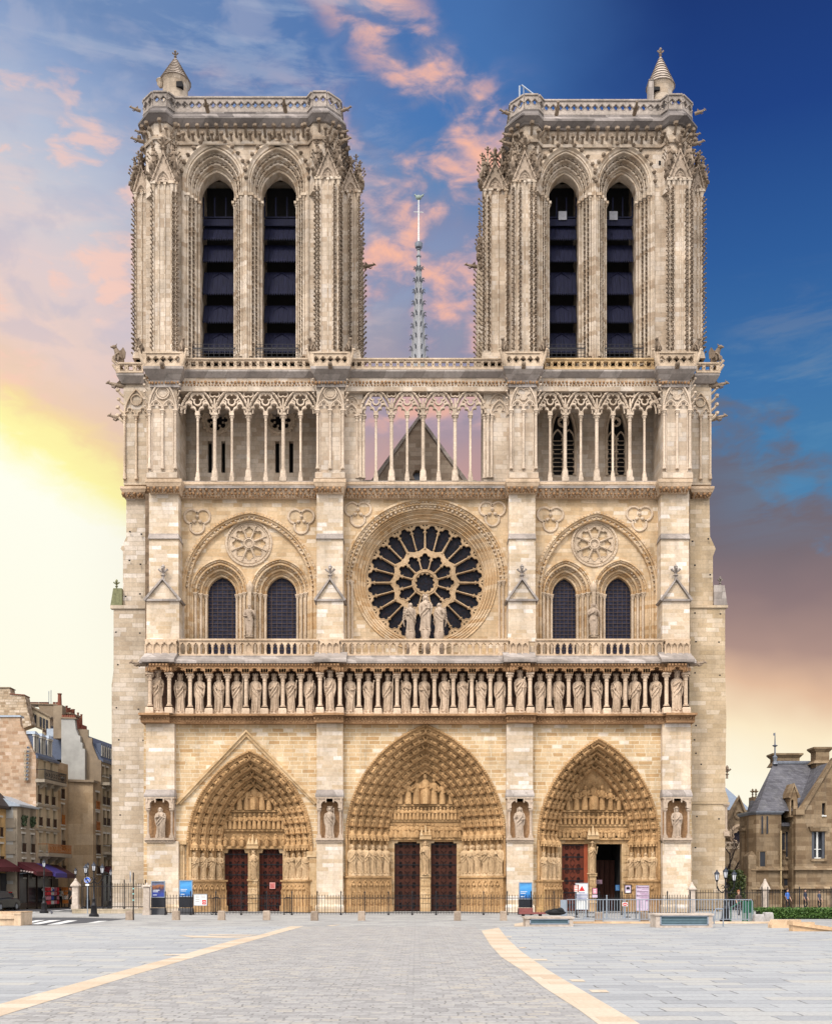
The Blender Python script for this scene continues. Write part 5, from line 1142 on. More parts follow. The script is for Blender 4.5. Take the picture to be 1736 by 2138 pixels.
 for s in (-1, 1):
  xe = XL if s < 0 else XR
  for q in range(8): crocket(k, xe+s*.05, 2.2+q*1.1, zq(262), .46, s*1.0, 0); crocket(k, xe+s*.05, 2.7+q*1.1, zq(277), .44, s*.9, 0)
 part('crown_crockets', k, ST_CROCK, T, 50)  # separate leaf crockets under the cornice, no continuous moulding
 m = MB(); m.prz(plan(-.25, 12.6), zq(226), zq(222)); part('roof_terrace', m, M_LEAD, T)
 pp = plan(0.0); z0, z1 = zq(226), zq(194)
 for (p0, p1) in zip(pp[:-1], pp[1:]):
  l = hypot(p1[0]-p0[0], p1[1]-p0[1]); quatre2(p0, p1, z0, z1, max(1, round(l/.5)), T, ST_PARA)
 quatre2(pp[-1], pp[0], z0, z1, 24, T, ST_PARA)
 for fx in d['gar']: gargoyle('gargoyle', (X(fx, .8), .72, Z(228+dz, .6)), (0, -1), 1.0, T)
 for s in (-1, 1): gargoyle('gargoyle', ((XL if s < 0 else XR)+s*.25, 1.3, zq(222)), (s*.85, -.35), .75, T); gargoyle('gargoyle', ((XL if s < 0 else XR)+s*.1, 1.5, zq(283)), (s*.9, -.3), .85, T); gargoyle('gargoyle', ((XL if s < 0 else XR)+s*.05, 1.6, zq(262)), (s*.8, -.1), .75, T)
 # stair turret
 tx, tb, ta, tf, hw, ctop = d['turret']; ty = 3.0; cx = X(tx, ty); r = hw*S(ty); q = lambda py: Z(py, ty)
 t = MB(); ctop += 13; t.lathe(cx, ty, [(r,zq(226, 3)),(r,q(ctop+6)),(r*1.14,q(ctop)),(r*1.14,q(ctop-2))], 18); part('turret_drum', t, ST_TOWER, T)
 t = MB(); n = 9; zt0, zt1 = q(ctop-2), q(ta)
 for i in range(n):
  a0, a1 = i/n, (i+1)/n; t.lathe(cx, ty, [(r*1.15*(1-a0)+.10,zt0+(zt1-zt0)*a0),(r*1.15*(1-a1)+.02,zt0+(zt1-zt0)*a1)], 18)
 part('turret_cone', t, ST_ROOFT, T, 20)
 t = MB(); finial(t, cx, ty, zt1-.15, q(tf)-zt1+.15); part('turret_finial', t, ST_CROCK, T)
 t = MB(); sd = d['tdoor']; t.box(cx+sd*r*.55-.22, cx+sd*r*.55+.22, ty-r-.05, ty, zq(200, 3), q(ctop+14)); part('turret_door', t, M_DARK, T, 0)
 if sd > 0: t = MB(); t.lathe(cx-r*1.1, ty-.3, [(.1,q(ctop+14)),(.25,q(ctop+8)),(.28,q(ctop+2)),(.34,q(ctop)),(.2,q(ctop-4))], 8); part('turret_bracket', t, ST_TOWER, T)
 else:
  t = MB(); t.box(cx-r-.18, cx-r+.15, ty-.9, ty-.2, z0, q(ctop+1)); t.box(cx-r-.22, cx-r+.2, ty-.95, ty-.1, q(ctop+1), q(ctop)); part('turret_porch', t, ST_GREY, T, 0)
  t = MB(); P0 = (X(1084, 2.2), 2.2); t.tube([(P0[0], 2.2, z0), (P0[0], 2.2, Z(179, 2.2)), (P0[0]+.15, 2.2, Z(177.5, 2.2)), (X(1115, 2.2), 2.2, Z(198, 2.2))], .06, 5); t.tube([(P0[0]+.3, 2.2, z0), (P0[0]+.3, 2.2, Z(181, 2.2))], .04, 4); part('hoist_frame', t, M_STEEL, T)
 return T
ST_PARA = stone('stone_parapet', [(0, (.16,.145,.125)), (.5, (.33,.30,.26)), (1, (.46,.42,.37))], (.2,.2,.2), blocks=False, streak=.6, damt=.6, dirt=(.09,.085,.08))
ST_GREYD = stone('stone_dark_weathered', [(0, (.12,.11,.105)), (.5, (.20,.185,.17)), (1, (.30,.28,.26))], (.12,.11,.1), bw=1.1, bh=.5, ms=.014, streak=.5, damt=.5, dirt=(.06,.055,.05))
ST_ROOFT = stone('stone_turret_scales', [(0, (.32,.28,.23)), (.5, (.42,.37,.31)), (1, (.50,.45,.38))], (.2,.18,.16), bw=.34, bh=.26, mamt=.5, ms=.02, streak=.4)
def arch_caps2(m, A, y1, k, zb):
 dt = (A[4]-.1)/k; dy = (y1-YT)/k
 for i in range(k):
  t = .10 + dt*(i+.8); y = YT + dy*(i+.3); r = .085
  for s in (-1, 1):
   x = A[0] + s*(A[1]-t); zs = A[7]; m.lathe(x, y, [(r*1.5,zb+.3),(r*1.5,zb+.5),(r,zb+.7),(r,zs-.42),(r*1.2,zs-.40),(r,zs-.36),(r*1.9,zs-.12)], 7); m.box(x-r*2.3, x+r*2.3, y-r*2.3, y+r*2, zs-.12, zs+.06)
   m.blob(x, y-r, zs-.22, r*1.1, r, r*1.2, 5, 3)
TOWN = tower(dict(stilt=376, hi=49, label='northern bell tower, the wider one, with its stair turret over the outer corner', wall=(366, 660), zs=405, arches=((447, 64, 296, 36.5), (578.5, 63, 294, 36.5)), body=(X(306, 2.0), X(707, 2.0)),
 piers=((316, 367, .75, 2.2, 382, 323, ((320,.10,-1),(331,.07,0),(344,.05,0),(359,.12,1),(367,.08,1))), (279, 312, 3.2, 5.0, 402, 352, ((283,.09,-1),(296,.06,0),(307,.10,1)), -1),
           (660, 708, .75, 2.2, 372, 318, ((661,.09,-1),(668,.10,-1),(684,.05,0),(695,.10,1),(706,.10,1))), (711, 752, 3.3, 5.0, 400, 356, ((715,.08,-1),(728,.09,1),(740,.06,0),(747,.11,1)), 1)),
 crown=(X(304, 2.0), X(709, 2.0)), dz=0, gar=(434, 596), turret=(366, 192, 121, 104, 26, 162), tdoor=1, pane=[]))
TOWS = tower(dict(stilt=382, hi=45, label='southern bell tower with pale shutters in its louvres and a stair turret on the outer corner', wall=(1119, 1394), zs=405, arches=((1181, 58.5, 306, 32), (1302, 60, 304, 32)), body=(X(1068, 2.0), X(1437, 2.0)),
 piers=((1070, 1119, .75, 2.2, 378, 322, ((1074,.10,-1),(1082,.08,1),(1095,.05,0),(1105,.10,1),(1114,.09,1))), (1006, 1060, 3.3, 5.0, 396, 344, ((1012,.08,-1),(1023,.10,-1),(1040,.06,0),(1056,.09,1)), -1),
           (1394, 1443, .75, 2.2, 374, 318, ((1396,.09,-1),(1406,.10,-1),(1420,.05,0),(1429,.09,1),(1439,.09,1))), (1442, 1469, 3.2, 5.0, 398, 350, ((1446,.09,-1),(1456,.06,0),(1464,.11,1)), 1)),
 crown=(X(1066, 2.0), X(1439, 2.0)), dz=6, gar=(1161, 1323), turret=(1378, 197, 118, 99, 24, 172), tdoor=-1, pane=[.05, -.35]))
# rear buttresses glimpsed between the towers, and a vent painted dark on the southern one
for T, (a, b), s in ((TOWN, (735, 757), 1), (TOWS, (996, 1018), -1)):
 y = 11.5; x0, x1 = X(a, y), X(b, y); m = MB(); c = MB(); m.box(x0, x1, y, y+2, Z(775, y), Z(552, y)); part('rear_buttress', m, ST_SIDE, T)
 g_ = MB(); pinnacle(g_, c, x1-.25 if s > 0 else x0+.25, y+.3, Z(552, y), Z(468, y)-Z(552, y), .3)
 xe = x1 if s > 0 else x0; crocket_line(c, xe, y+.2, Z(770, y), Z(556, y), .42, .24, s*1.0, -.2);
 for q in range(4): c.blob(xe-s*.2+U(-.15,.15), y, Z(552-q*16, y), .28, .3, .35, 7, 5, .25)
 part('rear_pinnacle', g_, ST_TMID, T); part('crocket_carving', c, ST_CROCK, T, 50)
 gargoyle('gargoyle', (xe, y+.3, Z(552, y)), (s, -.1), 1.0, T)
m = MB(); m.box(X(1374, YT), X(1379, YT), YT-.004, YT+.1, Z(345, YT), Z(335, YT)); part('vent_shade', m, M_DARK, TOWS, 0)  # black box just proud of the wall stands for the vent's shade
# ================= nave, roof and spire =================
yn = 16.0; m = MB(); N0 = grp('nave')
zr, zb = Z(873, yn), Z(1030, yn); xr_ = X(875, yn); sl = (X(975, yn)-X(783, yn))/2/(Z(873, yn)-Z(1005, yn)); hb = sl*(zr-zb)
GB_ = [(xr_-hb, zb), (xr_+hb, zb), (xr_, zr)]
tw = foil(X(871, yn), Z(1003, yn), 3, .42, .5, 6)
part('gable_wall', MB().plate(GB_, [tw], yn, yn+.6), stone('stone_nave_gable', [(0, (.22,.17,.12)), (.5, (.30,.25,.19)), (1, (.37,.32,.25))], (.22,.18,.14), bh=.36, bw=.9, streak=.4), N0)
k = MB(); k.bar([(xr_-hb, zb), (xr_, zr+.05), (xr_+hb, zb)], .34, yn-.2, yn+.5); finial(k, xr_, yn, zr-.1, 1.2)
part('gable_coping', k, ST_GREY, N0)
k = MB(); k.box(X(845, yn), X(897, yn), yn+.7, yn+.9, zb, Z(985, yn)); part('gable_window', k, M_DARK, N0, 0)
rf = MB(); rf.add([(xr_-hb, yn+.6, zb), (xr_+hb, yn+.6, zb), (xr_, yn+.6, zr-.2), (xr_-hb, 58, zb), (xr_+hb, 58, zb), (xr_, 58, zr-.2)], [(0,1,2),(3,5,4),(0,2,5,3),(1,4,5,2),(0,3,4,1)]); part('lead_roof', rf, M_LEAD, N0, 0)
bd = MB(); bd.box(xr_-hb, xr_+hb, 13, 58, 0, zb); part('nave_body', bd, ST_SIDE, N0)
SPY = 52.0; sp_ = grp('spire'); sx = X(873.6, SPY); s_ = S(SPY); r0 = 14.5*s_; zq = lambda py: Z(py, SPY)
ST_SPIRE = plain('pale_lead_spire', (.25,.25,.265), .5, .2, var=.3, scale=1.2, stretch=(5,5,.35))
m = MB(); zs0, zs1 = zq(775), zq(556); m.lathe(sx, SPY, [(r0*1.15,zs0),(r0*.28,zs1),(r0*.20,zq(520)),(r0*.17,zq(517)),(r0*.17,zq(512))], 8, 1, pi/8)
for a in range(8):
 t = pi/8 + a*pi/4; m.tube([(sx+r0*1.17*cos(t), SPY+r0*1.17*sin(t), zs0), (sx+r0*.29*cos(t), SPY+r0*.29*sin(t), zs1)], .09, 5)
part('spire_shaft', m, ST_SPIRE, sp_, 20)
m = MB()
for pz in (562, 586, 610, 634, 658, 682, 706, 730, 752):
 f = (pz-556)/(775-556); rr = r0*(.28+(1.15-.28)*f)
 for a in range(8):
  t = pi/8 + a*pi/4; c, s = cos(t), sin(t); h = .75
  m.tube([(sx+rr*c, SPY+rr*s, zq(pz)-.4), (sx+(rr+.12)*c, SPY+(rr+.12)*s, zq(pz)+.1), (sx+(rr+.30)*c, SPY+(rr+.30)*s, zq(pz)+.22), (sx+(rr+.42)*c, SPY+(rr+.42)*s, zq(pz)+.05)], [.10,.09,.07,.04], 5)
part('spire_crocket', m, plain('dark_lead', (.10,.105,.125), .55, .2, var=.3), sp_, 50)
m = MB(); rk = 8*s_; zk = zq(513); m.lathe(sx, SPY, [(rk*.35,zq(519)),(rk*.9,zq(517)),(rk,zk),(rk*.98,zq(509)),(rk*1.0,zq(508)),(rk*.7,zq(506)),(rk*.2,zq(504))], 14); m.lathe(sx, SPY, [(.20,zq(537)),(.30,zq(536)),(.30,zq(534)),(.2,zq(533))], 8); m.lathe(sx, SPY, [(.2,zq(523)),(.26,zq(522)),(.26,zq(521)),(.2,zq(520))], 8); part('spire_ball', m, M_LEAD, sp_)
m = MB(); m.tube([(sx, SPY, zq(506)), (sx, SPY, zq(416))], [.11, .06], 6); m.tube([(sx-10*s_, SPY, zq(442)), (sx+10*s_, SPY, zq(443))], .05, 5); part('spire_cross', m, M_WHITE, sp_)
m = MB(); m.blob(sx, SPY, zq(412), .38, .2, .30, 8, 6); m.tube([(sx+.15, SPY, zq(411)), (sx+.45, SPY, zq(408)), (sx+.6, SPY, zq(405))], [.15,.14,.05], 6); m.tube([(sx-.25, SPY, zq(411)), (sx-.38, SPY, zq(407.5))], [.12,.09], 6); m.blob(sx-.42, SPY, zq(407), .12, .1, .12, 6, 4); part('weathercock', m, plain('verdigris', (.19,.23,.21), .6, .3), sp_)
# ================= statues =================
def human_rings(mb, h, rnd, fold=1.0, sway=0.0, naked=False, n=20, head=True):
 """one continuous robed (or bare) figure, feet at 0, facing -y"""
 if naked: prof = [(.0,.075,.05),(.05,.07,.05),(.14,.085,.06),(.25,.09,.065),(.30,.085,.06),(.42,.115,.08),(.50,.125,.085),(.56,.115,.075),(.62,.10,.07),(.70,.125,.08),(.77,.135,.08),(.81,.11,.06),(.835,.05,.045),(.855,.036,.04)]
 else: prof = [(.0,.135,.095),(.03,.14,.10),(.10,.128,.092),(.22,.125,.088),(.34,.128,.092),(.46,.132,.094),(.54,.128,.088),(.61,.112,.08),(.68,.125,.085),(.74,.142,.086),(.785,.14,.076),(.815,.10,.06),(.84,.052,.05),(.858,.04,.042)]
 hd = [(.875,.042,.048),(.89,.050,.058),(.91,.056,.066),(.93,.059,.068),(.95,.058,.066),(.97,.05,.058),(.985,.036,.042),(.995,.015,.02)]
 k1, k2, p1, p2 = rnd.choice((5, 6, 7)), rnd.choice((9, 11, 13)), rnd.uniform(0, 6), rnd.uniform(0, 6); tw = rnd.uniform(-1.6, 1.6)
 rows = prof + (hd if head else []); vs = []; fs = []
 for t, a, b in rows:
  am = fold*max(0, (.62-t))*.055 + (fold*.006 if t < .8 else 0)
  sx = sway*sin(min(t, .9)*pi*1.1)*.05;
  for q in range(n):
   th = 2*pi*q/n; f = 1 + ((am*4.2*sin(k1*th+p1+tw*t*3) + am*2.6*sin(k2*th+p2-tw*t*2)) if t < .8 and not naked else 0)
   x = a*cos(th)*f; y = b*sin(th)*f
   if t > .87 and sin(th) < -.7: y -= .012*(1 if .905 < t < .935 else .3)   # nose and brow
   if naked and t < .46: x *= (1 + .25*abs(cos(th))); y *= 1 - .55*max(0, 1-abs(cos(th))*3)*(1-t/.5)
   vs.append(((x+sx)*h, y*h, t*h))
 for i in range(len(rows)-1):
  for q in range(n): q2 = (q+1) % n; fs.append((i*n+q, i*n+q2, (i+1)*n+q2, (i+1)*n+q))
 fs.append(tuple(range(n-1, -1, -1))); e = (len(rows)-1)*n; fs.append(tuple(range(e, e+n)))
 mb.add(vs, fs); return sway
def arm(mb, h, s, el, hand, sx=0.0, sleeve=True):
 sh = (s*.118*h + sx, .0, .765*h); e = (el[0]*h + sx, el[1]*h, el[2]*h); q = (hand[0]*h + sx, hand[1]*h, hand[2]*h)
 mb.tube([(sh[0]*.75, .01*h, .775*h), sh, ((sh[0]+e[0])/2+s*.012*h, (sh[1]+e[1])/2, (sh[2]+e[2])/2), e, ((e[0]+q[0])/2, (e[1]+q[1])/2, (e[2]+q[2])/2), q], [.03*h, .046*h, .044*h, .043*h, .036*h if sleeve else .026*h, .024*h], 8)
 d = Vector(q) - Vector(e); d.normalize()
 # palm, fingers and thumb
 mb.blob(q[0]+d.x*.014*h, q[1]+d.y*.014*h, q[2]+d.z*.014*h, .020*h, .016*h, .020*h, 7, 5)
 up = Vector((0, -.3, 1)).normalized()
 for i in range(4):
  o = Vector(q) + d*.02*h + up*(i-1.5)*.0085*h; L_ = (.026, .031, .03, .024)[i]*h
  mb.tube([tuple(o), tuple(o + d*L_*.55 + Vector((0, -.004*h, 0))), tuple(o + d*L_ + Vector((0, .004*h, 0)))], .0052*h, 4)
 o = Vector(q) + up*.016*h; mb.tube([tuple(o), tuple(o + d*.014*h + up*.012*h)], .006*h, 4)
 if sleeve:
  mb.tube([(e[0]*.95, e[1], e[2]+.01*h), (e[0]*.9, e[1]-.01*h, e[2]-.10*h), (e[0]*.82, e[1]-.005*h, e[2]-.22*h)], [.04*h, .034*h, .012*h], 7)
POSES = [((.155,.0,.60),(.04,-.115,.64)), ((.16,-.01,.60),(.10,-.13,.70)), ((.15,.01,.58),(.145,-.03,.43)), ((.155,-.02,.62),(-.01,-.12,.70)), ((.16,.0,.60),(.06,-.125,.58))]
def statue(name, loc, h, mat, seed, crown=False, beard=True, sceptre=None, halo=False, hat=False, book=False, wings=False, child=False, naked=False, fold=1.0, plinth=.06, label=None, cat='statue', group=None, turn=0.0, pose=None, wide=1.0, hood=False):
 rnd = random.Random(seed); mb = MB(); sway = rnd.uniform(-.6, .6); human_rings(mb, h, rnd, fold, sway, naked)
 sx = sway*sin(.77*pi*1.1)*.05*h*.9; hx = sway*sin(.9*pi*1.1)*.05*h
 pa = pose or (rnd.randrange(5), rnd.randrange(5)); mir = rnd.choice((1, -1))
 hands = []
 for s, pi_ in ((1, pa[0]), (-1, pa[1])):
  e, q = POSES[pi_]; arm(mb, h, s, (s*e[0], e[1], e[2]), (s*q[0], q[1] - (.012 if s > 0 else 0), q[2]), sx, not naked); hands.append((s*q[0]*h+sx, (q[1]-.012)*h, q[2]*h))
 # face: beard, hair, ears
 if beard: mb.blob(hx, -.055*h, .868*h, .036*h, .026*h, .040*h, 7, 5, .1)
 mb.blob(hx, -.066*h, .918*h, .008*h, .012*h, .015*h, 5, 4)
 for s in (-1, 1):
  mb.blob(hx+s*.022*h, -.058*h, .934*h, .013*h, .010*h, .006*h, 5, 3)
  if not hood and not naked: mb.tube([(hx+s*.048*h, .0, .95*h), (hx+s*.062*h, .008*h, .90*h), (hx+s*.058*h, .015*h, .845*h)], [.022*h, .026*h, .016*h], 6)
  if naked: mb.blob(hx+s*.059*h, .0, .918*h, .008*h, .012*h, .016*h, 5, 3)
 mb.blob(hx, .022*h, .94*h, .060*h, .060*h, .058*h, 8, 6, .06)
 if hood: mb.tube([(hx, .0, 1.0*h), (hx+.06*h, .01*h, .95*h), (hx+.075*h, .01*h, .86*h), (hx+.12*h, .02*h, .78*h)], [.02*h,.03*h,.03*h,.02*h], 6); mb.tube([(hx, .0, 1.0*h), (hx-.06*h, .01*h, .95*h), (hx-.075*h, .01*h, .86*h), (hx-.12*h, .02*h, .78*h)], [.02*h,.03*h,.03*h,.02*h], 6)
 if not naked:
  # mantle: a diagonal swag and hanging folds
  s = mir
  mb.tube([(s*.11*h+sx, -.05*h, .79*h), (s*.05*h+sx, -.095*h, .68*h), (-s*.04*h, -.105*h, .56*h), (-s*.12*h, -.07*h, .46*h)], [.02*h,.026*h,.026*h,.016*h], 6)
  mb.tube([(s*.125*h+sx, -.03*h, .74*h), (s*.07*h, -.10*h, .56*h), (-s*.02*h, -.112*h, .45*h), (-s*.11*h, -.08*h, .36*h)], [.014*h,.02*h,.02*h,.012*h], 6)
  for q in range(4):
   a = -pi/2 + s*(q-1.2)*.42; z0 = rnd.uniform(.44, .56); mb.tube([(.115*h*cos(a), .09*h*sin(a), z0*h), (.128*h*cos(a), .098*h*sin(a), .28*h), (.14*h*cos(a+.12*s), .108*h*sin(a+.12*s), rnd.uniform(.03, .10)*h)], [.008*h, .015*h, .013*h], 5)
  for q in (-1, 1): mb.blob(q*.055*h, -.10*h, .008*h, .03*h, .05*h, .018*h, 7, 4)
 else:
  for q in (-1, 1): mb.blob(q*.05*h, -.05*h, .012*h, .024*h, .06*h, .018*h, 7, 4); mb.tube([(q*.06*h, .0, .48*h), (q*.07*h, -.012*h, .27*h), (q*.055*h, .01*h, .13*h), (q*.05*h, .0, .02*h)], [.066*h, .045*h, .038*h, .024*h], 8)
  mb.blob(0, -.075*h, .475*h, .05*h, .02*h, .04*h, 7, 4)
 if book: b = hands[1]; i0 = len(mb.v); mb.box(b[0]-.02*h, b[0]+.07*h, b[1]-.035*h, b[1]-.005*h, b[2]-.04*h, b[2]+.075*h)
 if child:
  cx = .085*h; mb.lathe(cx, -.10*h, [(.05*h,.60*h),(.045*h,.68*h),(.05*h,.73*h),(.02*h,.755*h)], 8); mb.blob(cx, -.105*h, .785*h, .03*h, .033*h, .036*h, 7, 5)
 if wide != 1: mb.v = [(a*wide, b, c) for a, b, c in mb.v]
 ct = MB();
 z0 = plinth*h
 mb.v = [(a, b, c+z0) for a, b, c in mb.v]
 root = mb.build(name, mat, None, 50); root.location = loc; root.rotation_euler.z = turn
 tag(root, label, cat, group)
 if plinth: p = MB(); p.lathe(0, 0, [(.17*h,0),(.17*h,z0*.6),(.15*h,z0)], 8, .75, pi/8); p.build('plinth', mat, root, 35, None, True)
 if crown:
  c = MB(); zc = z0 + .962*h; R0 = .062*h
  c.lathe(hx, .006*h, [(R0,zc-.012*h),(R0*1.05,zc),(R0*1.16,zc+.03*h),(R0*.8,zc+.03*h),(R0*.75,zc)], 12, 1.05)
  for q in range(8): a = q*pi/4+.2; x, y = hx+R0*1.12*cos(a), .006*h+R0*1.15*sin(a); c.lathe(x, y, [(.013*h,zc+.02*h),(.018*h,zc+.045*h),(.003*h,zc+.07*h)], 5)
  c.build('crown', mat, root, 40, None, True)
 if sceptre:
  s_ = MB(); hd = hands[0] if sceptre > 0 else hands[1]; top = .86 if abs(sceptre) == 1 else 1.0
  b0 = (hd[0]+sceptre*.012*h, hd[1]-.015*h, z0+hd[2]-.10*h); t0 = (hd[0]+(.05 if sceptre > 0 else -.05)*h, hd[1]+.03*h, z0+top*h*.93)
  if abs(sceptre) == 2: b0 = (hd[0]+(.03 if sceptre > 0 else -.03)*h, hd[1]-.01*h, z0)
  s_.tube([b0, t0], .010*h, 6); s_.blob(t0[0], t0[1], t0[2]+.012*h, .022*h, .022*h, .028*h, 6, 5)
  s_.build('sceptre' if not halo else 'staff', mat, root, 40, None, True)
 if halo: o = MB(); o.tube([(hx, .02*h, z0+.925*h), (hx, .045*h, z0+.925*h)], .105*h, 16); o.build('halo', mat, root, 30, None, True)
 if hat: o = MB(); o.lathe(hx, .0, [(.10*h,z0+.955*h),(.105*h,z0+.965*h),(.06*h,z0+.975*h),(.05*h,z0+1.01*h),(.01*h,z0+1.03*h)], 12); o.build('hat', mat, root, 40, None, True)
 if wings:
  for s in (-1, 1):
   w_ = MB();
   for q in range(6): w_.tube([(s*.05*h, .07*h, z0+(.80-.05*q)*h), (s*(.17+.012*q)*h, .12*h, z0+(.86-.09*q)*h), (s*(.20-.008*q)*h, .13*h, z0+(.70-.10*q)*h)], [.026*h,.036*h,.012*h], 5)
   w_.build('wing', mat, root, 50, None, True)
 return root
ORD = 'first second third fourth fifth sixth seventh eighth ninth tenth eleventh twelfth thirteenth fourteenth fifteenth sixteenth seventeenth eighteenth nineteenth twentieth twenty-first twenty-second twenty-third twenty-fourth twenty-fifth twenty-sixth twenty-seventh twenty-eighth'.split()
for i, k in enumerate(KX):
 y = ky(i) + .42; h = 2.62 if i not in PIERK else 2.78
 z = ZF; sc = (1, -1, 0, 1, 2, -1, 0, 1)[i*5 % 8]
 statue('king_statue', (X(k, y), y, z), h, ST_STAT, 100+i, crown=True, beard=i % 5 != 3, sceptre=sc, fold=U(.8, 1.3), plinth=.075, label=f'crowned robed stone king in the gallery above the portals, {ORD[i]} from the left', cat='statue', group='statues of kings in the gallery', turn=U(-.18, .18), wide=U(.80, .88))
WHERE = ('left', 'central', 'right')
for pi_, p in enumerate(PORT):
 for si, sp in enumerate(p['spots']):
  n = len(sp)
  for q, (x, y, zp) in enumerate(sp):
   h = (1.98 if pi_ == 1 else 1.74); side = 'right' if si == 0 else 'left'
   side = 'left' if x < p['C'] else 'right'
   statue('saint_statue', (x, y, zp), h, ST_STATG, 300+pi_*40+si*10+q, beard=q % 3 != 1, book=q % 2 == 0, halo=pi_ == 1, crown=(pi_ != 1 and q % 3 == 0), hat=(pi_ == 0 and si == 1 and q == 0), fold=.9, plinth=.10, label=f'robed stone saint on the {side} jamb of the {WHERE[pi_]} portal, {ORD[n-1-q]} from the doors', group='saints on the portal jambs', turn=(-.35 if x > p['C'] else .35))
for pi_, (px, zt, zb) in enumerate(((529, 1778, 1836), (887.5, 1758, 1828), (1235, 1760, 1826))):
 y = PD - .22; statue('trumeau_statue', (X(px, y), y-.05, Z(zb, PD)+.02), Z(zt, y)-Z(zb, y), ST_STATG, 500+pi_, beard=pi_ != 0, crown=pi_ == 0, child=pi_ == 0, book=pi_ == 1, halo=pi_ == 1, hat=pi_ == 2, sceptre=(1 if pi_ == 2 else None), plinth=.03, wide=(.85, .85, .62)[pi_], label=('stone mother and child between the doors of the left portal', 'stone figure with a book between the doors of the central portal', 'slim stone bishop between the doors of the right portal')[pi_])
for i, (x, y, z) in enumerate(NICHE):
 lab = ('pale stone saint holding a book in the outer niche left of the left portal', 'haloed stone woman with a staff in the niche between left and central portals', 'pale stone woman with bowed head in the niche between central and right portals', 'pale stone bishop with crozier in the outer niche right of the right portal')[i]
 statue('niche_statue', (x, y, z), 2.08, ST_STATW, 520+i, beard=i in (0, 3), book=i == 0, halo=i == 1, sceptre=(2 if i == 1 else -2 if i == 3 else None), hood=i == 2, crown=i == 1, hat=i == 3, plinth=.03, fold=1.1, label=lab)
y = W2 + .12; statue('nude_statue', (X(520.6, y), y-.05, Z(1328, y)), 2.25, ST_STATW, 541, naked=True, pose=(1, 4), plinth=.02, label='slender bare stone man between the left pair of arched windows')
statue('nude_statue', (X(1238.5, y), y-.05, Z(1328, y)), 2.3, ST_STATW, 545, naked=True, beard=False, pose=(1, 3), plinth=.02, hood=True, label='slender bare stone woman between the right pair of arched windows')
y = .55
for px, zt, zb, kw in ((887.7, 1240, 1318, dict(crown=True, child=True, beard=False, seed=560, label='large crowned stone mother holding a child before the rose window')), (856.4, 1256, 1322, dict(wings=True, beard=False, seed=561, label='winged stone angel left of the mother before the rose window', turn=.35)), (916.3, 1256, 1322, dict(wings=True, beard=False, seed=562, label='winged stone angel right of the mother before the rose window', turn=-.35))):
 h = (Z(zt, y) - Z(zb, y))*.94; seed = kw.pop('seed'); o = statue('virgin_statue' if 'child' in kw else 'angel_statue', (X(px, y), y, Z(zb, y)), h, ST_STATW, seed, plinth=.02, fold=1.2, wide=1.05, **kw)
 p = MB(); z0 = Z(1376, y)-Z(zb, y); p.lathe(0, 0, [(.34,z0),(.30,z0+.5),(.26,-.4),(.34,-.25),(.36,0)], 8, 1, pi/8); p.build('pedestal', ST_STATW, o, 35, None, True)
# ---- chimeras crouching on the corners of the balustrade ----
def chimera(loc, s, turn, label, wings=True):
 m = MB(); m.tube([(0, .28, .0), (0, .22, .35), (0, .0, .62), (0, -.12, .86), (0, -.2, 1.0)], [.24, .30, .27, .20, .15], 9)
 m.blob(0, -.28, 1.08, .17, .22, .16, 8, 6, .08); m.tube([(0, -.4, 1.06), (0, -.58, 1.0)], [.1, .06], 6)
 for q in (-1, 1):
  m.tube([(q*.2, -.05, .62), (q*.22, -.3, .4), (q*.17, -.36, .02)], [.11, .08, .07], 6); m.tube([(q*.24, .2, .3), (q*.32, -.1, .34), (q*.26, -.1, .03)], [.16, .12, .07], 6); m.tube([(q*.09, -.2, 1.2), (q*.13, -.12, 1.36)], [.06, .012], 5)
 m.v = [(a*s, b*s, c*s) for a, b, c in m.v]
 o = m.build('chimera_statue', ST_CROCK, None, 60); o.location = loc; o.rotation_euler.z = turn; tag(o, label, 'statue', 'chimeras on the upper balustrade')
 if wings:
  for q in (-1, 1):
   w_ = MB(); w_.add([(q*.12*s, .1*s, .85*s), (q*.3*s, .3*s, 1.15*s), (q*.42*s, .42*s, .75*s), (q*.34*s, .4*s, .25*s), (q*.15*s, .25*s, .45*s), (q*.14*s, .18*s, .85*s), (q*.3*s, .36*s, 1.1*s), (q*.42*s, .48*s, .75*s), (q*.34*s, .46*s, .25*s), (q*.15*s, .32*s, .45*s)], [(0,1,2,3,4),(9,8,7,6,5),(0,5,6,1),(1,6,7,2),(2,7,8,3),(3,8,9,4),(4,9,5,0)]); w_.build('wing', ST_CROCK, o, 0, None, True)
for px, py, y, s, t, lab in ((246, 756, 2.5, .92, -.9, 'upright winged beast on the far left outer corner of the upper balustrade'), (1495, 756, 2.5, .92, .9, 'hunched beast on the far right outer corner of the upper balustrade'),
 (292, 734, -.05, .72, -.6, 'small beast left of the left tower foot, on the balustrade corner'), (381, 734, -.05, .72, .5, 'small beast on the balustrade corner right of the left tower outer pier'), (650, 734, -.05, .72, -.5, 'small beast on the balustrade corner left of the left tower inner pier'), (728, 734, -.05, .72, .6, 'small beast on the balustrade corner facing the gap, left tower side'),
 (1052, 734, -.05, .72, -.6, 'small beast on the balustrade corner facing the gap, right tower side'), (1133, 734, -.05, .72, .5, 'small beast on the balustrade corner right of the right tower inner pier'), (1372, 734, -.05, .72, -.5, 'small beast on the balustrade corner left of the right tower outer pier'), (1453, 734, -.05, .72, .7, 'small beast right of the right tower foot, on the balustrade corner')):
 chimera((X(px, y), y, Z(py, y)), s, t, lab, 'winged' in lab or s > .9)
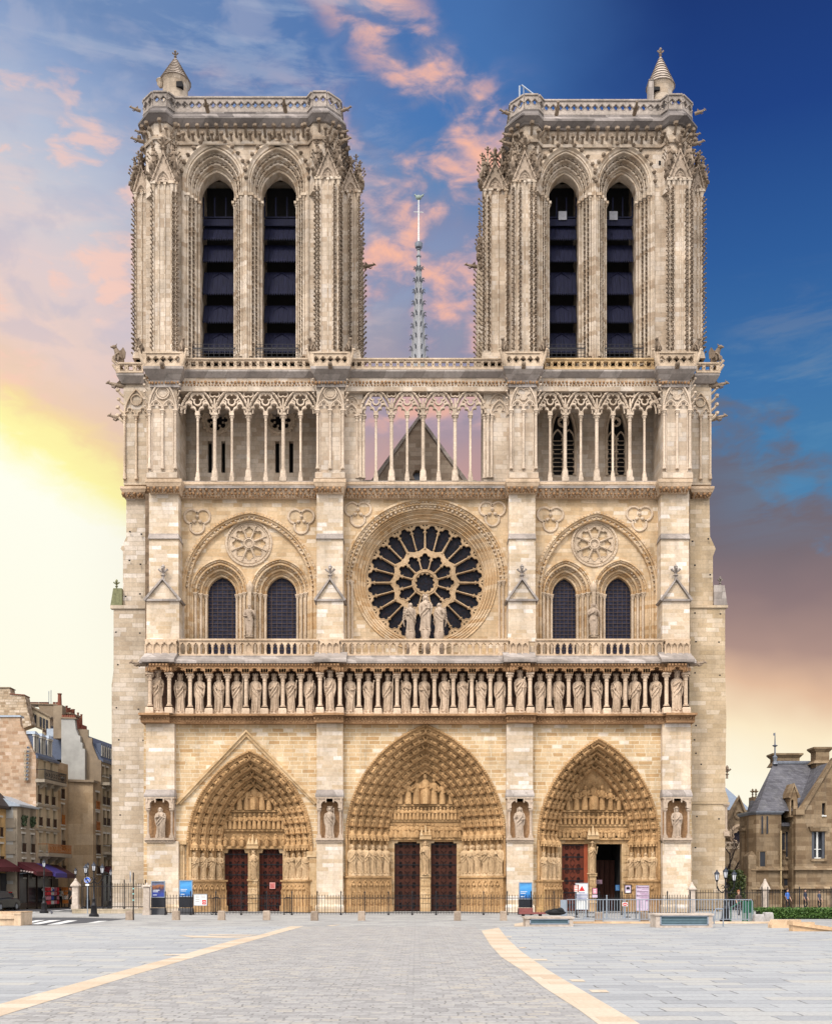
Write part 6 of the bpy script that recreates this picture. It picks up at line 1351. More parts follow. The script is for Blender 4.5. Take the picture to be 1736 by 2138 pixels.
# ================= ground =================
def G(px, py): d = F*H/(py-1850); return ((px-868)*d/F, d-D)
def ground_mat(name, stops, mortar, bw, bh, ms, mamt, rough=.75, bump=.4, jit=.03, rot=0.0, sq=1.3):
 m, nt, P, N, L = nodes(name); geo = N('ShaderNodeNewGeometry'); mp = N('ShaderNodeMapping', inp={'Rotation': (0,0,rot)}); L(geo.outputs['Position'], mp.inputs[0])
 nz = N('ShaderNodeTexNoise', inp={'Scale': 3.5, 'Detail': 2.0}); L(geo.outputs['Position'], nz.inputs['Vector'])
 vm = N('ShaderNodeVectorMath', operation='MULTIPLY_ADD'); vm.inputs[1].default_value = (jit*2, jit*2, 0); L(nz.outputs['Color'], vm.inputs[0]); L(mp.outputs[0], vm.inputs[2])
 br = N('ShaderNodeTexBrick', offset=.43, offset_frequency=2, squash=sq, squash_frequency=3, inp={'Color1': (0,0,0,1), 'Color2': (1,1,1,1), 'Mortar': (.5,.5,.5,1), 'Scale': 1.0, 'Mortar Size': ms, 'Mortar Smooth': .2, 'Brick Width': bw, 'Row Height': bh}); L(vm.outputs[0], br.inputs['Vector'])
 n1 = N('ShaderNodeTexNoise', inp={'Scale': .35, 'Detail': 4.0}); L(geo.outputs['Position'], n1.inputs['Vector']); n2 = N('ShaderNodeTexNoise', inp={'Scale': 14.0, 'Detail': 4.0, 'Roughness': .7}); L(geo.outputs['Position'], n2.inputs['Vector'])
 a = N('ShaderNodeMath', operation='MULTIPLY_ADD', inp={1: .5}); L(n1.outputs[0], a.inputs[0]); L(br.outputs['Color'], a.inputs[2]); s = N('ShaderNodeMath', operation='SUBTRACT', inp={1: .25}); L(a.outputs[0], s.inputs[0])
 cr = ramp(N('ShaderNodeValToRGB'), stops); L(s.outputs[0], cr.inputs[0])
 # broken joints: the gap fades in and out along its length
 n3 = N('ShaderNodeTexNoise', inp={'Scale': 1.3, 'Detail': 3.0}); L(geo.outputs['Position'], n3.inputs['Vector']); jr = N('ShaderNodeMapRange', inp={1: .35, 2: .62, 3: .12, 4: 1.0}); L(n3.outputs[0], jr.inputs[0])
 f = N('ShaderNodeMath', operation='MULTIPLY'); L(br.outputs['Fac'], f.inputs[0]); L(jr.outputs[0], f.inputs[1]); f2 = N('ShaderNodeMath', operation='MULTIPLY', inp={1: mamt}); L(f.outputs[0], f2.inputs[0])
 mx = N('ShaderNodeMix', data_type='RGBA'); L(f2.outputs[0], mx.inputs['Factor']); L(cr.outputs[0], mx.inputs['A']); mx.inputs['B'].default_value = (*mortar, 1)
 mr = N('ShaderNodeMapRange', inp={1: .3, 2: .7, 3: .84, 4: 1.12}); L(n2.outputs[0], mr.inputs[0]); mu = N('ShaderNodeMix', data_type='RGBA', blend_type='MULTIPLY', inp={'Factor': 1.0}); L(mx.outputs['Result'], mu.inputs['A']); L(mr.outputs[0], mu.inputs['B'])
 L(mu.outputs['Result'], P.inputs['Base Color']); P.inputs['Roughness'].default_value = rough; P.inputs['Specular IOR Level'].default_value = .3
 h = N('ShaderNodeMath', operation='MULTIPLY_ADD', inp={1: -1.0}); L(br.outputs['Fac'], h.inputs[0]); L(n2.outputs[0], h.inputs[2]); b = N('ShaderNodeBump', inp={'Strength': bump, 'Distance': .03}); L(h.outputs[0], b.inputs['Height']); L(b.outputs[0], P.inputs['Normal'])
 return m
M_SLAB = ground_mat('paving_slabs', [(0, (.275,.28,.29)), (.35, (.315,.32,.33)), (.7, (.345,.35,.355)), (1, (.375,.36,.335))], (.10,.095,.09), 1.1, .52, .018, .9, jit=.04)
M_COB = ground_mat('cobble_setts', [(0, (.265,.253,.248)), (.4, (.33,.317,.31)), (.75, (.37,.355,.345)), (1, (.405,.365,.315))], (.15,.142,.135), .25, .17, .016, .7, bump=.9, jit=.045)
M_BAND = ground_mat('limestone_band', [(0, (.45,.345,.25)), (.5, (.50,.40,.30)), (1, (.54,.455,.36))], (.30,.24,.17), 1.6, .55, .008, .6, jit=.01)
M_FLAG = ground_mat('flagstones', [(0, (.24,.235,.23)), (.5, (.30,.295,.29)), (1, (.35,.34,.325))], (.16,.15,.14), .9, .6, .014, .8)
M_ASPH = plain('asphalt', (.055,.055,.062), .85, var=.3, scale=12, bump=.3)
M_PAINT = plain('road_paint', (.56,.56,.55), .7, var=.12, scale=9)
M_KERB = plain('kerb_granite', (.30,.29,.28), .8, var=.25, scale=8)
M_LIME = stone('limestone_wall', [(0, (.50,.35,.20)), (.5, (.60,.46,.30)), (1, (.66,.55,.40))], (.34,.26,.18), bw=1.6, bh=.6, mamt=.6, streak=.4)
def sheet(name, pts, z, mat, kind='structure', px=True):
 m = MB(); vs = [(*(G(*p) if px else p), z) for p in pts]; m.add(vs, [tuple(range(len(vs)))]); o = m.build(name, mat, None, 0); o['kind'] = kind; return o
sheet('ground', [(-900,-200),(900,-200),(900,1500),(-900,1500)], -.004, M_FLAG, px=False)
LU = [(-260,2168),(0,2097),(240,2031.8),(373,1996),(490.7,1962.8),(541.8,1952.6),(605.7,1934.7)]; LD = [(-220,2190),(0,2122.8),(281,2035.9),(434.5,1990.9),(541.8,1960.2),(633.8,1934.7)]
RU = [(1004.6,1943.9),(1022.5,1973),(1045.5,1998.6),(1088.9,2026.7),(1134.9,2062.4),(1206.5,2108.4),(1290,2170),(1420,2260)]; RD = [(1040.4,1937.2),(1058.3,1960.2),(1088.9,1988.3),(1140,2024),(1196,2057.3),(1257.6,2093.1),(1380,2165),(1560,2260)]
nearL = (-40., -69.); nearR = (40., -69.)
def poly3(name, world, z, mat): m = MB(); m.add([(a, b, z) for a, b in world], [tuple(range(len(world)))]); o = m.build(name, mat, None, 0); o['kind'] = 'structure'; return o
gL = [G(*p) for p in LU]; gLd = [G(*p) for p in LD]; gR = [G(*p) for p in RU]; gRd = [G(*p) for p in RD]; yF = G(0, 1934.7)[1]; yQ = G(0, 1934)[1]
poly3('slab_pavement', [(-60, -100), *[(-18, -100)], *gL, (gL[-1][0], yF), (-60, yF)], 0.0, M_SLAB)
poly3('slab_pavement', [(60, -100), (60, yF), (gRd[0][0], yF), *gRd, (4, -100)], 0.0, M_SLAB)
poly3('cobble_pavement', [(-17, -100), *gLd, (gR[0][0], yF), *gR, (3.6, -100)], 0.0, M_COB)
poly3('pavement_strip', gL + list(reversed(gLd)), .004, M_BAND)
poly3('pavement_strip', gR + list(reversed(gRd)), .004, M_BAND)
for a in ([(373,1953.6),(541,1957),(470,1959),(400,1958)], [(434,1951.6),(540,1952.6),(520,1954.4),(436,1953.4)], [(340,1993.6),(434,1991),(425,1993.8),(346,1995.5)], [(680,1933.5),(706,1931.2),(712,1931.2),(692,1934.2)],
          [(1053,1955.9),(1068,1955.9),(1068,1957.6),(1056,1957.6)], [(1082,1978.5),(1096,1978.5),(1098,1980.6),(1085,1980.6)], [(1110,2003),(1140,2003),(1143,2006),(1114,2006)], [(1188,2046),(1216,2046),(1222,2050.5),(1194,2050.5)], [(1228,2067.5),(1264,2067.5),(1272,2073),(1236,2073)], [(1073,1929.5),(1094,1926),(1094,1935),(1073,1935)]): sheet('pavement_strip', a, .006, M_BAND)
# streets on the left
sheet('road', [(-700,1916.3),(160,1916.4),(264,1919),(205,1926),(95,1932.5),(-700,1932.5)], .002, M_ASPH)
sheet('road', [(-900,1893.5),(60,1893.2),(120,1894.8),(170,1896.5),(220,1893),(300,1893),(150,1904.8),(-900,1905.5)], .002, M_ASPH)
for a in ([(45,1928.6),(75,1922.0),(94,1921.6),(60,1928.6)], [(59,1931),(103,1922),(128,1921.6),(80,1930.8)], [(97,1931.5),(142,1922.2),(162,1922.4),(124,1930.6)], [(182,1927.6),(206,1923.5),(226,1923.2),(200,1927.4)], [(43,1925.4),(54,1922.8),(60,1922.8),(45,1926.5)],
          [(-30,1909.4),(40,1908),(66,1908.6),(40,1911),(-30,1912)], [(46,1906.2),(60,1904.9),(84,1904.9),(66,1906.6)], [(104,1902.6),(116,1901.4),(134,1901.3),(122,1902.6)], [(126,1900.7),(140,1899.7),(156,1899.7),(145,1900.8)]): sheet('road_marking', a, .006, M_PAINT)
def kerb(pts, hgt=.12, w=.3):
 g_ = [G(*p) for p in pts]; m = MB()
 for p, q in zip(g_, g_[1:]):
  dx, dy = q[0]-p[0], q[1]-p[1]; l = hypot(dx, dy); nx, ny = -dy/l*w/2, dx/l*w/2; m.prz([(p[0]-nx,p[1]-ny),(q[0]-nx,q[1]-ny),(q[0]+nx,q[1]+ny),(p[0]+nx,p[1]+ny)], 0, hgt)
 o = m.build('kerb', M_KERB, None, 0); o['kind'] = 'structure'
kerb([(-300,1892.8),(60,1892.6),(118,1894.4)]); kerb([(-300,1915.6),(160,1915.8),(262,1918.4)], .05); kerb([(-300,1906),(148,1905.4)], .05)
# ================= left: the street of tall houses =================
def SX(d): return -30.7 + .083*(d-84)
def d_at(px, off=0.0): return (37.67 - off)/(.083 - (px-868)/2250)     # distance where a pixel column meets the street line moved by off
TH = atan2(1, .083); UL = sqrt(1 + .083**2)
W_CREAM = plain('cream_render', (.42,.34,.235), .85, var=.25, scale=1.3, bump=.1); W_GREYR = plain('grey_render', (.29,.245,.19), .85, var=.25, scale=1.3, bump=.1)
W_TAUPE = plain('taupe_render', (.24,.185,.13), .85, var=.28, scale=1.1, bump=.15); W_WHITE = plain('pale_render', (.35,.345,.33), .85, var=.25, scale=.8, bump=.1)
W_OCHRE = plain('ochre_render', (.48,.31,.14), .85, var=.25, scale=1.0)
W_TAN = stone('tan_ashlar', [(0, (.29,.215,.125)), (.5, (.37,.285,.175)), (1, (.43,.35,.235))], (.36,.28,.18), bw=1.6, bh=.9, mamt=.4, streak=.6, damt=.35)
W_RUBBLE = stone('rubble_wall', [(0, (.24,.18,.11)), (.3, (.38,.30,.20)), (.65, (.50,.42,.30)), (1, (.58,.52,.42))], (.30,.24,.17), bw=.42, bh=.24, ms=.03, mamt=.6, streak=.3, damt=.5)
W_PINKST = stone('hotel_gable_stone', [(0, (.34,.22,.13)), (.4, (.44,.32,.21)), (.8, (.50,.385,.27)), (1, (.55,.45,.35))], (.46,.36,.26), bw=.5, bh=.28, ms=.02, mamt=.5, streak=.3, damt=.35)
M_BLUE = plain('blue_slate', (.075,.095,.15), .5, var=.3, scale=5, stretch=(1,1,4)); M_ZINC = plain('zinc_roof', (.36,.41,.48), .45, .3, var=.2)
M_BRICK = plain('red_brick', (.22,.055,.03), .85, var=.35, scale=8); M_POT = plain('terracotta', (.17,.055,.032), .8, var=.3, scale=10)
M_PANE = plain('dark_pane', (.035,.037,.045), .2, var=.4, scale=.8, spec=.15); M_FRAME = plain('window_frame', (.50,.48,.44), .6, var=.1); M_RAIL = plain('rusty_iron', (.05,.026,.016), .6, .3); M_RAILO = plain('sunlit_rusty_iron', (.32,.11,.02), .6, .1)  # sunlit_rusty_iron is an orange copy of rusty_iron, sunlight put into its colour
class Bld:
 def __init__(s, label, px0, off=0.0, kind='apartment_building'):
  s.d0 = d_at(px0, off); s.off = off; s.o = (SX(s.d0) + off, s.d0 - D, 0)
  s.root = empty(kind, s.o, label, 'building', 'houses along the side street'); s.root.rotation_euler.z = TH
 def s_at(s, px): return (d_at(px, s.off) - s.d0)*UL
 def z_at(s, px, py): return H + (1850-py)*d_at(px, s.off)/F
 def add(s, name, mb, mat, parent=None, sm=0):
  o = mb.build(name, mat, None, sm); o.parent = parent or s.root; return o
 def facade(s, px1, ztop, rows, mat, depth=12, z0=0.0, frame=M_FRAME, gable=None):
  """rows: (py_top, py_bot at px_ref, px_ref, [(pxa, pxb)...], rail)"""
  L = s.s_at(px1); hs = []; wins = []
  for (pt, pb, pr, cols, rail) in rows:
   zt, zb = s.z_at(pr, pt), s.z_at(pr, pb)
   for a, b in cols: sa, sb = s.s_at(a), s.s_at(b); hs.append([(sa,zb),(sb,zb),(sb,zt),(sa,zt)]); wins.append((sa, sb, zb, zt, rail))
  s.add('facade_wall', MB().plate([(0,z0),(L,z0),(L,ztop),(0,ztop)], hs, 0, .32), mat)
  m = MB(); m.box(.02, L-.02, .9, depth, z0, ztop-.05); m.box(.01, .3, .3, depth, z0, ztop-.02); s.add('house_body', m, gable or mat)
  for sa, sb, zb, zt, rail in wins:
   w = MB(); w.box(sa, sb, .26, .30, zb, zt); o = s.add('window', w, M_PANE)
   f = MB(); mid = (sa+sb)/2
   for x in (sa+.02, mid, sb-.02): f.box(x-.022, x+.022, .20, .26, zb, zt)
   for q in (.02, .62, .98): f.box(sa, sb, .20, .255, zb+(zt-zb)*q-.022, zb+(zt-zb)*q+.022)
   f.box(sa-.08, sb+.08, -.10, .2, zb-.10, zb-.01); f.box(sa-.12, sb+.12, -.05, .03, zt+.01, zt+.16)
   s.add('window_frame', f, frame, o)
   if rail:
    r = MB(); hh = min(.95, (zt-zb)*.45)
    for q in range(7): x = sa+(sb-sa)*q/6; r.box(x-.015, x+.015, -.10, -.06, zb, zb+hh)
    r.box(sa-.05, sb+.05, -.12, -.05, zb+hh, zb+hh+.06); r.box(sa-.05, sb+.05, -.12, -.05, zb, zb+.05)
    for q in range(3): r.roll(circ(sa+(sb-sa)*(q+.5)/3, zb+hh*.5, (sb-sa)*.14, 8), .018, -.08, 4, True)
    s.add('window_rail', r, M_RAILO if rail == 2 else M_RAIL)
  return L
 def balcony(s, pa, pb, pyt, pyb, pr, mat, slab=.25, out=.75):
  a, b = s.s_at(pa), s.s_at(pb); zt, zb = s.z_at(pr, pyt), s.z_at(pr, pyb); m = MB(); m.box(a-.1, b+.1, -out, .02, zb-slab, zb); o = s.add('balcony', m, W_GREYR)
  for q in range(3): x = a+(b-a)*(q+.5)/3; k = MB(); k.fr(x-.12, x+.12, -.15, .02, zb-slab-.45, x-.12, x+.12, -out*.8, .02, zb-slab); s.add('bracket', k, W_GREYR, o)
  r = MB(); n = max(6, int((b-a)/.16))
  for q in range(n+1): x = a+(b-a)*q/n; r.box(x-.014, x+.014, -out+.02, -out+.05, zb, zt)
  r.box(a, b, -out, -out+.06, zt-.05, zt); r.box(a, b, -out, -out+.06, zb+.05, zb+.1); r.box(a, a+.05, -out, 0, zt-.05, zt); r.box(b-.05, b, -out, 0, zt-.05, zt)
  for q in range(int((b-a)/.5)): r.roll(circ(a+.25+q*.5, (zt+zb)/2, .17, 8), .02, -out+.03, 4, True)
  s.add('balcony_rail', r, mat, o)
 def pots(s, x0, x1, y, z, n, h=.5, r=.11):
  for q in range(n): m = MB(); hh = h*U(.75, 1.2); m.lathe(x0+(x1-x0)*(q+.5)/n, y, [(r,z),(r*.8,z+hh),(r*1.05,z+hh),(r*1.05,z+hh+.06)], 8); s.add('chimney_pot', m, M_POT, None, 40)
def world_plate(name, pts, d, th, mat, parent):
 """wall facing the square, traced at distance d and th metres thick"""
 m = MB(); m.plate(PZ(pts, d-D), [], d-D, d-D+th); o = m.build(name, mat, None, 0); o.parent = parent; o.matrix_parent_inverse = Matrix.Rotation(-TH, 4, 'Z') @ Matrix.Translation(-Vector(parent.location)); return o
# yellow corner house, far left
b = Bld('ochre corner house at the far left edge with a dark roof and red awning below', -60, -.9); L = b.facade(15.5, b.z_at(15, 1691), [(1708,1748,8,[(-40,-30),(-18,-8),(0,4)],1), (1763,1812,8,[(-40,-30),(-18,-8),(-1,6)],1)], W_OCHRE)
m = MB(); z = b.z_at(15, 1691); m.prz([(-.5,-.4),(L+.3,-.4),(L+.3,9),(-.5,9)], z, z+.2); m.prz([(-.5,-.4),(L+.3,-.4),(L+.3,9),(-.5,9)], z+.2, z+2.6, [(-.3,1.6),(L-.6,1.6),(L-.6,8),(-.3,8)]); b.add('roof', m, plain('dark_tiles', (.04,.03,.028), .7, var=.3, scale=9))
m = MB(); m.box(L-.12, L-.04, -.08, 0, 0, z); b.add('drain_pipe', m, M_IRON)
# narrow grey house
b = Bld('narrow grey house with white window surrounds and plants on its sills', 36); zt = b.z_at(60, 1688); L = b.facade(75, zt, [(1684,1728,45,[(44.5,50),(63,68.5)],0), (1741,1779,45,[(46,52),(64.5,70.5)],1), (1794,1832,45,[(47,53),(66,71)],1)], W_GREYR, 10, gable=W_WHITE)
m = MB(); m.prz([(-.25,-.3),(L,-.3),(L,8),(-.25,8)], zt, zt+.15); m.prz([(-.2,-.2),(L,-.2),(L,8),(-.2,8)], zt+.15, zt+1.0, [(-.2,2.0),(L,2.0),(L,8),(-.2,8)]); b.add('roof', m, M_ZINC)
for q in range(9): m = MB(); zz = zt-.9-q*1.02; m.box(-.09, .0, .1, .95, zz-.75, zz); b.add('quoin', m, W_GREYR)
m = MB(); m.box(-.12, .02, 2.2, 6, zt-1.2, zt+2.3); m.box(-.2, .1, 2.1, 6.1, zt+2.3, zt+2.5); b.add('chimney', m, W_CREAM); b.pots(-.05, .05, 2.5, zt+2.5, 1)
for q in range(5): m = MB(); m.lathe(-.05, 2.5+q*.75, [(.13,zt+2.5),(.1,zt+3.1*1),(.14,zt+3.15)], 8); b.add('chimney_pot', m, plain('sooty_pot', (.05,.025,.02), .8) if q == 0 else M_IRON, None, 40)
for i, (pa, pb) in enumerate(((44.5,50),(63,68.5))):
 m = MB(); sx_ = (b.s_at(pa)+b.s_at(pb))/2; zz = b.z_at(45, 1727)
 for q in range(46): m.blob(sx_+U(-.3,.3), -.12+U(-.15,.12), zz+.12+U(0,.75), U(.05,.11), None, U(.06,.14), 5, 3, .3)
 o = b.add('sill_plant', m, plain('sill_plant_leaf', (.03,.05,.02), .7, var=.4) if i == 0 else bpy.data.materials['sill_plant_leaf'])
# the hotel with its big gable
hb_ = Bld('tall cream hotel with blue mansard dormers, long balconies and a big bare stone gable', 75); b = hb_; zt = b.z_at(75, 1583)
L = b.facade(121, zt, [(1586,1626,78,[(77,81),(91.5,96),(105.5,110)],0), (1640,1676,80,[(79,84),(94,99),(108,113)],1), (1688,1724,82,[(81,86.5),(97,102),(111,116)],1), (1739,1776,84,[(82,87.5),(97,102.5),(112,117)],0), (1793,1832,85,[(84,90),(100,105.5),(114,120)],1)], W_CREAM, 10, gable=W_PINKST)
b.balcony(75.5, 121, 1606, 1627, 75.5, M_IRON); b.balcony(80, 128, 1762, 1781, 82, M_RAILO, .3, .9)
for py in (1680, 1731): m = MB(); z = b.z_at(80, py); m.box(0, L, -.14, .0, z-.12, z+.06); b.add('string_course', m, W_GREYR)
z2 = zt+2.2; m = MB(); m.prz([(0,-.15),(L,-.15),(L,3.6),(0,3.6)], zt, zt+.22); m.prz([(0.02,0),(L,0),(L,4),(0.02,4)], zt+.22, z2, [(0.02,1.8),(L,1.8),(L,4),(0.02,4)]); b.add('mansard_roof', m, M_BLUE)
for q in range(3):
 s0 = L*(.06+.31*q); m = MB(); zz = zt+.40; m.box(s0, s0+.80, .35, 2.0, zz, zz+1.5); o = b.add('dormer', m, M_BLUE); k = MB(); k.box(s0+.12, s0+.68, .30, .36, zz+.1, zz+1.35); b.add('dormer_pane', k, M_PANE, o)
 k = MB()
 for x in (s0, s0+.36, s0+.70): k.box(x, x+.10, .25, .35, zz, zz+1.45)
 k.box(s0-.06, s0+.86, .2, .4, zz+1.42, zz+1.56); b.add('dormer_frame', k, M_FRAME, o); k = MB(); k.fr(s0-.1, s0+.9, .15, 2.3, zz+1.56, s0+.25, s0+.55, .3, 2.3, zz+1.85); b.add('dormer_roof', k, M_ZINC, o)
world_plate('gable_wall', [(-90,1905),(75,1905),(75,1578),(70,1571),(60,1547),(49,1524),(43,1516),(41,1497),(-90,1497)], b.d0-.02, .5, W_PINKST, b.root)
world_plate('gable_coping', [(-90,1497),(43,1497),(43,1493.5),(-90,1493.5)], b.d0-.12, .8, M_ZINC, b.root)
# letters of the hotel sign: two columns of small pale panels
sg = empty('hotel_sign', (X(53, b.d0-D), b.d0-D-.3, Z(1640, b.d0-D)), 'vertical sign of small cream letter panels on the hotel gable', 'sign')
for q in range(9):
 py = 1561 + q*8.2
 for c_, px in ((0, 52.5 - q*.15), (1, 58.5-q*.3)):
  if c_ == 0 and q == 0: continue
  y = b.d0 - D - .35; m = MB(); r = 2.5*S(y)
  if c_: m.tube([(X(px,y), y, Z(py,y)), (X(px,y), y+.15, Z(py,y))], r*1.1, 12)
  else: m.box(X(px,y)-r*.6, X(px,y)+r*.6, y, y+.15, Z(py+3,y), Z(py-3.2,y))
  o = m.build('letter_panel', W_WHITE if c_ else W_CREAM, sg, 30)
  k = MB();
  if c_: k.tube([(X(px,y)+r*.55*cos(t*pi/3), y-.02, Z(py,y)+r*.55*sin(t*pi/3)) for t in range(5)], .04, 4)
  k.box(X(px,y)-r*.3, X(px,y)-r*.1, y-.02, y, Z(py+2,y), Z(py-2,y)); k.build('letter', M_BLUE, o, 0)
# tall houses behind the hotel
b = Bld('taller house behind the hotel with rubble chimney wall and grey chimney stack', 121); bz = b
L = b.facade(142, b.z_at(125, 1592), [(1626,1668,130,[(127.5,133)],1), (1680,1722,131,[(128,133.5)],2), (1733,1776,131,[(128.5,134.5)],1), (1790,1825,131,[(129,135)],1)], W_TAN, 9)
world_plate('rubble_chimney_wall', [(-60,1560),(66,1514),(57,1480),(51,1451),(22,1448.5),(20,1436),(-60,1436)], 96, 1.2, W_RUBBLE, b.root); world_plate('chimney_cap', [(-60,1436),(21,1436),(21,1434.5),(-60,1434.5)], 95.9, 1.4, W_TAUPE, b.root); world_plate('chimney_cap', [(20,1449.5),(51,1452),(51,1450),(20,1447.8)], 95.9, 1.4, M_POT, b.root)
world_plate('attic_wall', [(57,1473),(64,1515),(88,1520),(88,1534),(104,1545),(104,1500),(106,1497)], 97.5, 3, W_CREAM, b.root); world_plate('attic_eave', [(56,1472),(107,1499),(107,1496),(56,1469)], 97.3, 3.2, W_TAUPE, b.root)
for pts in ([(65.5,1488),(70,1490),(70,1513),(65.5,1511)], [(71.5,1491),(75.5,1493),(75.5,1516),(71.5,1514)], [(82.5,1496),(86.5,1498),(86.5,1519),(82.5,1517)], [(89,1499),(93,1501),(93,1522),(89,1520)], [(95.5,1502),(99.5,1504),(99.5,1526),(95.5,1524)]): world_plate('attic_window', pts, 97.42, .1, M_PANE, b.root)
world_plate('attic_rail', [(89,1522),(101,1527),(101,1533),(89,1528)], 97.2, .06, M_RAIL, b.root); world_plate('blue_attic_roof', [(104,1510),(123,1544),(123,1549),(104,1541)], 97.9, 2, M_BLUE, b.root)
world_plate('chimney_stack', [(80,1474),(80,1472),(126,1473),(126,1499),(131,1517),(132,1625),(104,1640),(104,1500),(84,1486)], 99, 1.5, W_TAUPE, b.root); world_plate('stack_cap', [(56,1470),(126,1472),(126,1470.2),(56,1468)], 98.9, 1.7, W_TAUPE, b.root)
world_plate('terrace', [(104,1545),(125,1552),(152,1579),(152,1590),(141,1594),(118,1583),(104,1570)], 96.5, 2.0, W_TAN, b.root); world_plate('terrace_ledge', [(116,1586),(155,1598),(155,1594.5),(116,1583)], 96.2, 2.4, W_TAUPE, b.root); world_plate('upper_wall', [(104,1590),(153,1600),(153,1700),(104,1700)], 96.7, 2, W_TAN, b.root)
world_plate('attic_window', [(110,1553),(115,1554),(115,1572),(110,1571)], 96.4, .1, M_PANE, b.root); world_plate('attic_window', [(143,1601),(149,1603),(149,1625),(143,1623)], 96.6, .1, M_PANE, b.root)
world_plate('party_wall', [(60,1534),(104,1548),(104,1700),(60,1700)], 97, 2, W_TAN, b.root)
for px in (60, 66, 70, 74, 78, 84, 89, 94, 99, 113, 119): y = 99.3-D; m = MB(); m.lathe(X(px,y), y, [(.14,Z(1471,y)),(.11,Z(1467,y)),(.15,Z(1466.5,y))], 8); o = m.build('chimney_pot', M_POT, None, 40); o.parent = b.root; o.matrix_parent_inverse = Matrix.Rotation(-TH, 4, 'Z') @ Matrix.Translation(-Vector(b.root.location))
for px, pt in ((102, 1443), (106.5, 1441), (126.5, 1454)): y = 100-D; m = MB(); m.tube([(X(px,y),y,Z(1472,y)),(X(px,y),y,Z(pt,y))], .03, 4); m.box(X(px-1.5,y), X(px+1.5,y), y-.02, y+.02, Z(pt+4,y), Z(pt+3.6,y)); o = m.build('aerial', M_STEEL, None, 0); o.parent = b.root; o.matrix_parent_inverse = Matrix.Rotation(-TH, 4, 'Z') @ Matrix.Translation(-Vector(b.root.location))
# projecting tan house with the blank end wall
b = Bld('projecting tan stone house with blank end wall and arched staircase windows', 194, 2.05)
zt = b.z_at(200, 1630); L = b.facade(212, zt, [(1655,1690,203,[(200,206.5)],2), (1697,1734,203,[(200.5,207)],2), (1744,1783,203,[(201,208)],1), (1792,1825,203,[(202,209)],1)], W_TAN, 9)
world_plate('end_wall', [(140,1905),(194.5,1905),(194,1632),(140,1631)], b.d0-.05, 1.0, W_TAN, b.root); world_plate('end_cornice', [(138,1632),(196,1633.5),(196,1629),(138,1627)], b.d0-.3, 1.3, W_TAUPE, b.root)
world_plate('white_stepped_wall', [(128,1640),(128,1499),(155.5,1499.5),(158,1522),(163,1535.5),(167.5,1537),(167.5,1550),(172,1551),(172,1563),(177,1564),(177,1640)], 94.3, .5, W_WHITE, b.root); world_plate('stack_cap', [(126,1500),(159,1501),(159,1498.5),(126,1497.5)], 94.2, .7, W_TAUPE, b.root)
world_plate('brown_stepped_wall', [(172,1640),(172,1566),(163,1535),(163,1522),(184,1523.5),(184,1540),(192,1541),(192,1553),(198,1570),(205,1586),(211,1588),(211,1640)], 94.85, .22, W_TAUPE, b.root)
for px in (132, 137, 142, 147, 151, 155): y = 94.5-D; m = MB(); m.lathe(X(px,y), y, [(.15,Z(1499,y)),(.11,Z(1493,y)),(.15,Z(1492.5,y))], 8); o = m.build('chimney_pot', M_POT, None, 40); o.parent = b.root; o.matrix_parent_inverse = Matrix.Rotation(-TH, 4, 'Z') @ Matrix.Translation(-Vector(b.root.location))
# last house before the cathedral
b = Bld('cream house with blue mansard and red chimneys, half hidden by the cathedral wall', 212, 2.05); zt = b.z_at(215, 1592)
L = b.facade(262, zt, [(1601,1620,215,[(213.5,217.5),(221.5,225.5),(238,242)],0), (1647,1680,216,[(214.5,219),(223,227.5),(240,244)],1), (1692,1723,216,[(215.5,219.5),(223.5,228),(240,244)],1), (1741,1764,217,[(216,220),(224,228),(240,244)],0), (1790,1822,217,[(217,221.5),(225,229.5),(240,244)],0)], W_CREAM, 9)
b.balcony(212.5, 262, 1618, 1634, 213, M_IRON); b.balcony(215, 262, 1764, 1779, 216, M_RAIL)
z2 = b.z_at(206, 1548); m = MB(); m.prz([(0,-.15),(L,-.15),(L,3.6),(0,3.6)], zt, zt+.25); m.prz([(0,0),(L,0),(L,5),(0,5)], zt+.25, zt+2.3, [(0,1.2),(L,1.2),(L,5),(0,5)]); b.add('mansard_roof', m, M_BLUE); m = MB(); m.prz([(0,1.2),(L,1.2),(L,5),(0,5)], zt+2.3, zt+3.0, [(0,3.2),(L,3.2),(L,5),(0,5)]); b.add('zinc_roof', m, M_ZINC)
for q in range(6):
 s0 = .25+.55*q; m = MB(); m.box(s0, s0+.34, .15, 1.3, zt+.45, zt+1.7); o = b.add('dormer', m, M_BLUE); k = MB(); k.box(s0+.06, s0+.28, .10, .16, zt+.55, zt+1.5); b.add('dormer_pane', k, M_FRAME, o)
m = MB(); m.box(.3, 2.4, 3, 3.8, zt+2.2, zt+4.3); b.add('brick_chimney', m, M_BRICK); m = MB(); m.box(.2, 2.5, 2.9, 3.9, zt+4.3, zt+4.45); b.add('chimney_cap', m, W_TAUPE); b.pots(.4, 2.3, 3.4, zt+4.45, 6)
m = MB(); m.box(2.9, 4.2, 3, 3.8, zt+2.2, zt+3.8); b.add('brick_chimney', m, M_BRICK); b.pots(2.9, 4.1, 3.4, zt+3.8, 3, .9)
m = MB(); m.box(-.9, -.1, 3.2, 4, zt+2.0, zt+4.9); b.add('chimney', m, W_TAUPE); b.pots(-.8, -.2, 3.6, zt+4.9, 1, 1.1, .2)
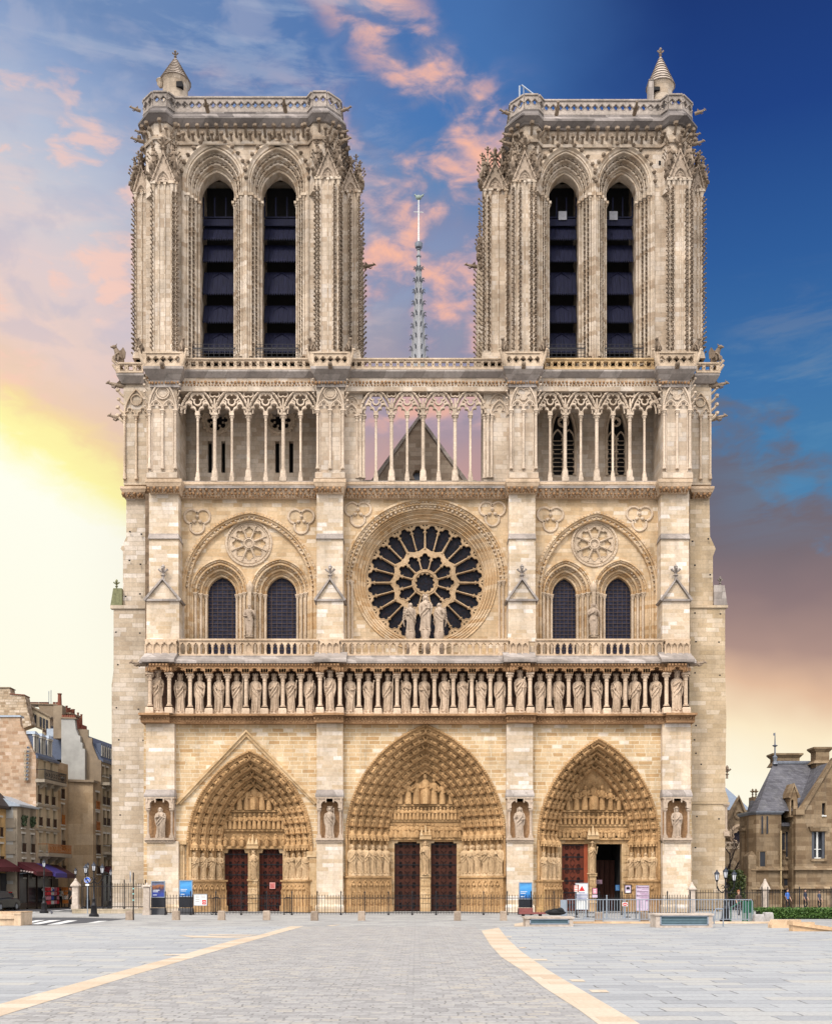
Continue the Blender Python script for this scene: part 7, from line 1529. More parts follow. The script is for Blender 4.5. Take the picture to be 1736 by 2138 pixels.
# ---- shops, awnings ----
M_AWR = plain('burgundy_canvas', (.07,.007,.012), .7, var=.15); M_AWB = plain('violet_canvas', (.05,.035,.20), .7, var=.15); M_AWD = plain('dark_canvas', (.05,.012,.015), .7, var=.2); M_SHOP = plain('shop_front_dark', (.03,.017,.014), .4, var=.5); M_CANWH = plain('awning_print', (.55,.42,.40), .7)
def awning(px0, px1, off, ztop, drop, out, mat, label, text=0):
 d0, d1 = d_at(px0, off), d_at(px1, off); o0 = (SX(d0)+off, d0-D, 0); L = (d1-d0)*UL
 r = empty('awning', o0, label, 'awning', 'shop awnings along the street'); r.rotation_euler.z = TH
 m = MB(); m.add([(0,0,ztop),(L,0,ztop),(L,-out,ztop-drop),(0,-out,ztop-drop),(0,.02,ztop-.05),(L,.02,ztop-.05),(L,-out+.02,ztop-drop-.04),(0,-out+.02,ztop-drop-.04)], [(0,1,2,3),(4,7,6,5),(0,4,5,1),(1,5,6,2),(2,6,7,3),(3,7,4,0)])
 o = m.build('canvas', mat, None, 0); o.parent = r
 m = MB(); n = 10
 for q in range(n): m.add([(L*q/n,-out,ztop-drop),(L*(q+1)/n,-out,ztop-drop),(L*(q+1)/n,-out-.01,ztop-drop-.32),(L*(q+.5)/n,-out-.02,ztop-drop-.38),(L*q/n,-out-.01,ztop-drop-.32)], [(0,1,2,3,4)])
 m.add([(0,0,ztop),(0,-out,ztop-drop),(0,-out,ztop-drop-.3),(0,0,ztop-.4)], [(0,1,2,3)]); o = m.build('valance', mat, None, 0); o.parent = r
 m = MB();
 for x in (.1, L-.1): m.tube([(x,0,ztop-drop-.2),(x,-out,ztop-drop)], .02, 4)
 o = m.build('awning_arm', M_STEEL, None, 0); o.parent = r
 if text:
  m = MB(); x = -.02
  for q in range(5): m.box(x-.004, x, -out+.25+q*.22, -out+.40+q*.22, ztop-drop-.12+q*.03, ztop-drop-.02+q*.03)
  o = m.build('awning_print', M_CANWH, None, 0); o.parent = r
zA = 3.7
for a in ((-40, 12, -.85, 3.9, .65, 1.15, M_AWR, 'burgundy awning on the ochre corner house at the far left', 0), (37, 72, .02, zA, .75, 1.5, M_AWR, 'burgundy cafe awning under the narrow grey house', 1), (73, 98, .02, zA-.05, .8, 1.7, M_AWB, 'violet awning beside the burgundy one under the hotel', 0), (99, 120, .02, zA-.1, .8, 1.5, M_AWD, 'dark maroon awning at the far end of the hotel shop front', 0), (215, 245, 2.07, 3.6, .7, 1.5, M_AWR, 'burgundy awning by the cathedral wall, behind the railings', 0)): awning(*a)
def shop(px0, px1, off, label):
 d0, d1 = d_at(px0, off), d_at(px1, off); r = empty('shopfront', (SX(d0)+off, d0-D, 0), label, 'shop front', 'shop fronts along the street'); r.rotation_euler.z = TH; L = (d1-d0)*UL
 m = MB(); m.box(0, L, -.12, .02, 2.9, 3.55); o = m.build('fascia', M_SHOP, None, 0); o.parent = r
 n = max(2, int(L/1.1))
 for q in range(n):
  m = MB(); m.box(L*q/n+.1, L*(q+1)/n-.1, -.06, .0, .5, 2.8); o = m.build('shop_window', M_PANE, None, 0); o.parent = r
  m = MB(); m.box(L*q/n-.06, L*q/n+.06, -.13, .0, 0, 2.9); m.box(L*q/n+.06, L*(q+1)/n-.06, -.10, .0, .1, .5); o = m.build('shop_pilaster', M_SHOP, None, 0); o.parent = r
shop(37, 74, .02, 'dark cafe front under the narrow grey house'); shop(75.5, 121, .02, 'dark souvenir shop front under the hotel'); shop(-40, 14, -.88, 'dark shop front of the ochre corner house'); shop(213, 260, 2.07, 'dark shop front behind the railings by the cathedral wall')
# souvenir racks and hanging shirts
M_GOODS = [plain('goods_%s' % n_, c, .6, var=.3, scale=20) for n_, c in (('white', (.6,.6,.58)), ('red', (.5,.03,.04)), ('blue', (.05,.09,.35)), ('pink', (.5,.2,.25)), ('orange', (.6,.2,.04)), ('black', (.02,.02,.02)))]
for i, (px, d, k, lab) in enumerate(((99, 86.9, 1, 'red postcard rack outside the souvenir shop'), (105, 87.6, 0, 'white postcard rack outside the souvenir shop'), (111, 88.3, 3, 'pink postcard rack between two others outside the souvenir shop'), (116, 88.8, 1, 'postcard rack next to the person in the white shirt'), (135, 91, 4, 'orange and red display stand at the end of the shops'))):
 y = d-D; x = X(px, y); r = empty('postcard_rack', (x, y, 0), lab, 'display rack', 'racks outside the souvenir shop')
 m = MB(); m.lathe(x, y, [(.3,0),(.3,.05),(.03,.08),(.03,1.7)], 8); m.build('rack_stand', M_IRON, r)
 for q in range(4):
  m = MB(); zz = .35+q*.36
  for e in range(6): a = e*pi/3; m.box(x+.2*cos(a)-.09, x+.2*cos(a)+.09, y+.2*sin(a)-.03, y+.2*sin(a)+.03, zz, zz+.28)
  m.build('card_tier', M_GOODS[(k+q*(2 if q % 2 else 0)) % 6], r, 0)
for i, (px, py, k, lab) in enumerate(((98, 1861, 0, 'white shirt hanging under the violet awning'), (103, 1862, 2, 'blue shirt hanging beside the white one under the awnings'), (111, 1862, 1, 'red shirt hanging under the dark awning'), (117, 1861, 5, 'black shirt hanging under the dark awning'))):
 y = d_at(px)-1.5-D; x, z = X(px, y), Z(py, y); m = MB(); m.plate([(x-.2,z-.35),(x+.2,z-.35),(x+.2,z+.1),(x+.38,z),(x+.44,z+.15),(x+.18,z+.34),(x-.18,z+.34),(x-.44,z+.15),(x-.38,z),(x-.2,z+.1)], [], y, y+.08); tag(m.build('hanging_shirt', M_GOODS[k], None, 0), lab, 'shirt', 'shirts hung outside the souvenir shop')
# ================= right: presbytery, transept, garden =================
W_PRES = stone('presbytery_stone', [(0, (.15,.105,.06)), (.35, (.205,.15,.088)), (.7, (.255,.195,.118)), (1, (.32,.255,.165))], (.24,.18,.115), bw=.8, bh=.36, mamt=.5, streak=.6, damt=.5, dirt=(.10,.08,.06))
W_SLATER = stone('slate_roof', [(0, (.085,.088,.10)), (.5, (.11,.115,.13)), (1, (.145,.152,.17))], (.07,.07,.09), bw=.28, bh=.17, ms=.012, mamt=.7, streak=.4, damt=.4, dirt=(.20,.20,.19))
PB = empty('presbytery', (X(1640, 12), 12, 0), 'neo-gothic stone house with slate hip roof, two chimneys and a gable, behind the railings', 'building')
def pp(name, mb, mat, sm=0, par=None): return mb.build(name, mat, par or PB, sm)
yg = 11.0
g_ = [(1660,1905),(1660,1700),(1664,1688),(1676,1688),(1738,1590),(1812,1700),(1812,1905)]
WIN = [(1715.2,1722.3,1702.5,1677), (1693.7,1721.5,1793,1737)]
pp('gable_wall', MB().plate(PZ(g_, yg), [PZ([(a,zb),(b,zb),(b,zt),(a,zt)], yg) for a, b, zb, zt in WIN], yg, yg+.5), W_PRES)
m = MB(); m.box(X(1661,yg), X(1810,yg), yg+.9, yg+9, 0, Z(1700,yg)); pp('house_body', m, W_PRES)
m = MB(); m.bar(PZ([(1672,1694),(1739,1586),(1815,1702)], yg), .34, yg-.15, yg+.6); m.box(X(1659,yg), X(1677,yg), yg-.2, yg+.6, Z(1702,yg), Z(1689,yg)); pp('gable_coping', m, W_PRES)
for i, (a, b, zb, zt) in enumerate(WIN):
 o = MB(); o.box(X(a,yg), X(b,yg), yg+.35, yg+.4, Z(zb,yg), Z(zt,yg)); w = pp('window', o, M_PANE)
 f = MB(); x0, x1, z0, z1 = X(a,yg), X(b,yg), Z(zb,yg), Z(zt,yg)
 if i:
  f.box(x0+.02, x0+.22, yg+.05, yg+.34, z0, z1); f.box(x1-.22, x1-.02, yg+.05, yg+.34, z0, z1); pp('shutter', f, plain('slate_grey_paint', (.06,.065,.08), .6), 0, PB); f = MB(); mid = (x0+x1)/2; f.box(mid-.07, mid+.07, yg+.25, yg+.34, z0, z1); f.box(x0+.22, x1-.22, yg+.26, yg+.34, z0+.72, z0+.78); f.box(x0+.22, x1-.22, yg+.26, yg+.34, z0+.0, z0+.1)
  pp('window_frame', f, M_WHITE); k = MB(); k.fr(x0-.15, x1+.1, yg-.2, yg+.1, z1+.05, x0-.3, x1+.25, yg-.3, yg+.1, z1+.4); k.box(x0-.08, x1+.08, yg-.15, yg+.1, z0-.22, z0-.02); pp('window_hood', k, W_PRES)
 else: f.box(x0, x1, yg+.25, yg+.34, z0, z0+.06); f.box(x0, x0+.05, yg+.25, yg+.34, z0, z1); f.box(x0-.05, x1+.05, yg-.1, yg+.1, z0-.1, z0-.01); pp('window_frame', f, M_WHITE)
yr_ = 13.0
m = MB(); m.box(X(1626,yr_), X(1668,yr_), yr_, yr_+5, 0, Z(1722,yr_)); pp('recess_wall', m, W_PRES)
for px0, px1, zt, zb in ((1639.5,1645,1737,1790), (1630,1637,1740,1775), (1636,1645,1835,1870)): m = MB(); m.box(X(px0,yr_), X(px1,yr_), yr_-.03, yr_+.1, Z(zb,yr_), Z(zt,yr_)); pp('window', m, M_PANE); k = MB(); k.box(X(px0-1,yr_), X(px1+1,yr_), yr_-.2, yr_+.1, Z(zb+3,yr_), Z(zb,yr_)); k.box(X(px0-1,yr_), X(px1+1,yr_), yr_-.15, yr_+.1, Z(zt,yr_), Z(zt-2,yr_)); pp('window_sill', k, W_PRES)
m = MB(); slope(m, X(1622,yr_), X(1666,yr_), yr_-.5, yr_+3, Z(1722,yr_), Z(1695,yr_)); m.box(X(1624,yr_), X(1662,yr_), yr_-.6, yr_-.3, Z(1726,yr_), Z(1719,yr_)); pp('low_roof', m, W_SLATER)
ya = 12.0; X_ = lambda p: X(p, ya)
ap = [(X_(1570), ya+3.5), (X_(1570), ya+1.0), (X_(1578), ya), (X_(1630), ya), (X_(1632), ya+3.5)]
m = MB(); m.prz(ap, 0, Z(1700,ya)); pp('apse_wall', m, W_PRES)
cen = (sum(p[0] for p in ap)/5, ya+1.8)
gr = lambda k: [(cen[0]+(a-cen[0])*k, cen[1]+(b-cen[1])*k) for a, b in ap]
m = MB(); m.prz(gr(1.03), Z(1701,ya), Z(1697,ya), gr(1.10)); m.prz(gr(1.13), Z(1697,ya), Z(1693.5,ya)); pp('eaves', m, M_LEAD)
m = MB(); e = [(X(1563,ya+1), ya+.9, Z(1693,ya)), (X(1577,ya), ya-.25, Z(1694,ya)), (X(1652,ya), ya-.25, Z(1694,ya)), (X(1700,ya+4), ya+4, Z(1594,ya+4)), (X(1614,ya+4), ya+4, Z(1594,ya+4)), (X(1563,ya+9), ya+9, Z(1693,ya)), (X(1700,ya+9), ya+9, Z(1693,ya)), (X(1705,ya+.5), ya-.25, Z(1694,ya))]
m.add(e, [(0,1,4),(1,2,7,3,4),(0,4,5),(4,3,6,5),(3,7,6),(0,5,6,7,2,1)]); pp('slate_roof', m, W_SLATER)
m = MB(); m.add([(X(1668,yg), yg+.5, Z(1692,yg)), (X(1738,yg), yg+.5, Z(1590,yg)), (X(1812,yg), yg+.5, Z(1702,yg)), (X(1668,yg), yg+9, Z(1692,yg)), (X(1738,yg), yg+9, Z(1590,yg)), (X(1812,yg), yg+9, Z(1702,yg))], [(0,1,2),(3,5,4),(0,3,4,1),(1,4,5,2),(0,2,5,3)]); pp('gable_roof', m, W_SLATER)
m = MB(); m.tube([(X(1613,16),16,Z(1593,16)), (X(1702,16),16,Z(1593,16))], .16, 6); pp('ridge', m, M_LEAD)
for a, b, zt, zb, y in ((1614,1671,1572,1600,17), (1700,1733,1559,1625,14.5)):
 x0, x1 = X(a,y), X(b,y); z0, z1 = Z(zb,y), Z(zt,y); m = MB(); m.box(x0+.1, x1-.1, y, y+1.2, z0, z1-.35); m.fr(x0+.1, x1-.1, y, y+1.2, z1-.45, x0-.12, x1+.12, y-.2, y+1.4, z1-.2); m.box(x0-.15, x1+.15, y-.22, y+1.42, z1-.2, z1-.05); m.fr(x0-.15, x1+.15, y-.22, y+1.4, z1-1.4 if zb > 1610 else z0, x0+.08, x1-.08, y, y+1.2, z1-1.1 if zb > 1610 else z0+.4); pp('stone_chimney', m, W_PRES)
m = MB(); m.lathe(X(1617,15.8), 15.8, [(.25,Z(1596,15.8)),(.15,Z(1588,15.8)),(.22,Z(1581,15.8)),(.08,Z(1577,15.8)),(.06,Z(1560,15.8)),(.25,Z(1557,15.8)),(.06,Z(1555,15.8)),(.03,Z(1530,15.8))], 8); m.box(X(1613.5,15.8), X(1617,15.8), 15.78, 15.82, Z(1536,15.8), Z(1531,15.8)); pp('weathervane', m, M_LEAD, 35)
m = MB(); y = 11.6; m.plate(PZ([(1648,1706),(1648,1662),(1655.5,1640),(1664,1662),(1664,1706)], y), [PZ([(1651,1703),(1651,1672),(1653.5,1669),(1656,1672),(1656,1703)], y)], y, y+1.5); m.bar(PZ([(1646,1666),(1656,1638),(1667,1666)], y), .2, y-.15, y+1.6); pp('stone_dormer', m, W_PRES); k = MB(); k.box(X(1650,y), X(1657,y), y+.4, y+.5, Z(1705,y), Z(1668,y)); pp('dormer_pane', k, M_DARK)
for px0, px1, zt, zb in ((1587.5,1592.5,1708,1741), (1598,1603,1708,1741)): m = MB(); A = archp(X((px0+px1)/2,ya), (px1-px0)/2*S(ya), Z(zt,ya), .22, 0, 6, Z(zb,ya)); m.plate(A, [], ya-.04, ya+.02); pp('lancet_window', m, M_PANE); k = MB(); k.roll(A, .03, ya-.03, 5); pp('lancet_surround', k, W_PRES)
m = MB(); m.box(X(1585,ya), X(1596,ya), ya-.06, ya+.02, Z(1810,ya), Z(1778,ya)); pp('window', m, M_PANE); k = MB(); k.roll(PZ([(1583,1812),(1583,1778),(1598,1778),(1598,1812)], ya), .1, ya-.04, 5); pp('window_surround', k, W_PRES)
m = MB();
for pa, pb, y, zz in ((1569,1632,ya,1812), (1626,1668,yr_,1812), (1659,1812,yg,1811), (1569,1632,ya,1852), (1630,1668,yr_,1852), (1659,1812,yg,1850)): m.fr(X(pa,y)-.15, X(pb,y)+.05, y-.28, y+.2, Z(zz,y)-.22, X(pa,y), X(pb,y), y-.06, y+.2, Z(zz,y)+.1)
pp('string_course', m, W_PRES)
m = MB(); m.tube([(X(1630.5,ya-.3),ya-.2,.0), (X(1630.5,ya-.3),ya-.2,Z(1735,ya))], .07, 6); pp('drain_pipe', m, plain('ochre_pipe', (.40,.30,.17), .6), 35)
m = MB(); m.box(X(1548,14), X(1572,14), 14, 14.6, 0, Z(1735,14)); m.box(X(1546,14), X(1574,14), 13.7, 14.7, Z(1735,14), Z(1729,14)); pp('low_wing', m, W_PRES); k = MB(); k.plate(PZ([(1554,1729),(1574,1729),(1574,1672),(1567,1672)], 14.2), [], 14.2, 14.6); pp('wing_roof', k, W_SLATER); m = MB(); m.box(X(1570,16), X(1578,16), 16, 17, Z(1690,16), Z(1664,16));
for px in (1571, 1578): finial(m, X(px,16), 16.1, Z(1664,16), .7)
pp('small_chimney', m, W_PRES)
m = MB(); m.box(X(1570,ya-.3)-.3, X(1576,ya), ya-.2, ya+1.2, 0, Z(1788,ya)); m.fr(X(1570,ya-.3)-.3, X(1576,ya), ya-.2, ya+1.2, Z(1788,ya), X(1573,ya), X(1576,ya), ya+.6, ya+1.2, Z(1776,ya)); pp('corner_buttress', m, W_PRES)
# transept of the cathedral, beyond
TR = grp('transept'); yt = 50.0
m = MB(); m.add([(X(1440,yt), yt, Z(1692,yt)), (X(1517,yt), yt+4, Z(1622,yt)), (X(1568,yt), yt, Z(1692,yt)), (X(1440,yt), yt+14, Z(1692,yt)), (X(1517,yt), yt+10, Z(1622,yt)), (X(1568,yt), yt+14, Z(1692,yt))], [(0,1,2),(3,5,4),(0,3,4,1),(1,4,5,2),(0,2,5,3)]); part('lead_roof', m, plain('blue_lead_roof', (.19,.225,.28), .5, .2, var=.2), TR, 0)
m = MB(); finial(m, X(1517,yt+4), yt+4, Z(1626,yt+4), 1.6); part('roof_finial', m, ST_CROCK, TR)
m = MB(); m.box(X(1440,yt), X(1566,yt), yt-.3, yt+14, 0, Z(1692,yt)); part('transept_wall', m, W_PRES, TR)
m = MB(); m.plate(PZ([(1518,1750),(1518,1706),(1541,1665),(1560,1712),(1560,1750)], yt-2), [circ(X(1541,yt-2), Z(1702,yt-2), 7*S(yt-2), 16)], yt-2, yt-1.2); m.roll(PZ([(1516,1716),(1541,1664),(1562,1716)], yt-2), .25, yt-2.1, 6); m.roll(circ(X(1541,yt-2), Z(1702,yt-2), 8*S(yt-2), 16), .16, yt-2.05, 5, True); part('transept_gable', m, W_PRES, TR)
m = MB(); cx, cz, r = X(1541,yt-2.4), Z(1747,yt-2.4), 13.5*S(yt-2.4); m.plate(circ(cx, cz, r*1.25, 24), [foil(cx, cz, 6, r*.36, r*.58, 5)], yt-2.4, yt-2.0); m.roll(archp(cx, r*1.4, cz, r*1.7, 0, 8), .2, yt-2.5, 5); m.roll(foil(cx, cz, 6, r*.40, r*.58, 5), .09, yt-2.5, 4, True); part('rose_tracery', m, ST_MIDC, TR); k = MB(); k.plate(circ(cx, cz, r*1.2, 20), [], yt-2.05, yt-2.0); part('dark_glass', k, GLASS, TR, 0)
m = MB(); m.box(X(1514,yt-3), X(1564,yt-3), yt-3, yt-1, 0, Z(1768,yt-3)); quatre2((X(1514,yt-3), yt-2.9), (X(1560,yt-3), yt-2.9), Z(1772,yt-3), Z(1758,yt-3), 5, TR); part('chapel_wall', m, W_PRES, TR)
# sacristy colonnette at the corner of the south mass
m = MB(); column(m, X(1514.5,2.7), 2.75, Z(1740,2.7), Z(1680,2.7), .12, 8, .3, .3); m.box(X(1509,2.7), X(1520,2.7), 2.5, 3, Z(1746,2.7), Z(1740,2.7)); part('corner_colonnette', m, ST_STATW, None)
# ---- bare tree ----
M_BARK = plain('bark', (.055,.040,.034), .9, var=.4, scale=6); M_TWIG = plain('twig', (.075,.05,.045), .9, var=.4, scale=6)
def bare_tree(loc, h, spread, label, seed, lean=0.0, trunk_h=.22):
 r = random.Random(seed); root = empty('bare_tree', loc, label, 'tree'); t = MB(); c = MB(); x, y, z = loc
 def grow(p, d, l, rad, depth):
  q = [p]; rr = [rad]; cur = Vector(p); dd = Vector(d)
  for i in range(3): dd = (dd + Vector((r.uniform(-.22,.22), r.uniform(-.22,.22), r.uniform(-.05,.16)))).normalized(); cur = cur + dd*l/3; q.append(tuple(cur)); rr.append(rad*(1-.18*(i+1)))
  (t if depth < 2 else c).tube(q, rr, 6 if depth < 2 else 4)
  if depth < 5:
   for k in range(r.choice((3, 4)) if depth else 6):
    f = r.uniform(.35, 1.0); i = min(2, int(f*3)); pt = Vector(q[i]).lerp(Vector(q[i+1]), f*3-i); a = r.uniform(0, 6.28); e = r.uniform(.35, .95)
    nd = (dd + e*spread*Vector((cos(a), sin(a), r.uniform(-.15,.5)))).normalized(); grow(tuple(pt), nd, l*r.uniform(.55, .78), rr[i]*.55, depth+1)
 grow((x, y, z), (lean, 0, 1), h*trunk_h*1.6, h*.02, 0); t.build('trunk', M_BARK, root, 60); c.build('crown', M_TWIG, root, 60)
bare_tree((X(1526,22), 22, 0), 11.5, 1.1, 'bare leafless tree between the cathedral flank and the stone house', 3)
bare_tree((X(1537,17), 17, 0), 8.5, .8, 'low bare shrubby tree in front of the taller one beside the cathedral', 8, 0, .14)
# evergreen shrub and hedge
def leafy(name, boxes, n, mat, lab, cat, s=.07):
 m = MB()
 for q in range(n):
  x0, x1, y0, y1, z0, z1 = boxes[q % len(boxes)]
  f = R_.random(); x = U(x0, x1); y = (y0 + abs(R_.gauss(0, .18))*(y1-y0)) if f < .6 else U(y0, y1); z = U(z0, z1) if f < .6 else z1 + R_.gauss(0, .04)
  a, b = U(0, 6.28), U(-1, 1); u = Vector((cos(a), sin(a), b)).normalized()*s*U(.6, 1.3); v = u.cross(Vector((U(-1,1), U(-1,1), U(-1,1)))).normalized()*s*U(.35, .7); p = Vector((x, y, z))
  m.add([tuple(p-u), tuple(p+v), tuple(p+u), tuple(p-v)], [(0,1,2,3)])
 return m
def leafmat(name, stops):
 m, nt, P, N, L = nodes(name); g_ = N('ShaderNodeNewGeometry'); r = ramp(N('ShaderNodeValToRGB'), stops); L(g_.outputs['Random Per Island'], r.inputs[0]); L(r.outputs[0], P.inputs['Base Color']); P.inputs['Roughness'].default_value = .55; P.inputs['Specular IOR Level'].default_value = .3; return m
M_HEDGE = leafmat('hedge_leaf', [(0, (.025,.055,.012)), (.5, (.055,.115,.022)), (1, (.115,.19,.045))])
M_SHRUB = leafmat('shrub_leaf', [(0, (.02,.035,.012)), (.5, (.06,.085,.03)), (1, (.15,.16,.05))])
hx0, hx1 = X(1578, -14), X(1800, -14)
hg = empty('hedge', (hx0, -14.5, 0), 'clipped green hedge along the right edge behind the low walls', 'hedge')
leafy('h', [(hx0, hx1, -15.6, -13.4, .05, .50)], 26000, M_HEDGE, '', '').build('foliage', M_HEDGE, hg, 0); m = MB(); m.box(hx0+.1, hx1, -15.3, -13.6, 0, .44); m.build('inner_block', plain('hedge_inside', (.012,.02,.008), .9), hg, 0)  # solid near-black block filling the hedge behind its leaves
sh = empty('evergreen_shrub', (X(1528,8), 8, 0), 'yellow-green conifer shrub behind the railings beside the cathedral flank', 'shrub')
leafy('s', [(X(1518,8), X(1551,8), 7.3, 9.5, .9, 2.6), (X(1522,8), X(1548,8), 7.6, 9.0, 1.5, 2.95)], 4200, M_SHRUB, '', '', .10).build('foliage', M_SHRUB, sh, 0); m = MB(); m.tube([(X(1534,8), 8.4, 0), (X(1534,8), 8.4, 2.4)], [.12, .05], 6); m.build('stem', M_BARK, sh)
# low garden walls, steps and stone blocks on the right
def wall_thing(name, pts, y, th, label, mat=None, cap=True, cat='wall'):
 m = MB(); m.plate(PZ(pts, y), [], y, y+th); o = m.build(name, mat or M_LIME, None, 0); tag(o, label, cat); return o
def gy(py): return gd(py)
y1 = gy(1945); w_ = empty('garden_wall', (X(1690,y1), y1, 0), 'low sloping cream limestone wall at the right edge of the square', 'wall')
m = MB(); m.plate([(X(1655,y1), 0), (X(1655,y1), Z(1931,y1)), (X(1850,y1), Z(1960,y1)), (X(1850,y1), -.2)], [], y1, y1+.5); m.build('wall_face', M_LIME, w_, 0)
m = MB(); m.plate([(X(1653,y1), Z(1932,y1)), (X(1653,y1), Z(1924,y1)), (X(1850,y1), Z(1953,y1)), (X(1850,y1), Z(1960,y1))], [], y1-.08, y1+.6); m.build('wall_coping', M_LIME, w_, 0)
y2 = gy(1938); wall_thing('garden_wall', [(1610,1938.2),(1610,1931),(1616,1921),(1672,1921),(1672,1926),(1700,1926),(1700,1938.2)], y2, .5, 'low stepped limestone wall in front of the hedge')
for px0, px1, pt, pb, lab in ((1576,1595.5,1909.5,1928.5,'squat grey granite block beside the green gate'), (1597,1614,1905.5,1928,'taller grey granite block in front of the hedge')):
 y = gy(pb); m = MB(); x0, x1 = X(px0,y), X(px1,y); m.fr(x0-.04, x1+.04, y, y+.5, 0, x0, x1, y+.03, y+.47, Z(pt,y)-.05); m.fr(x0, x1, y+.03, y+.47, Z(pt,y)-.05, x0+.04, x1-.04, y+.06, y+.43, Z(pt,y)); tag(m.build('stone_block', plain('grey_granite', (.33,.31,.30), .85, var=.3, scale=9, bump=.3), None, 20), lab, 'stone block', 'granite blocks by the green gate')
# green folding gate
yg2 = -21.0; gt = empty('green_gate', (X(1550,yg2), yg2, 0), 'dark green metal gate folded behind the end of the grey barrier', 'gate'); M_GRN = plain('green_paint', (.012,.10,.055), .45, .1, var=.25)
for i, (pa, pb) in enumerate(((1549,1560), (1560,1572))):
 m = MB(); x0, x1 = X(pa,yg2+.4*i), X(pb,yg2+.4*i); y = yg2+.4*i; z0, z1 = .12, Z(1881,yg2)
 m.box(x0, x0+.05, y, y+.05, 0, z1); m.box(x1-.05, x1, y, y+.05, 0, z1); m.box(x0, x1, y, y+.05, z1-.05, z1); m.box(x0+.03, x1-.03, y+.015, y+.035, z0+.35, z1-.03)
 for q in range(4): xx = x0+(x1-x0)*(q+1)/5; m.box(xx-.012, xx+.012, y-.005, y+.02, 0, z1)
 m.build('gate_panel', M_GRN, gt, 0)
m = MB(); m.tube([(X(1526,yg2), yg2+.1, Z(1896,yg2)), (X(1550,yg2), yg2+.1, Z(1881,yg2))], .03, 6); m.tube([(X(1526,yg2), yg2+.1, 0), (X(1526,yg2), yg2+.1, Z(1896,yg2))], .03, 6); m.build('gate_brace', M_GRN, gt, 35)
# ================= railings =================
def railing(x0, x1, y, z0, h, label, bay=1.5, pitch=.17, tall=.35, mat=None, name='iron_railing', cat='fence', group=None):
 r = empty(name, (x0, y, z0), label, cat, group); n = max(1, round((x1-x0)/bay)); w = (x1-x0)/n
 for i in range(n+1):
  m = MB(); x = x0+w*i; m.box(x-.03, x+.03, y-.03, y+.03, z0, z0+h+tall*.6); m.lathe(x, y, [(.045,z0+h+tall*.6),(.05,z0+h+tall*.65),(.012,z0+h+tall)], 6); m.box(x-.06, x+.06, y-.06, y+.06, z0, z0+.10); m.build('railing_post', mat or M_IRON, r, 0)
 for i in range(n):
  a, b = x0+w*i+.03, x0+w*(i+1)-.03; m = MB()
  for zz in (.12, h-.14): m.box(a, b, y-.018, y+.018, z0+zz, z0+zz+.045)
  k = max(1, int((b-a)/pitch))
  for q in range(k): x = a+(b-a)*(q+.5)/k; m.box(x-.011, x+.011, y-.011, y+.011, z0+.05, z0+h-.02); m.lathe(x, y, [(.012,z0+h-.03),(.026,z0+h),(.004,z0+h+.12)], 4)
  m.build('railing_panel', mat or M_IRON, r, 0)
 return r
yf = gd(1911)
for pa, pb, lab in ((345, 662, 'black iron railing before the left portal'), (662, 1108, 'black iron railing before the central portal'), (1108, 1440, 'black iron railing before the right portal, behind the grey barrier')): railing(X(pa,yf), X(pb,yf), yf, 0, 1.18, lab, group='railings before the portals')
# two hurdles standing open inside, before the left doors
for px, lab in ((450, 'small black crowd hurdle before the left door of the left portal'), (600, 'small black crowd hurdle right of the doors of the left portal')):
 y = yf+1.2; m = MB(); x0, x1 = X(px-7,y), X(px+9,y); m.tube([(x0,y,.1),(x0,y,1.0),(x0+.1,y,1.08),(x1-.1,y,1.08),(x1,y,1.0),(x1,y,.1)], .03, 5);
 for q in range(5): xx = x0+(x1-x0)*(q+1)/6; m.tube([(xx,y,.15),(xx,y,1.06)], .014, 4)
 m.tube([(x0,y,.15),(x1,y,.15)], .02, 4); m.box(x0-.03, x0+.03, y-.3, y+.3, 0, .06); m.box(x1-.03, x1+.03, y-.3, y+.3, 0, .06); tag(m.build('crowd_hurdle', M_IRON, None), lab, 'barrier', 'hurdles before the left portal')
# left enclosure: kerb wall with railing, stone piers
yw = gd(1907.7); xw0, xw1 = X(150,yw), X(317,yw)
m = MB(); m.box(xw0, xw1, yw, yw+.45, 0, .24); m.box(xw0-.02, xw1, yw-.03, yw+.48, .24, .30); tag(m.build('kerb_wall', stone('mossy_limestone', [(0, (.24,.21,.13)), (.5, (.40,.35,.25)), (1, (.52,.46,.35))], (.2,.17,.11), bw=1.8, bh=.4, streak=.6, damt=.5, dirt=(.10,.10,.05)), None, 0), 'low mossy stone kerb wall carrying the railing left of the cathedral', 'wall')
railing(X(163,yw)+.2, X(302,yw), yw+.2, .30, 1.62, 'tall black spiked railing on the low mossy wall left of the cathedral', 1.45, .16)
def stone_pier(px, pb, pt, pcap, wpx, label, y=None, z0=0.0):
 y = gd(pb) if y is None else y; x = X(px,y); w = wpx*S(y)/2; zc, zt = Z(pcap,y), Z(pt,y); r = empty('stone_pier', (x,y,z0), label, 'pier', 'stone piers of the railings')
 m = MB(); m.box(x-w, x+w, y-w, y+w, z0, zc); m.box(x-w*1.25, x+w*1.25, y-w*1.25, y+w*1.25, z0, z0+.3); m.build('pier_shaft', M_PIER, r, 20)
 m = MB(); k = w*1.45; m.box(x-k, x+k, y-k, y+k, zc, zc+.07); m.fr(x-k, x+k, y-k, y+k, zc+.07, x-w*.3, x+w*.3, y-w*.3, y+w*.3, zt-.12); m.fr(x-w*.42, x+w*.42, y-w*.42, y+w*.42, zt-.12, x-.02, x+.02, y-.02, y+.02, zt); m.build('pyramid_cap', M_PIER, r, 0); return r
M_PIER = stone('pier_stone', [(0, (.36,.31,.24)), (.5, (.48,.43,.36)), (1, (.58,.54,.47))], (.3,.26,.2), blocks=False, streak=.4, damt=.4)
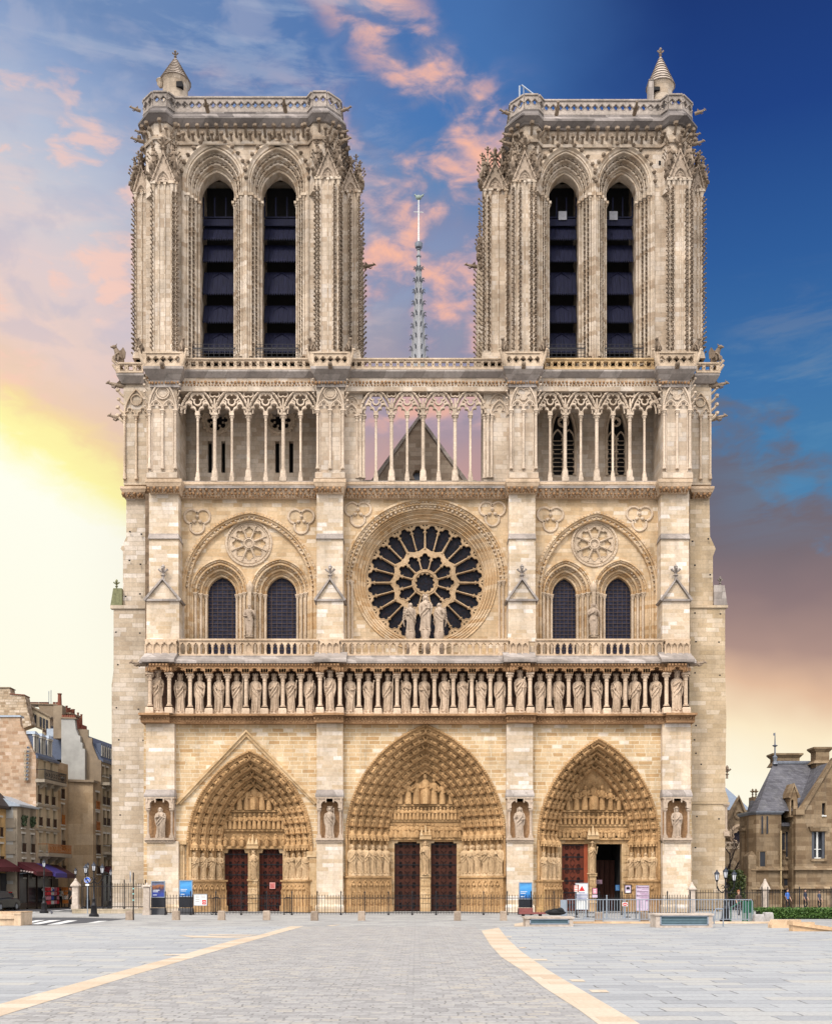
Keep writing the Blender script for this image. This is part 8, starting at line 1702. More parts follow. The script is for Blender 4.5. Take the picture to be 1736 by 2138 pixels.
stone_pier(158, 1907, 1834, 1851, 12, 'fluted stone pier with mossy pyramid cap at the left end of the tall railing', yw+.25, .3)
stone_pier(306.5, 1911, 1843, 1852, 12, 'stone pier beside the dark poster stand at the foot of the left buttress', yf+.1)
stone_pier(1443.5, 1908, 1842, 1858, 11, 'stone pier behind the grey barrier at the foot of the right buttress', yf+1.0)
stone_pier(1596, 1905, 1835, 1858, 12, 'stone pier with pyramid cap before the neo-gothic house', gd(1903))
yh = gd(1903.5)
railing(X(1452,yh), X(1590,yh), yh, 0, 1.45, 'black railing between the right buttress and the far stone pier', 1.6, .17)
railing(X(1602,yh), X(1800,yh), yh, 0, 1.5, 'black railing with tall posts before the neo-gothic house', 2.0, .19, .3)
m = MB(); x0, x1 = X(1455,yh+1.5), X(1480,yh+1.5); m.box(x0, x1, yh+1.4, yh+1.5, .2, 1.55); o = tag(m.build('notice_grille', M_IRON, None, 0), 'dark panel of metal bars against the wall right of the right buttress', 'panel')
# ---- bollards ----
M_BOLL = stone('bollard_stone', [(0, (.24,.19,.14)), (.5, (.33,.275,.21)), (1, (.40,.345,.28))], (.3,.26,.2), blocks=False, streak=.4, damt=.5)
blab = ('in front of the sign pole at the far left', 'before the blue poster at the left', 'before the left jamb of the left portal', 'before the right door of the left portal', 'before the buttress right of the left portal', 'before the left jamb of the central portal', 'before the right door of the central portal', 'before the buttress right of the central portal', 'behind the grey barrier, left of the no-entry plate', 'behind the grey barrier, below the welcome banner')
for (px, pb), l in zip(((271,1921.5),(367.5,1921.5),(462.5,1921.5),(556.5,1921.5),(656.5,1922.5),(754.5,1922.5),(954.5,1922.5),(1050.5,1922.5),(1249,1926),(1345,1927)), blab):
 y = gd(pb); x = X(px,y); w = .185; h = .50; m = MB(); m.fr(x-w, x+w, y-w, y+w, 0, x-w*.95, x+w*.95, y-w*.95, y+w*.95, h-.03); m.fr(x-w*.95, x+w*.95, y-w*.95, y+w*.95, h-.03, x-w*.8, x+w*.8, y-w*.8, y+w*.8, h)
 o = tag(m.build('stone_bollard', M_BOLL, None, 20, (x, y, 0)), 'square stone bollard ' + l, 'bollard', 'stone bollards in a row across the square'); o.rotation_euler.z = U(-.06, .06)
# ---- street lamps ----
M_LGL = plain('lamp_glass', (.55,.56,.60), .15, var=.1, spec=.6); M_LTOP = plain('lamp_hood', (.035,.04,.055), .35, .5)
def lantern(px, py_top, py_bot, y, parent, x=None):
 x = X(px,y) if x is None else x; zt, zb = Z(py_top,y), Z(py_bot,y); h = zt-zb; r = h*.20
 g_ = MB(); g_.lathe(x, y, [(r*.62,zb+h*.10),(r*1.0,zb+h*.60)], 6, 1, pi/6); o = g_.build('lantern_glass', M_LGL, parent, 0)
 m = MB(); m.lathe(x, y, [(r*1.15,zb+h*.60),(r*1.28,zb+h*.64),(r*.98,zb+h*.74),(r*.5,zb+h*.84),(r*.32,zb+h*.86),(r*.36,zb+h*.92),(r*.1,zb+h*1.0)], 12); m.build('lantern_hood', M_LTOP, parent, 40)
 m = MB()
 for k in range(6): a = pi/6+k*pi/3; m.tube([(x+r*.64*cos(a), y+r*.64*sin(a), zb+h*.09), (x+r*1.02*cos(a), y+r*1.02*sin(a), zb+h*.61)], .012, 4)
 m.lathe(x, y, [(r*.2,zb-h*.1),(r*.7,zb+h*.06),(r*.7,zb+h*.10)], 8); m.build('lantern_cage', M_IRON, parent, 0)
def lamp(px, pb, pt, label, arms=(), y=None, hd=21.0):
 y = gd(pb) if y is None else y; x = X(px,y); r = empty('street_lamp', (x,y,0), label, 'street lamp', 'lamp posts round the square'); k = S(y); zt = Z(pt+hd,y)
 m = MB(); m.lathe(x, y, [(.30,0),(.30,.12),(.20,.20),(.17,.62),(.20,.66),(.12,.74),(.10,1.0),(.13,1.04),(.06,1.12),(.045,zt-.5),(.07,zt-.45),(.045,zt-.4),(.04,zt)], 10); m.build('lamp_post', M_IRON, r, 40)
 lantern(px, pt, pt+hd, y, r, x)
 for apx, apt in arms:
  xa = X(apx,y); za = Z(apt+hd,y); m = MB(); s = 1 if xa > x else -1
  m.tube([(x, y, zt-.55), (x+(xa-x)*.35, y, zt-.72), (x+(xa-x)*.7, y, zt-.62), (xa, y, za-.25), (xa, y, za+.0)], [.035,.03,.028,.026,.03], 6); m.roll([(x+(xa-x)*(.3+.16*cos(t)), zt-.42+abs(xa-x)*.16*sin(t)) for t in [i*.6 for i in range(10)]], .018, y, 4); m.tube([(xa, y, za-.2), (xa, y, za-.4)], .02, 4); m.build('lamp_arm', M_IRON, r, 40)
  lantern(apx, apt, apt+hd, y, r, xa)
lamp(196, 1914.5, 1799.5, 'black three-headed lamp post in front of the left railing', ((179, 1804), (213.5, 1804)))
lamp(92, 1907, 1795, 'single black lamp post by the zebra crossing, nearer of two in the side street', (), None, 17)
lamp(68.4, 1897, 1808, 'single black lamp post before the grey house, farther of two in the side street', (), None, 15)
lamp(158, 1899, 1812, 'single lamp whose head rises just above the left stone pier', (), gd(1899), 15); lamp(183.5, 1898, 1801, 'single dark lamp behind the blue round sign', (), gd(1898), 14); lamp(231.5, 1899, 1814, 'single dark lamp close to the left flank of the cathedral', (), gd(1899), 15)
lamp(1513.7, 1925, 1811, 'black three-headed lamp post behind the grey barrier on the right', ((1495.8, 1816), (1531.5, 1817)), None, 24)
# ---- posters and notices ----
def poster_mat(name, stops, sc=2.5):
 m, nt, P, N, L = nodes(name); tc = N('ShaderNodeTexCoord'); n = N('ShaderNodeTexNoise', inp={'Scale': sc, 'Detail': 5.0, 'Roughness': .65, 'Distortion': .6}); L(tc.outputs['Generated'], n.inputs['Vector']); s = N('ShaderNodeSeparateXYZ'); L(tc.outputs['Generated'], s.inputs[0])
 a = N('ShaderNodeMath', operation='MULTIPLY_ADD', inp={1: .55}); L(s.outputs[2], a.inputs[0]); b = N('ShaderNodeMath', operation='MULTIPLY', inp={1: .5}); L(n.outputs[0], b.inputs[0]); L(b.outputs[0], a.inputs[2]); r = ramp(N('ShaderNodeValToRGB'), stops); L(a.outputs[0], r.inputs[0]); L(r.outputs[0], P.inputs['Base Color']); P.inputs['Roughness'].default_value = .3; return m
PM1 = poster_mat('poster_night', [(.2, (.015,.02,.16)), (.38, (.03,.06,.30)), (.52, (.05,.035,.06)), (.62, (.30,.11,.03)), (.72, (.10,.13,.22)), (.85, (.05,.05,.07))]); PM2 = poster_mat('poster_blue', [(.2, (.02,.09,.30)), (.45, (.03,.20,.52)), (.65, (.08,.33,.66)), (.9, (.03,.13,.36))], 1.6)
M_PTXT = plain('poster_lettering', (.62,.66,.70), .5)
def stand(px0, px1, pt, pb, pbase, mat, label, cart=False):
 y = yf+1.0; x0, x1 = X(px0,y), X(px1,y); zt, zb, z0 = Z(pt,y), Z(pb,y), 0; r = empty('poster_stand', ((x0+x1)/2, y, 0), label, 'sign', 'poster stands before the portals')
 m = MB(); m.box(x0, x1, y-.03, y+.0, zb, zt); m.build('poster', mat, r, 0)
 m = MB();
 for b in ((x0-.05, x1+.05, zt, zt+.05), (x0-.05, x1+.05, zb-.05, zb), (x0-.05, x0, zb, zt), (x1, x1+.05, zb, zt)): m.box(b[0], b[1], y-.06, y+.06, b[2], b[3])
 m.build('poster_frame', M_STEEL, r, 0)
 m = MB(); m.box(x0-.06, x1+.06, y-.02, y+.12, .45, zb-.05); m.fr(x0-.10, x1+.10, y-.35, y+.4, 0, x0-.06, x1+.06, y-.2, y+.25, .42); m.box(x0-.1, x1+.1, y+.0, y+.06, zb-.05, zt+.0) if False else None; m.build('stand_base', plain('stand_black', (.012,.013,.02), .5), r, 0)
 t = MB(); w = x1-x0; zz = zb+(zt-zb)*.42
 for q, (a, b) in enumerate(((.08,.62),(.08,.50))): t.box(x0+w*a, x0+w*b, y-.036, y-.031, zz-.1*q, zz-.1*q+.04)
 t.box(x0+w*.08, x0+w*.4, y-.036, y-.031, zb+.10, zb+.14); t.build('poster_lettering', M_PTXT, r, 0)
stand(317.5, 343, 1841.5, 1873, 1910, PM1, 'tall black stand with a dark blue and orange night poster at the left buttress')
stand(375.5, 400.5, 1839.5, 1871.5, 1910, PM2, 'tall black stand with a blue poster left of the left portal'); stand(1084, 1109, 1844, 1876.5, 1908, PM2, 'black stand with a blue poster between the central and right portals')
def board(name, px0, px1, pt, pb, y, mat, frame, label, cat='sign', legs=1, fr=.03):
 x0, x1, zt, zb = X(px0,y), X(px1,y), Z(pt,y), Z(pb,y); r = empty(name, ((x0+x1)/2, y, 0), label, cat); m = MB(); m.box(x0, x1, y-.03, y, zb, zt); m.build('sign_board', mat, r, 0)
 if frame: m = MB(); [m.box(*b) for b in ((x0-fr, x1+fr, y-.045, y+.01, zt, zt+fr), (x0-fr, x1+fr, y-.045, y+.01, zb-fr, zb), (x0-fr, x0, y-.045, y+.01, zb, zt), (x1, x1+fr, y-.045, y+.01, zb, zt))]; m.build('sign_frame', frame, r, 0)
 for q in range(legs): xx = x0+(x1-x0)*((q+.5)/legs if legs == 1 else q); m = MB(); m.tube([(xx, y+.03, 0), (xx, y+.03, zb)], .025, 6); m.lathe(xx, y+.03, [(.2,0),(.2,.03),(.03,.06)], 10); m.build('sign_leg', M_IRON, r)
 return r, x0, x1, zb, zt
def text(body, x, z, y, size, mat, parent, align='CENTER'):
 c = bpy.data.curves.new('lettering', 'FONT'); c.body = body; c.size = size; c.align_x = align; c.extrude = .004; t = bpy.data.objects.new('t', c); COL.objects.link(t); me = bpy.data.meshes.new_from_object(t.evaluated_get(bpy.context.evaluated_depsgraph_get())); bpy.data.objects.remove(t); me.materials.clear(); me.materials.append(mat); o = bpy.data.objects.new('lettering', me); COL.objects.link(o); o.rotation_euler = (pi/2, 0, 0); o.parent = parent; o.location = Vector((x, y, z)) - world_of(parent); return o
M_WH = plain('white_board', (.68,.68,.66), .5, var=.06); M_LAV = plain('lavender_board', (.50,.40,.50), .5, var=.08); M_PNK = plain('pink_board', (.62,.22,.30), .5, var=.12); M_REDP = plain('red_print', (.50,.02,.02), .5, var=.1); M_INK = plain('purple_ink', (.10,.03,.08), .6); M_REDB = plain('coral_board', (.60,.16,.12), .5)
y = yf+.6; r, x0, x1, zb, zt = board('notice_board', 405.5, 431.5, 1868, 1890.5, yf-.15, M_WH, M_STEEL, 'white notice board with a red corner hanging on the railing of the left portal', legs=0)
m = MB(); m.box(x0+(x1-x0)*.64, x1-.04, yf-.186, yf-.181, zb+.05, zb+(zt-zb)*.5); m.build('red_panel', M_REDP, r, 0); m = MB(); c_ = (x0+(x1-x0)*.8, zb+(zt-zb)*.27); m.tube([(c_[0]+.07*cos(t), yf-.19, c_[1]+.07*sin(t)) for t in [i*.7 for i in range(10)]], .014, 4); m.build('white_emblem', M_WH, r, 0)
m = MB(); [m.box(x0+.08+(.36 if q % 2 else 0), x0+.34+(.36 if q % 2 else 0), yf-.186, yf-.181, zt-.12-.11*(q//2), zt-.08-.11*(q//2)) for q in range(7) if not (q > 3 and q % 2)]; m.build('notice_print', plain('grey_print', (.30,.28,.30), .6), r, 0)
yb_ = -13.5
r, x0, x1, zb, zt = board('information_board', 1201, 1226, 1845, 1899, yb_+1.5, M_WH, M_STEEL, 'white information board with a red triangle before the right portal', legs=2)
w = x1-x0; m = MB(); cx = x0+w*.52; zq_ = zt-.30; m.plate([(cx-.17, zq_-.14), (cx+.17, zq_-.14), (cx, zq_+.17)], [], yb_+1.5-.036, yb_+1.5-.031); m.build('red_triangle', M_REDP, r, 0)
m = MB(); [m.box(cx-.36*k, cx+.36*k, yb_+1.464, yb_+1.469, zq_-.24-.085*q-.02, zq_-.24-.085*q+.02) for q, k in enumerate((.5,.9,1,.95,.8,.6))]; m.build('notice_print', plain('blue_print', (.16,.18,.36), .6), r, 0)
r, x0, x1, zb, zt = board('warning_sign', 1197.2, 1206.5, 1848.5, 1862.5, yb_+1.0, M_REDB, M_IRON, 'small coral-red warning sign on a thin post left of the white board'); m = MB(); [m.box(x0+.04, x1-.04, yb_+.964, yb_+.969, zt-.08-.1*q, zt-.03-.1*q) for q in range(4)]; m.build('sign_print', M_WH, r, 0)
r, x0, x1, zb, zt = board('pink_sign', 1236.2, 1245.6, 1855, 1866.5, yb_+1.0, M_PNK, M_IRON, 'small pink sign on a post left of the open door'); m = MB(); m.box(x0-.02, x1+.02, yb_+.96, yb_+.99, zb-.22, zb-.06); m.build('lower_plate', M_LAV, r, 0); m = MB(); [m.box(x0+.06, x1-.06, yb_+.964, yb_+.969, zt-.12-.12*q, zt-.07-.12*q) for q in range(3)]; m.build('sign_print', M_WH, r, 0)
r, x0, x1, zb, zt = board('photo_rule_sign', 1304.2, 1316, 1849, 1864.5, yb_+1.0, M_LAV, M_IRON, 'lavender sign in a black frame with a camera pictogram right of the open door', fr=.05); cx = (x0+x1)/2; m = MB(); m.box(cx-.10, cx+.10, yb_+.964, yb_+.969, zt-.24, zt-.11); m.box(cx-.04, cx+.03, yb_+.964, yb_+.969, zt-.11, zt-.08); m.build('camera_symbol', M_IRON, r, 0); m = MB(); m.box(cx-.11, cx+.08, yb_+.964, yb_+.969, zt-.42, zt-.34); m.box(cx+.08, cx+.12, yb_+.964, yb_+.969, zb+.04, zb+.09); m.build('white_patch', M_WH, r, 0)
yn_ = -17.0
r, x0, x1, zb, zt = board('welcome_banner', 1327, 1353.5, 1849.5, 1901.5, yn_, M_LAV, M_STEEL, 'tall lavender welcome banner reading Bienvenue, Welcome, Bienvenidos', 'banner', 2, .015)
cx = (x0+x1)/2; hh = zt-zb; w = x1-x0
for t, f in (('Bienvenue', .105), ('Welcome', .275), ('Bienvenidos', .435)): o = text(t, cx, zt-hh*f, yn_-.036, .155 if t != 'Bienvenidos' else .135, M_INK, r);
m = MB(); [m.box(cx+w*a, cx+w*.46, yn_-.036, yn_-.031, zt-hh*f-.01, zt-hh*f+.01) for f, a in ((.15,-.05),(.32,-.2),(.345,-.1),(.48,-.25),(.50,-.1))]; [m.box(x0+.06, x0+.06+w*U(.25,.5), yn_-.036, yn_-.031, zt-hh*(.56+.045*q), zt-hh*(.56+.045*q)+.012) for q in range(8)]; m.box(cx+w*.2, cx+w*.42, yn_-.036, yn_-.031, zb+.5, zb+.56); m.box(x1-.1, x1-.05, yn_-.036, yn_-.031, zb+.03, zb+.07); m.build('banner_print', plain('pale_ink', (.30,.16,.27), .6), r, 0)
r, x0, x1, zb, zt = board('silence_sign', 1243.5, 1256, 1837.5, 1846, PD+.55, plain('mauve_board', (.25,.15,.20), .5), None, 'small mauve sign reading ENCE just inside the open door', legs=1); text('ENCE', (x0+x1)/2, zt-.15, PD+.51, .13, M_IRON, r); m = MB(); m.box(x0+.05, x1-.05, PD+.514, PD+.519, zb+.04, zb+.09); m.build('sign_print', M_IRON, r, 0)
r, x0, x1, zb, zt = board('blue_sign', 1284, 1293, 1848, 1860, PD+1.2, plain('blue_board', (.02,.10,.30), .5), None, 'small blue sign standing in the dark open doorway'); m = MB(); [m.box(x0+.03, x1-.06, PD+1.164, PD+1.169, zt-.09-.09*q, zt-.06-.09*q) for q in range(4)]; m.build('sign_print', plain('pale_blue_print', (.2,.4,.6), .5), r, 0)
for px, pb, h, lab in ((1222, 1918, .95, 'left'), (1266, 1918, 1.25, 'middle'), (1303, 1917.5, .95, 'right')): y = gd(pb); m = MB(); x = X(px,y); m.lathe(x, y, [(.20,0),(.20,.025),(.04,.05),(.03,h),(.05,h),(.05,h+.06)], 10); tag(m.build('queue_post', M_STEEL, None, 40), f'slim silver queue post behind the grey barrier, {lab} one of three', 'post', 'queue posts before the open door')
# ---- grey barrier ----
yB2 = gd(1928.5); zk = .06; KB = empty('kerb_step', (X(1372,yB2), yB2, 0), 'cream stone kerb under the grey barrier', 'kerb')
m = MB(); m.box(X(1176,yB2), X(1620,yB2), yB2-.12, yB2+.25, 0, .09); m.build('kerb_stone', M_LIME, KB, 0); m = MB(); m.fr(X(1146,yB2-.8), X(1180,yB2-.8), yB2-.75, yB2+.1, 0, X(1150,yB2-.8), X(1180,yB2-.8), yB2-.6, yB2+.1, .11); m.build('ramp_stone', M_LIME, KB, 0)
BR = empty('steel_barrier', (X(1372,yB2), yB2, 0), 'long grey steel crowd barrier before the right portal', 'barrier'); zt = Z(1878.8,yB2)
m = MB(); m.box(X(1169.5,yB2-.5), X(1182,yB2-.5), yB2-.5, yB2-.42, .05, zt+.0); m.build('end_plate', M_STEEL, BR, 0)
xs = X(1183,yB2); xe = X(1563,yB2); nb = 5
for i in range(nb):
 a, b = xs+(xe-xs)*i/nb, xs+(xe-xs)*(i+1)/nb-.03; m = MB(); m.tube([(a,yB2,.09),(a,yB2,zt),(b,yB2,zt),(b,yB2,.09)], .024, 6); m.tube([(a,yB2,.2),(b,yB2,.2)], .02, 5); n = int((b-a)/.125)
 for q in range(1, n): x = a+(b-a)*q/n; m.tube([(x,yB2,.2),(x,yB2,zt)], .016, 5)
 m.build('barrier_panel', M_STEEL, BR, 40)
m = MB(); m.tube([(X(1563,yB2),yB2,.2),(X(1573,yB2),yB2+.3,.2),(X(1573.5,yB2),yB2+.3,zt-.08),(X(1571,yB2),yB2+.3,zt),(X(1563,yB2),yB2,zt)], .024, 6); m.build('barrier_end', M_STEEL, BR, 40)
m = MB(); y = gd(1936); m.tube([(X(1490,y),y,.12),(X(1490,y),y,.62),(X(1496,y),y+.2,.80),(X(1512,y),y+.3,.80),(X(1513,y),y+.3,.72),(X(1513,y),y+.3,0)], .03, 6); tag(m.build('handrail', M_STEEL, None, 40), 'short bent grey handrail beside the right vent box', 'handrail')
r, x0, x1, zb, zt2 = board('no_entry_plate', 1298, 1309.5, 1884.5, 1892.5, yB2-.05, M_WH, None, 'white plate with a red no-entry oval hanging on the grey barrier', legs=0); cx, cz = (x0+x1)/2, (zb+zt2)/2; m = MB(); m.plate([(cx+.12*cos(t), cz+.075*sin(t)) for t in [i*pi/10 for i in range(20)]], [], yB2-.086, yB2-.081); m.build('red_oval', M_REDP, r, 0); m = MB(); m.box(cx-.085, cx+.085, yB2-.09, yB2-.087, cz-.015, cz+.015); m.build('white_bar', M_WH, r, 0)
# ---- vent boxes ----
M_LOUVG = plain('teal_grey_louvre', (.16,.24,.28), .4, .4, var=.15)
for px0, px1, pt, pb, lab in ((1097, 1196, 1915, 1935, 'low stone vent box with grey-blue louvres, partly behind the barrier end'), (1369, 1487, 1908, 1937.3, 'wide low stone vent box with grey-blue louvres in front of the barrier')):
 y = gd(pb); x0, x1, z1 = X(px0,y), X(px1,y), Z(pt,y); r = empty('vent_box', ((x0+x1)/2, y, 0), lab, 'vent box', 'stone vent boxes on the square'); m = MB(); e = .18
 m.box(x0, x1, y+.02, y+1.2, 0, .10); m.box(x0, x0+e, y+.02, y+1.2, .10, z1-.08); m.box(x1-e, x1, y+.02, y+1.2, .10, z1-.08); m.box(x0+e, x1-e, y+.4, y+1.2, .10, z1-.08); m.box(x0-.06, x1+.06, y-.04, y+1.26, z1-.08, z1); m.build('stone_casing', M_PIER, r, 0)
 m = MB(); n = 5
 for q in range(n): z = .13+(z1-.26)*q/n; m.add([(x0+e, y+.04, z), (x1-e, y+.04, z), (x1-e, y+.14, z+.10*(z1/.6)), (x0+e, y+.14, z+.10*(z1/.6)), (x0+e, y+.05, z-.015), (x1-e, y+.05, z-.015), (x1-e, y+.15, z+.085*(z1/.6)), (x0+e, y+.15, z+.085*(z1/.6))], [(0,1,2,3),(4,7,6,5),(0,4,5,1),(2,6,7,3)])
 m.build('vent_grille', M_LOUVG, r, 0); m = MB(); m.box(x0+e, x1-e, y+.3, y+.32, .1, z1-.08); m.build('vent_back', M_DARK, r, 0); m = MB(); [m.box(*b) for b in ((x0+e, x0+e+.05, y+.0, y+.1, .1, z1-.08), (x1-e-.05, x1-e, y+.0, y+.1, .1, z1-.08), (x0+e, x1-e, y+.0, y+.1, z1-.13, z1-.08), (x0+e, x1-e, y+.0, y+.1, .1, .14))]; m.build('vent_frame', M_STEEL, r, 0)
# ---- red cart with a black bag ----
y = gd(1914); x0, x1 = X(1084,y), X(1139,y); r = empty('flat_cart', ((x0+x1)/2, y, 0), 'low reddish-brown flat cart beside the central blue poster', 'cart'); m = MB(); m.box(x0, x1, y, y+.7, .14, .24); m.box(x0, X(1112,y), y+.02, y+.68, .24, .50); m.build('cart_bed', plain('faded_red_paint', (.20,.06,.055), .7, var=.3), r, 10)
for xx in (x0+.25, x1-.3):
 for yy in (y+.1, y+.6): m = MB(); m.tube([(xx, yy-.04, .08), (xx, yy+.04, .08)], .08, 12); m.build('wheel', M_IRON, r)
for i in range(3): m = MB(); xx = x0+1.15+i*.13; m.tube([(xx, y+.25, .26), (xx+.08, y+.2, 1.1+.25*i)], .018, 5); m.blob(xx, y+.25, .42, .05, .05, .14, 6, 4); tag(m.build('straw_broom', plain('straw', (.40,.26,.10), .8, var=.3), None, 40), 'yellow straw broom leaning on the flat cart, %s of three' % ('left', 'middle', 'right')[i], 'broom', 'brooms on the cart')
y = gd(1931); bx = X(1160,y); bag = MB(); bag.blob(bx, y+.35, .57, .48, .22, .14, 12, 6, .14); bag.blob(bx+.22, y+.33, .66, .22, .18, .14, 10, 6, .18); bag.tube([(bx-.35, y+.15, .6), (bx-.1, y+.05, .74), (bx+.25, y+.1, .72)], .025, 5); tag(bag.build('black_bag', plain('black_cloth', (.012,.012,.013), .8, var=.4), None, 50), 'slumped black bag lying on the left vent box by the barrier', 'bag')
# ---- sign pole, blue round sign, low wall at far left ----
y = gd(1921.5); x = X(278.3,y); r = empty('sign_pole', (x,y,0), 'thin dark pole with a round sign seen edge-on, beside the first bollard', 'sign'); m = MB(); m.tube([(x,y,0),(x,y,Z(1822,y))], .035, 8); m.build('pole', M_IRON, r); m = MB(); m.tube([(x-.16,y-.07,Z(1831,y)),(x-.13,y-.061,Z(1831,y))], .30, 20); o = m.build('sign_disc', M_STEEL, r, 30)
m = MB(); [m.box(x-.038, x+.038, y-.04, y+.04, Z(q,y), Z(q,y)+.07) for q in (1857, 1868, 1881)]; m.build('sticker', plain('teal_sticker', (.2,.42,.40), .6), r, 0)
y = yw-1.0; x = X(182.6,y); r = empty('cycle_sign', (x,y,0), 'round blue cycle path sign with white symbol by the left railing', 'sign'); m = MB(); m.tube([(x,y,0),(x,y,Z(1833,y))], .03, 8); m.build('pole', M_STEEL, r); z = Z(1838,y); rr = 6.7*S(y); m = MB(); m.tube([(x,y-.05,z),(x,y-.03,z)], rr, 24); m.build('blue_disc', plain('sign_blue', (.01,.08,.48), .4), r, 30)
m = MB(); [m.roll(circ(x+s*rr*.36, z-rr*.2, rr*.24, 14), .012, y-.06, 4, True) for s in (-1, 1)]; m.roll([(x-rr*.36, z-rr*.2), (x-rr*.1, z+rr*.25), (x+rr*.3, z+rr*.25), (x+rr*.36, z-rr*.2)], .012, y-.06, 4); m.roll([(x-rr*.1, z+rr*.25), (x+rr*.05, z-rr*.2), (x+rr*.3, z+rr*.25)], .012, y-.06, 4); m.roll(circ(x, z, rr*.95, 24), .01, y-.055, 4, True); m.build('white_bicycle', M_WH, r); m = MB(); m.box(x-rr*.6, x+rr*.6, y-.05, y-.03, z-rr*1.75, z-rr*1.25); m.build('lower_plate', M_WH, r, 0)
y = gd(1933); r = empty('stone_bench_wall', (X(10,y), y, 0), 'pale pink limestone bench wall at the lower left edge', 'wall'); m = MB(); m.box(X(-120,y), X(30,y), y+.1, y+1.2, 0, Z(1919,y)); m.box(X(-120,y), X(30,y), y+.02, y+1.2, Z(1919,y), Z(1911.5,y)); m.build('bench_wall', M_LIME, r, 5); m = MB(); m.box(X(30,y)+.01, X(44.5,y), y-.06, y+1.4, 0, Z(1904,y)-.12); m.box(X(29.5,y), X(45,y), y-.1, y+1.44, Z(1904,y)-.12, Z(1904,y)); m.box(X(-120,y), X(29.5,y), y+1.3, y+1.9, 0, Z(1905,y)); m.build('end_block', M_LIME, r, 5)
m = MB(); y = gd(1909.5); x = X(107.7,y); m.blob(x, y, .12, .07, .13, .08, 8, 6); m.blob(x-.03, y-.10, .24, .04, .045, .045, 6, 5); m.tube([(x, y+.1, .12), (x, y+.26, .08)], [.045, .02], 5); [m.tube([(x+s*.03, y, .06), (x+s*.03, y-.01, .0)], .008, 4) for s in (-1, 1)]; m.tube([(x-.03, y-.15, .24), (x-.03, y-.18, .235)], [.012, .003], 4); tag(m.build('pigeon', plain('pigeon_grey', (.10,.10,.13), .7, var=.3), None, 60), 'grey pigeon on the pavement beside the zebra crossing', 'bird')
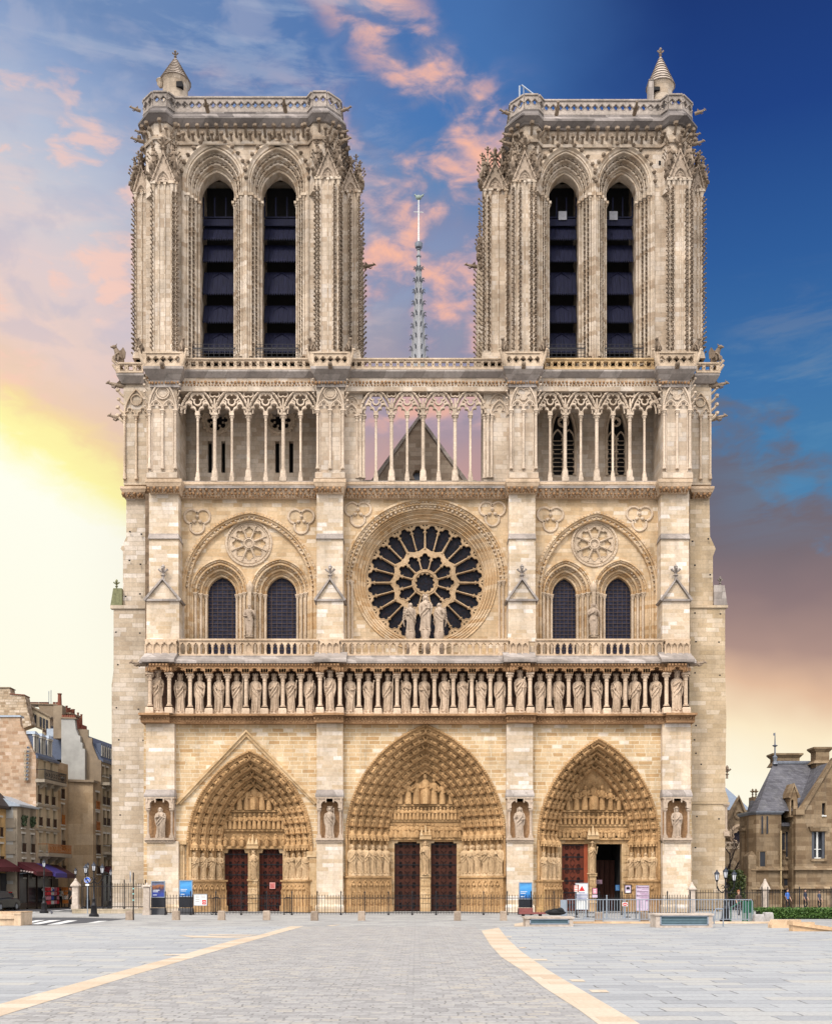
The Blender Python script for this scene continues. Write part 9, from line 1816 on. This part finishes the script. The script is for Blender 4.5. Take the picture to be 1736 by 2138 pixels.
# ================= people and cars =================
M_SKIN = plain('skin', (.45,.26,.18), .6, var=.06); M_HAIR = plain('dark_hair', (.03,.018,.012), .7); M_HAIRB = plain('auburn_hair', (.22,.08,.035), .7)
def person(px, pb, h, shirt, trousers, label, turn=0.0, walk=.0, hair=None, armup=0.0, y=None):
 y = gd(pb) if y is None else y; x = X(px,y); k = h/1.75
 P = {'pel':(0,0,.95,.135,.10),'bel':(0,.0,1.08,.125,.09),'che':(0,.0,1.28,.15,.10),'neck':(0,.0,1.47,.055,.055),'jaw':(0,-.02,1.56,.07,.075),'head':(0,-.01,1.66,.078,.092),'top':(0,.0,1.74,.055,.06)}
 for s, n in ((1,'r'),(-1,'l')): P.update({'hip'+n:(s*.09,0,.90,.09,.09),'kn'+n:(s*.10,-.05-walk*s*.2,.50,.06,.065),'an'+n:(s*.10,walk*s*.35+.02,.08,.038,.045),'to'+n:(s*.115,walk*s*.35-.15,.035,.038,.03),'sh'+n:(s*.17,0,1.40,.058,.06),'el'+n:(s*.25,-.02-walk*s*-.12,1.12,.042,.042),'wr'+n:(s*.24,-.14-armup*.1,.90+armup*.3,.028,.03),'ha'+n:(s*.23,-.20-armup*.12,.82+armup*.42,.034,.02)})
 E = [('pel','bel'),('bel','che'),('che','neck'),('neck','jaw'),('jaw','head'),('head','top')]
 for n in 'rl': E += [('pel','hip'+n),('hip'+n,'kn'+n),('kn'+n,'an'+n),('an'+n,'to'+n),('che','sh'+n),('sh'+n,'el'+n),('el'+n,'wr'+n),('wr'+n,'ha'+n)]
 ks = list(P); bm = bmesh.new(); sk = bm.verts.layers.skin.verify(); V_ = []
 for q in ks: v = bm.verts.new(Vector(P[q][:3])*k); v[sk].radius = (P[q][3]*k, P[q][4]*k); v[sk].use_root = q == 'pel'; V_.append(v)
 for a, b in E: bm.edges.new((V_[ks.index(a)], V_[ks.index(b)]))
 me = bpy.data.meshes.new('person_frame'); bm.to_mesh(me); bm.free(); t = bpy.data.objects.new('person_frame', me); COL.objects.link(t)
 t.modifiers.new('s', 'SKIN').use_smooth_shade = True; md = t.modifiers.new('d', 'SUBSURF'); md.levels = 1; md.render_levels = 1
 dg = bpy.context.evaluated_depsgraph_get(); me2 = bpy.data.meshes.new_from_object(t.evaluated_get(dg)); bpy.data.objects.remove(t)
 for m_ in (M_SKIN, shirt, trousers, M_IRON): me2.materials.append(m_)
 for p_ in me2.polygons: c = p_.center/k; p_.material_index = 3 if c.z < .09 else 2 if c.z < .97 and abs(c.x) < .2 else 0 if c.z > 1.46 or (abs(c.x) > .19 and c.z < 1.12) else 1
 o = bpy.data.objects.new('person', me2); COL.objects.link(o); o.location = (x, y, 0); o.rotation_euler.z = turn; tag(o, label, 'person')
 m = MB(); m.blob(0, .015*k, 1.70*k, .098*k, .11*k, .095*k, 10, 7, .04); m.blob(0, .05*k, 1.62*k, .088*k, .075*k, .10*k, 8, 6, .04); m.build('hair', hair or M_HAIR, o, 60, None, True)
 m = MB(); m.blob(0, -.115*k, 1.63*k, .014*k, .02*k, .022*k, 6, 4); [m.blob(s*.086*k, -.01*k, 1.63*k, .012*k, .02*k, .028*k, 6, 4) for s in (-1, 1)]; [m.blob(s*.03*k, -.095*k, 1.665*k, .014*k, .01*k, .008*k, 5, 3) for s in (-1, 1)]; m.box(-.025*k, .025*k, -.103*k, -.09*k, 1.575*k, 1.585*k); m.build('face', M_SKIN, o, 60, None, True)
 for s in (-1, 1):
  m = MB(); hx, hy, hz = s*.23*k, (-.20-armup*.12)*k, (.82+armup*.42)*k
  for q in range(4): m.tube([(hx+(q-1.5)*.014*k, hy-.01*k, hz-.01*k), (hx+(q-1.5)*.015*k, hy-.03*k, hz-.045*k), (hx+(q-1.5)*.014*k, hy-.025*k, hz-(.075+.008*(q in (1,2)))*k)], .008*k, 5)
  m.tube([(hx-s*.02*k, hy, hz), (hx-s*.045*k, hy-.025*k, hz-.035*k)], .009*k, 5); m.build('hand', M_SKIN, o, 60, None, True)
 return o
yS = gd(1895.5)
o = person(126, 1895.5, 1.72, M_GOODS[0], M_IRON, 'person in a white sports shirt and dark shorts by the souvenir racks', pi*.9, .1, M_HAIRB); m = MB(); m.box(-.09, -.02, .105, .125, 1.15, 1.32); m.box(.02, .09, .105, .125, 1.15, 1.32); m.build('shirt_number', M_GOODS[5], o, 0, None, True)
person(86, 1895.5, 1.75, M_GOODS[5], M_IRON, 'person in black standing in the cafe doorway behind the lamp post', .2)
person(147, 1897, 1.75, M_GOODS[5], M_IRON, 'person in black with pale sleeves at the corner beyond the shops', -.6, .3)
M_BLUEJ = plain('blue_jacket', (.06,.16,.50), .8, var=.2)
yR = yh+2.0
person(1643, 0, 1.62, M_BLUEJ, M_IRON, 'person in a bright blue jacket behind the hedge and railing on the right', .5, .4, M_HAIR, 0, yR)
person(1680, 0, 1.60, plain('navy_coat', (.03,.035,.06), .8), M_IRON, 'person in a dark navy coat, middle of three behind the right railing', .6, .4, None, 0, yR+1); person(1709, 0, 1.5, plain('slate_coat', (.06,.07,.11), .8), M_IRON, 'smaller person in a slate coat, rightmost behind the right railing', .6, .4, None, 0, yR+1)
person(1541, 0, 1.55, plain('brown_coat', (.06,.035,.03), .8), M_IRON, 'person with auburn hair half hidden behind the green gate', .3, .2, M_HAIRB, 0, gd(1912))
def car(px, pb, col, label, turn, L_=3.9, W_=1.65, H_=1.42):
 y = gd(pb); x = X(px,y); r = empty('parked_car', (x,y,0), label, 'car', 'cars parked in the side street'); r.rotation_euler.z = turn
 def prof(z0, pts, w, mat, name):
  m = MB(); n = len(pts); vs = [(a, s*w(b), b) for s in (-1, 1) for a, b in pts]; m.add(vs, [tuple(range(n)), tuple(range(2*n-1, n-1, -1))] + [(i, (i+1) % n, n+(i+1) % n, n+i) for i in range(n)]); o = m.build(name, mat, r, 25, None, True); bv = o.modifiers.new('b', 'BEVEL'); bv.width = .05; bv.segments = 2; return o
 h = L_/2; prof(0, [(-h,.35),(-h+.03,.75),(-h+.25,.86),(-.2,.92),(h-.5,.90),(h-.05,.72),(h,.35),(h-.2,.22),(-h+.2,.22)], lambda b: W_/2*(1 if b < .8 else .96), col, 'car_body')
 prof(0, [(-h+.12,.86),(-h+.55,H_-.04),(-h+.9,H_),(.25,H_-.02),(.95,.92),(-.2,.93)], lambda b: W_/2*(.95 if b < 1 else .80), M_PANE, 'car_windows'); prof(0, [(-h+.50,H_-.06),(-h+.6,H_+.01),(-h+.95,H_+.04),(.2,H_+.01),(.35,H_-.09)], lambda b: W_/2*.82, col, 'car_roof')
 for a in (-h+.65, h-.7):
  for s in (-1, 1):
   m = MB(); m.tube([(a, s*(W_/2-.16), .30), (a, s*(W_/2+.01), .30)], .30, 18); o = m.build('wheel', M_IRON, r, 30, None, True); m = MB(); m.tube([(a, s*(W_/2-.05), .30), (a, s*(W_/2+.02), .30)], .18, 12); m.build('rim', M_STEEL, o, 30, None, True)
 for s in (-1, 1): m = MB(); m.box(-h-.02, -h+.1, s*W_/2*.9-.12, s*W_/2*.9+.06 if s < 0 else s*W_/2*.9+.08, .62, .84); m.build('tail_light', M_REDP, r, 0, None, True)
 m = MB(); m.box(-h-.03, -h, -.25, .25, .45, .56); m.build('number_plate', M_WH, r, 0, None, True); m = MB(); m.box(-h-.06, -h+.2, -W_/2*.97, W_/2*.97, .28, .42); m.build('bumper', M_IRON if False else col, r, 15, None, True)
TU = TH
car(-4, 1902, plain('dark_grey_paint', (.05,.055,.06), .25, .5, var=.05), 'dark grey car cut by the left edge of the photo', TU); car(20.5, 1899, plain('red_paint', (.36,.012,.014), .25, .2, var=.05), 'small red car behind the dark grey one', TU, 3.4, 1.5, 1.35); car(40, 1896.5, plain('black_paint', (.012,.012,.014), .25, .3, var=.05), 'black car beyond the small red one', TU, 3.6, 1.55, 1.4)
y = gd(1896)+2.2; x0, x1 = X(16,y), X(39,y); r = empty('white_panel_stand', (x0, y, 0), 'white panel with an orange edge standing before the grey house', 'panel'); m = MB(); m.box(x0, x1, y, y+.08, Z(1876,y), Z(1857,y)); m.build('white_panel', M_WH, r, 0); m = MB(); m.box(x0-.02, x0+.16, y-.03, y+.1, Z(1872,y), Z(1858,y)); m.build('orange_edge', M_GOODS[4], r, 0); [MB().box(xx-.03, xx+.03, y+.02, y+.08, 0, Z(1876,y)).build('panel_leg', M_IRON, r, 0) for xx in (x0+.1, x1-.1)]; m = MB(); [m.box(x0+.2+.16*q, x0+.3+.16*q, y-.004, y, Z(1873,y), Z(1870.5,y)) for q in range(3)]; m.build('panel_print', plain('grey_marks', (.25,.25,.27), .6), r, 0)
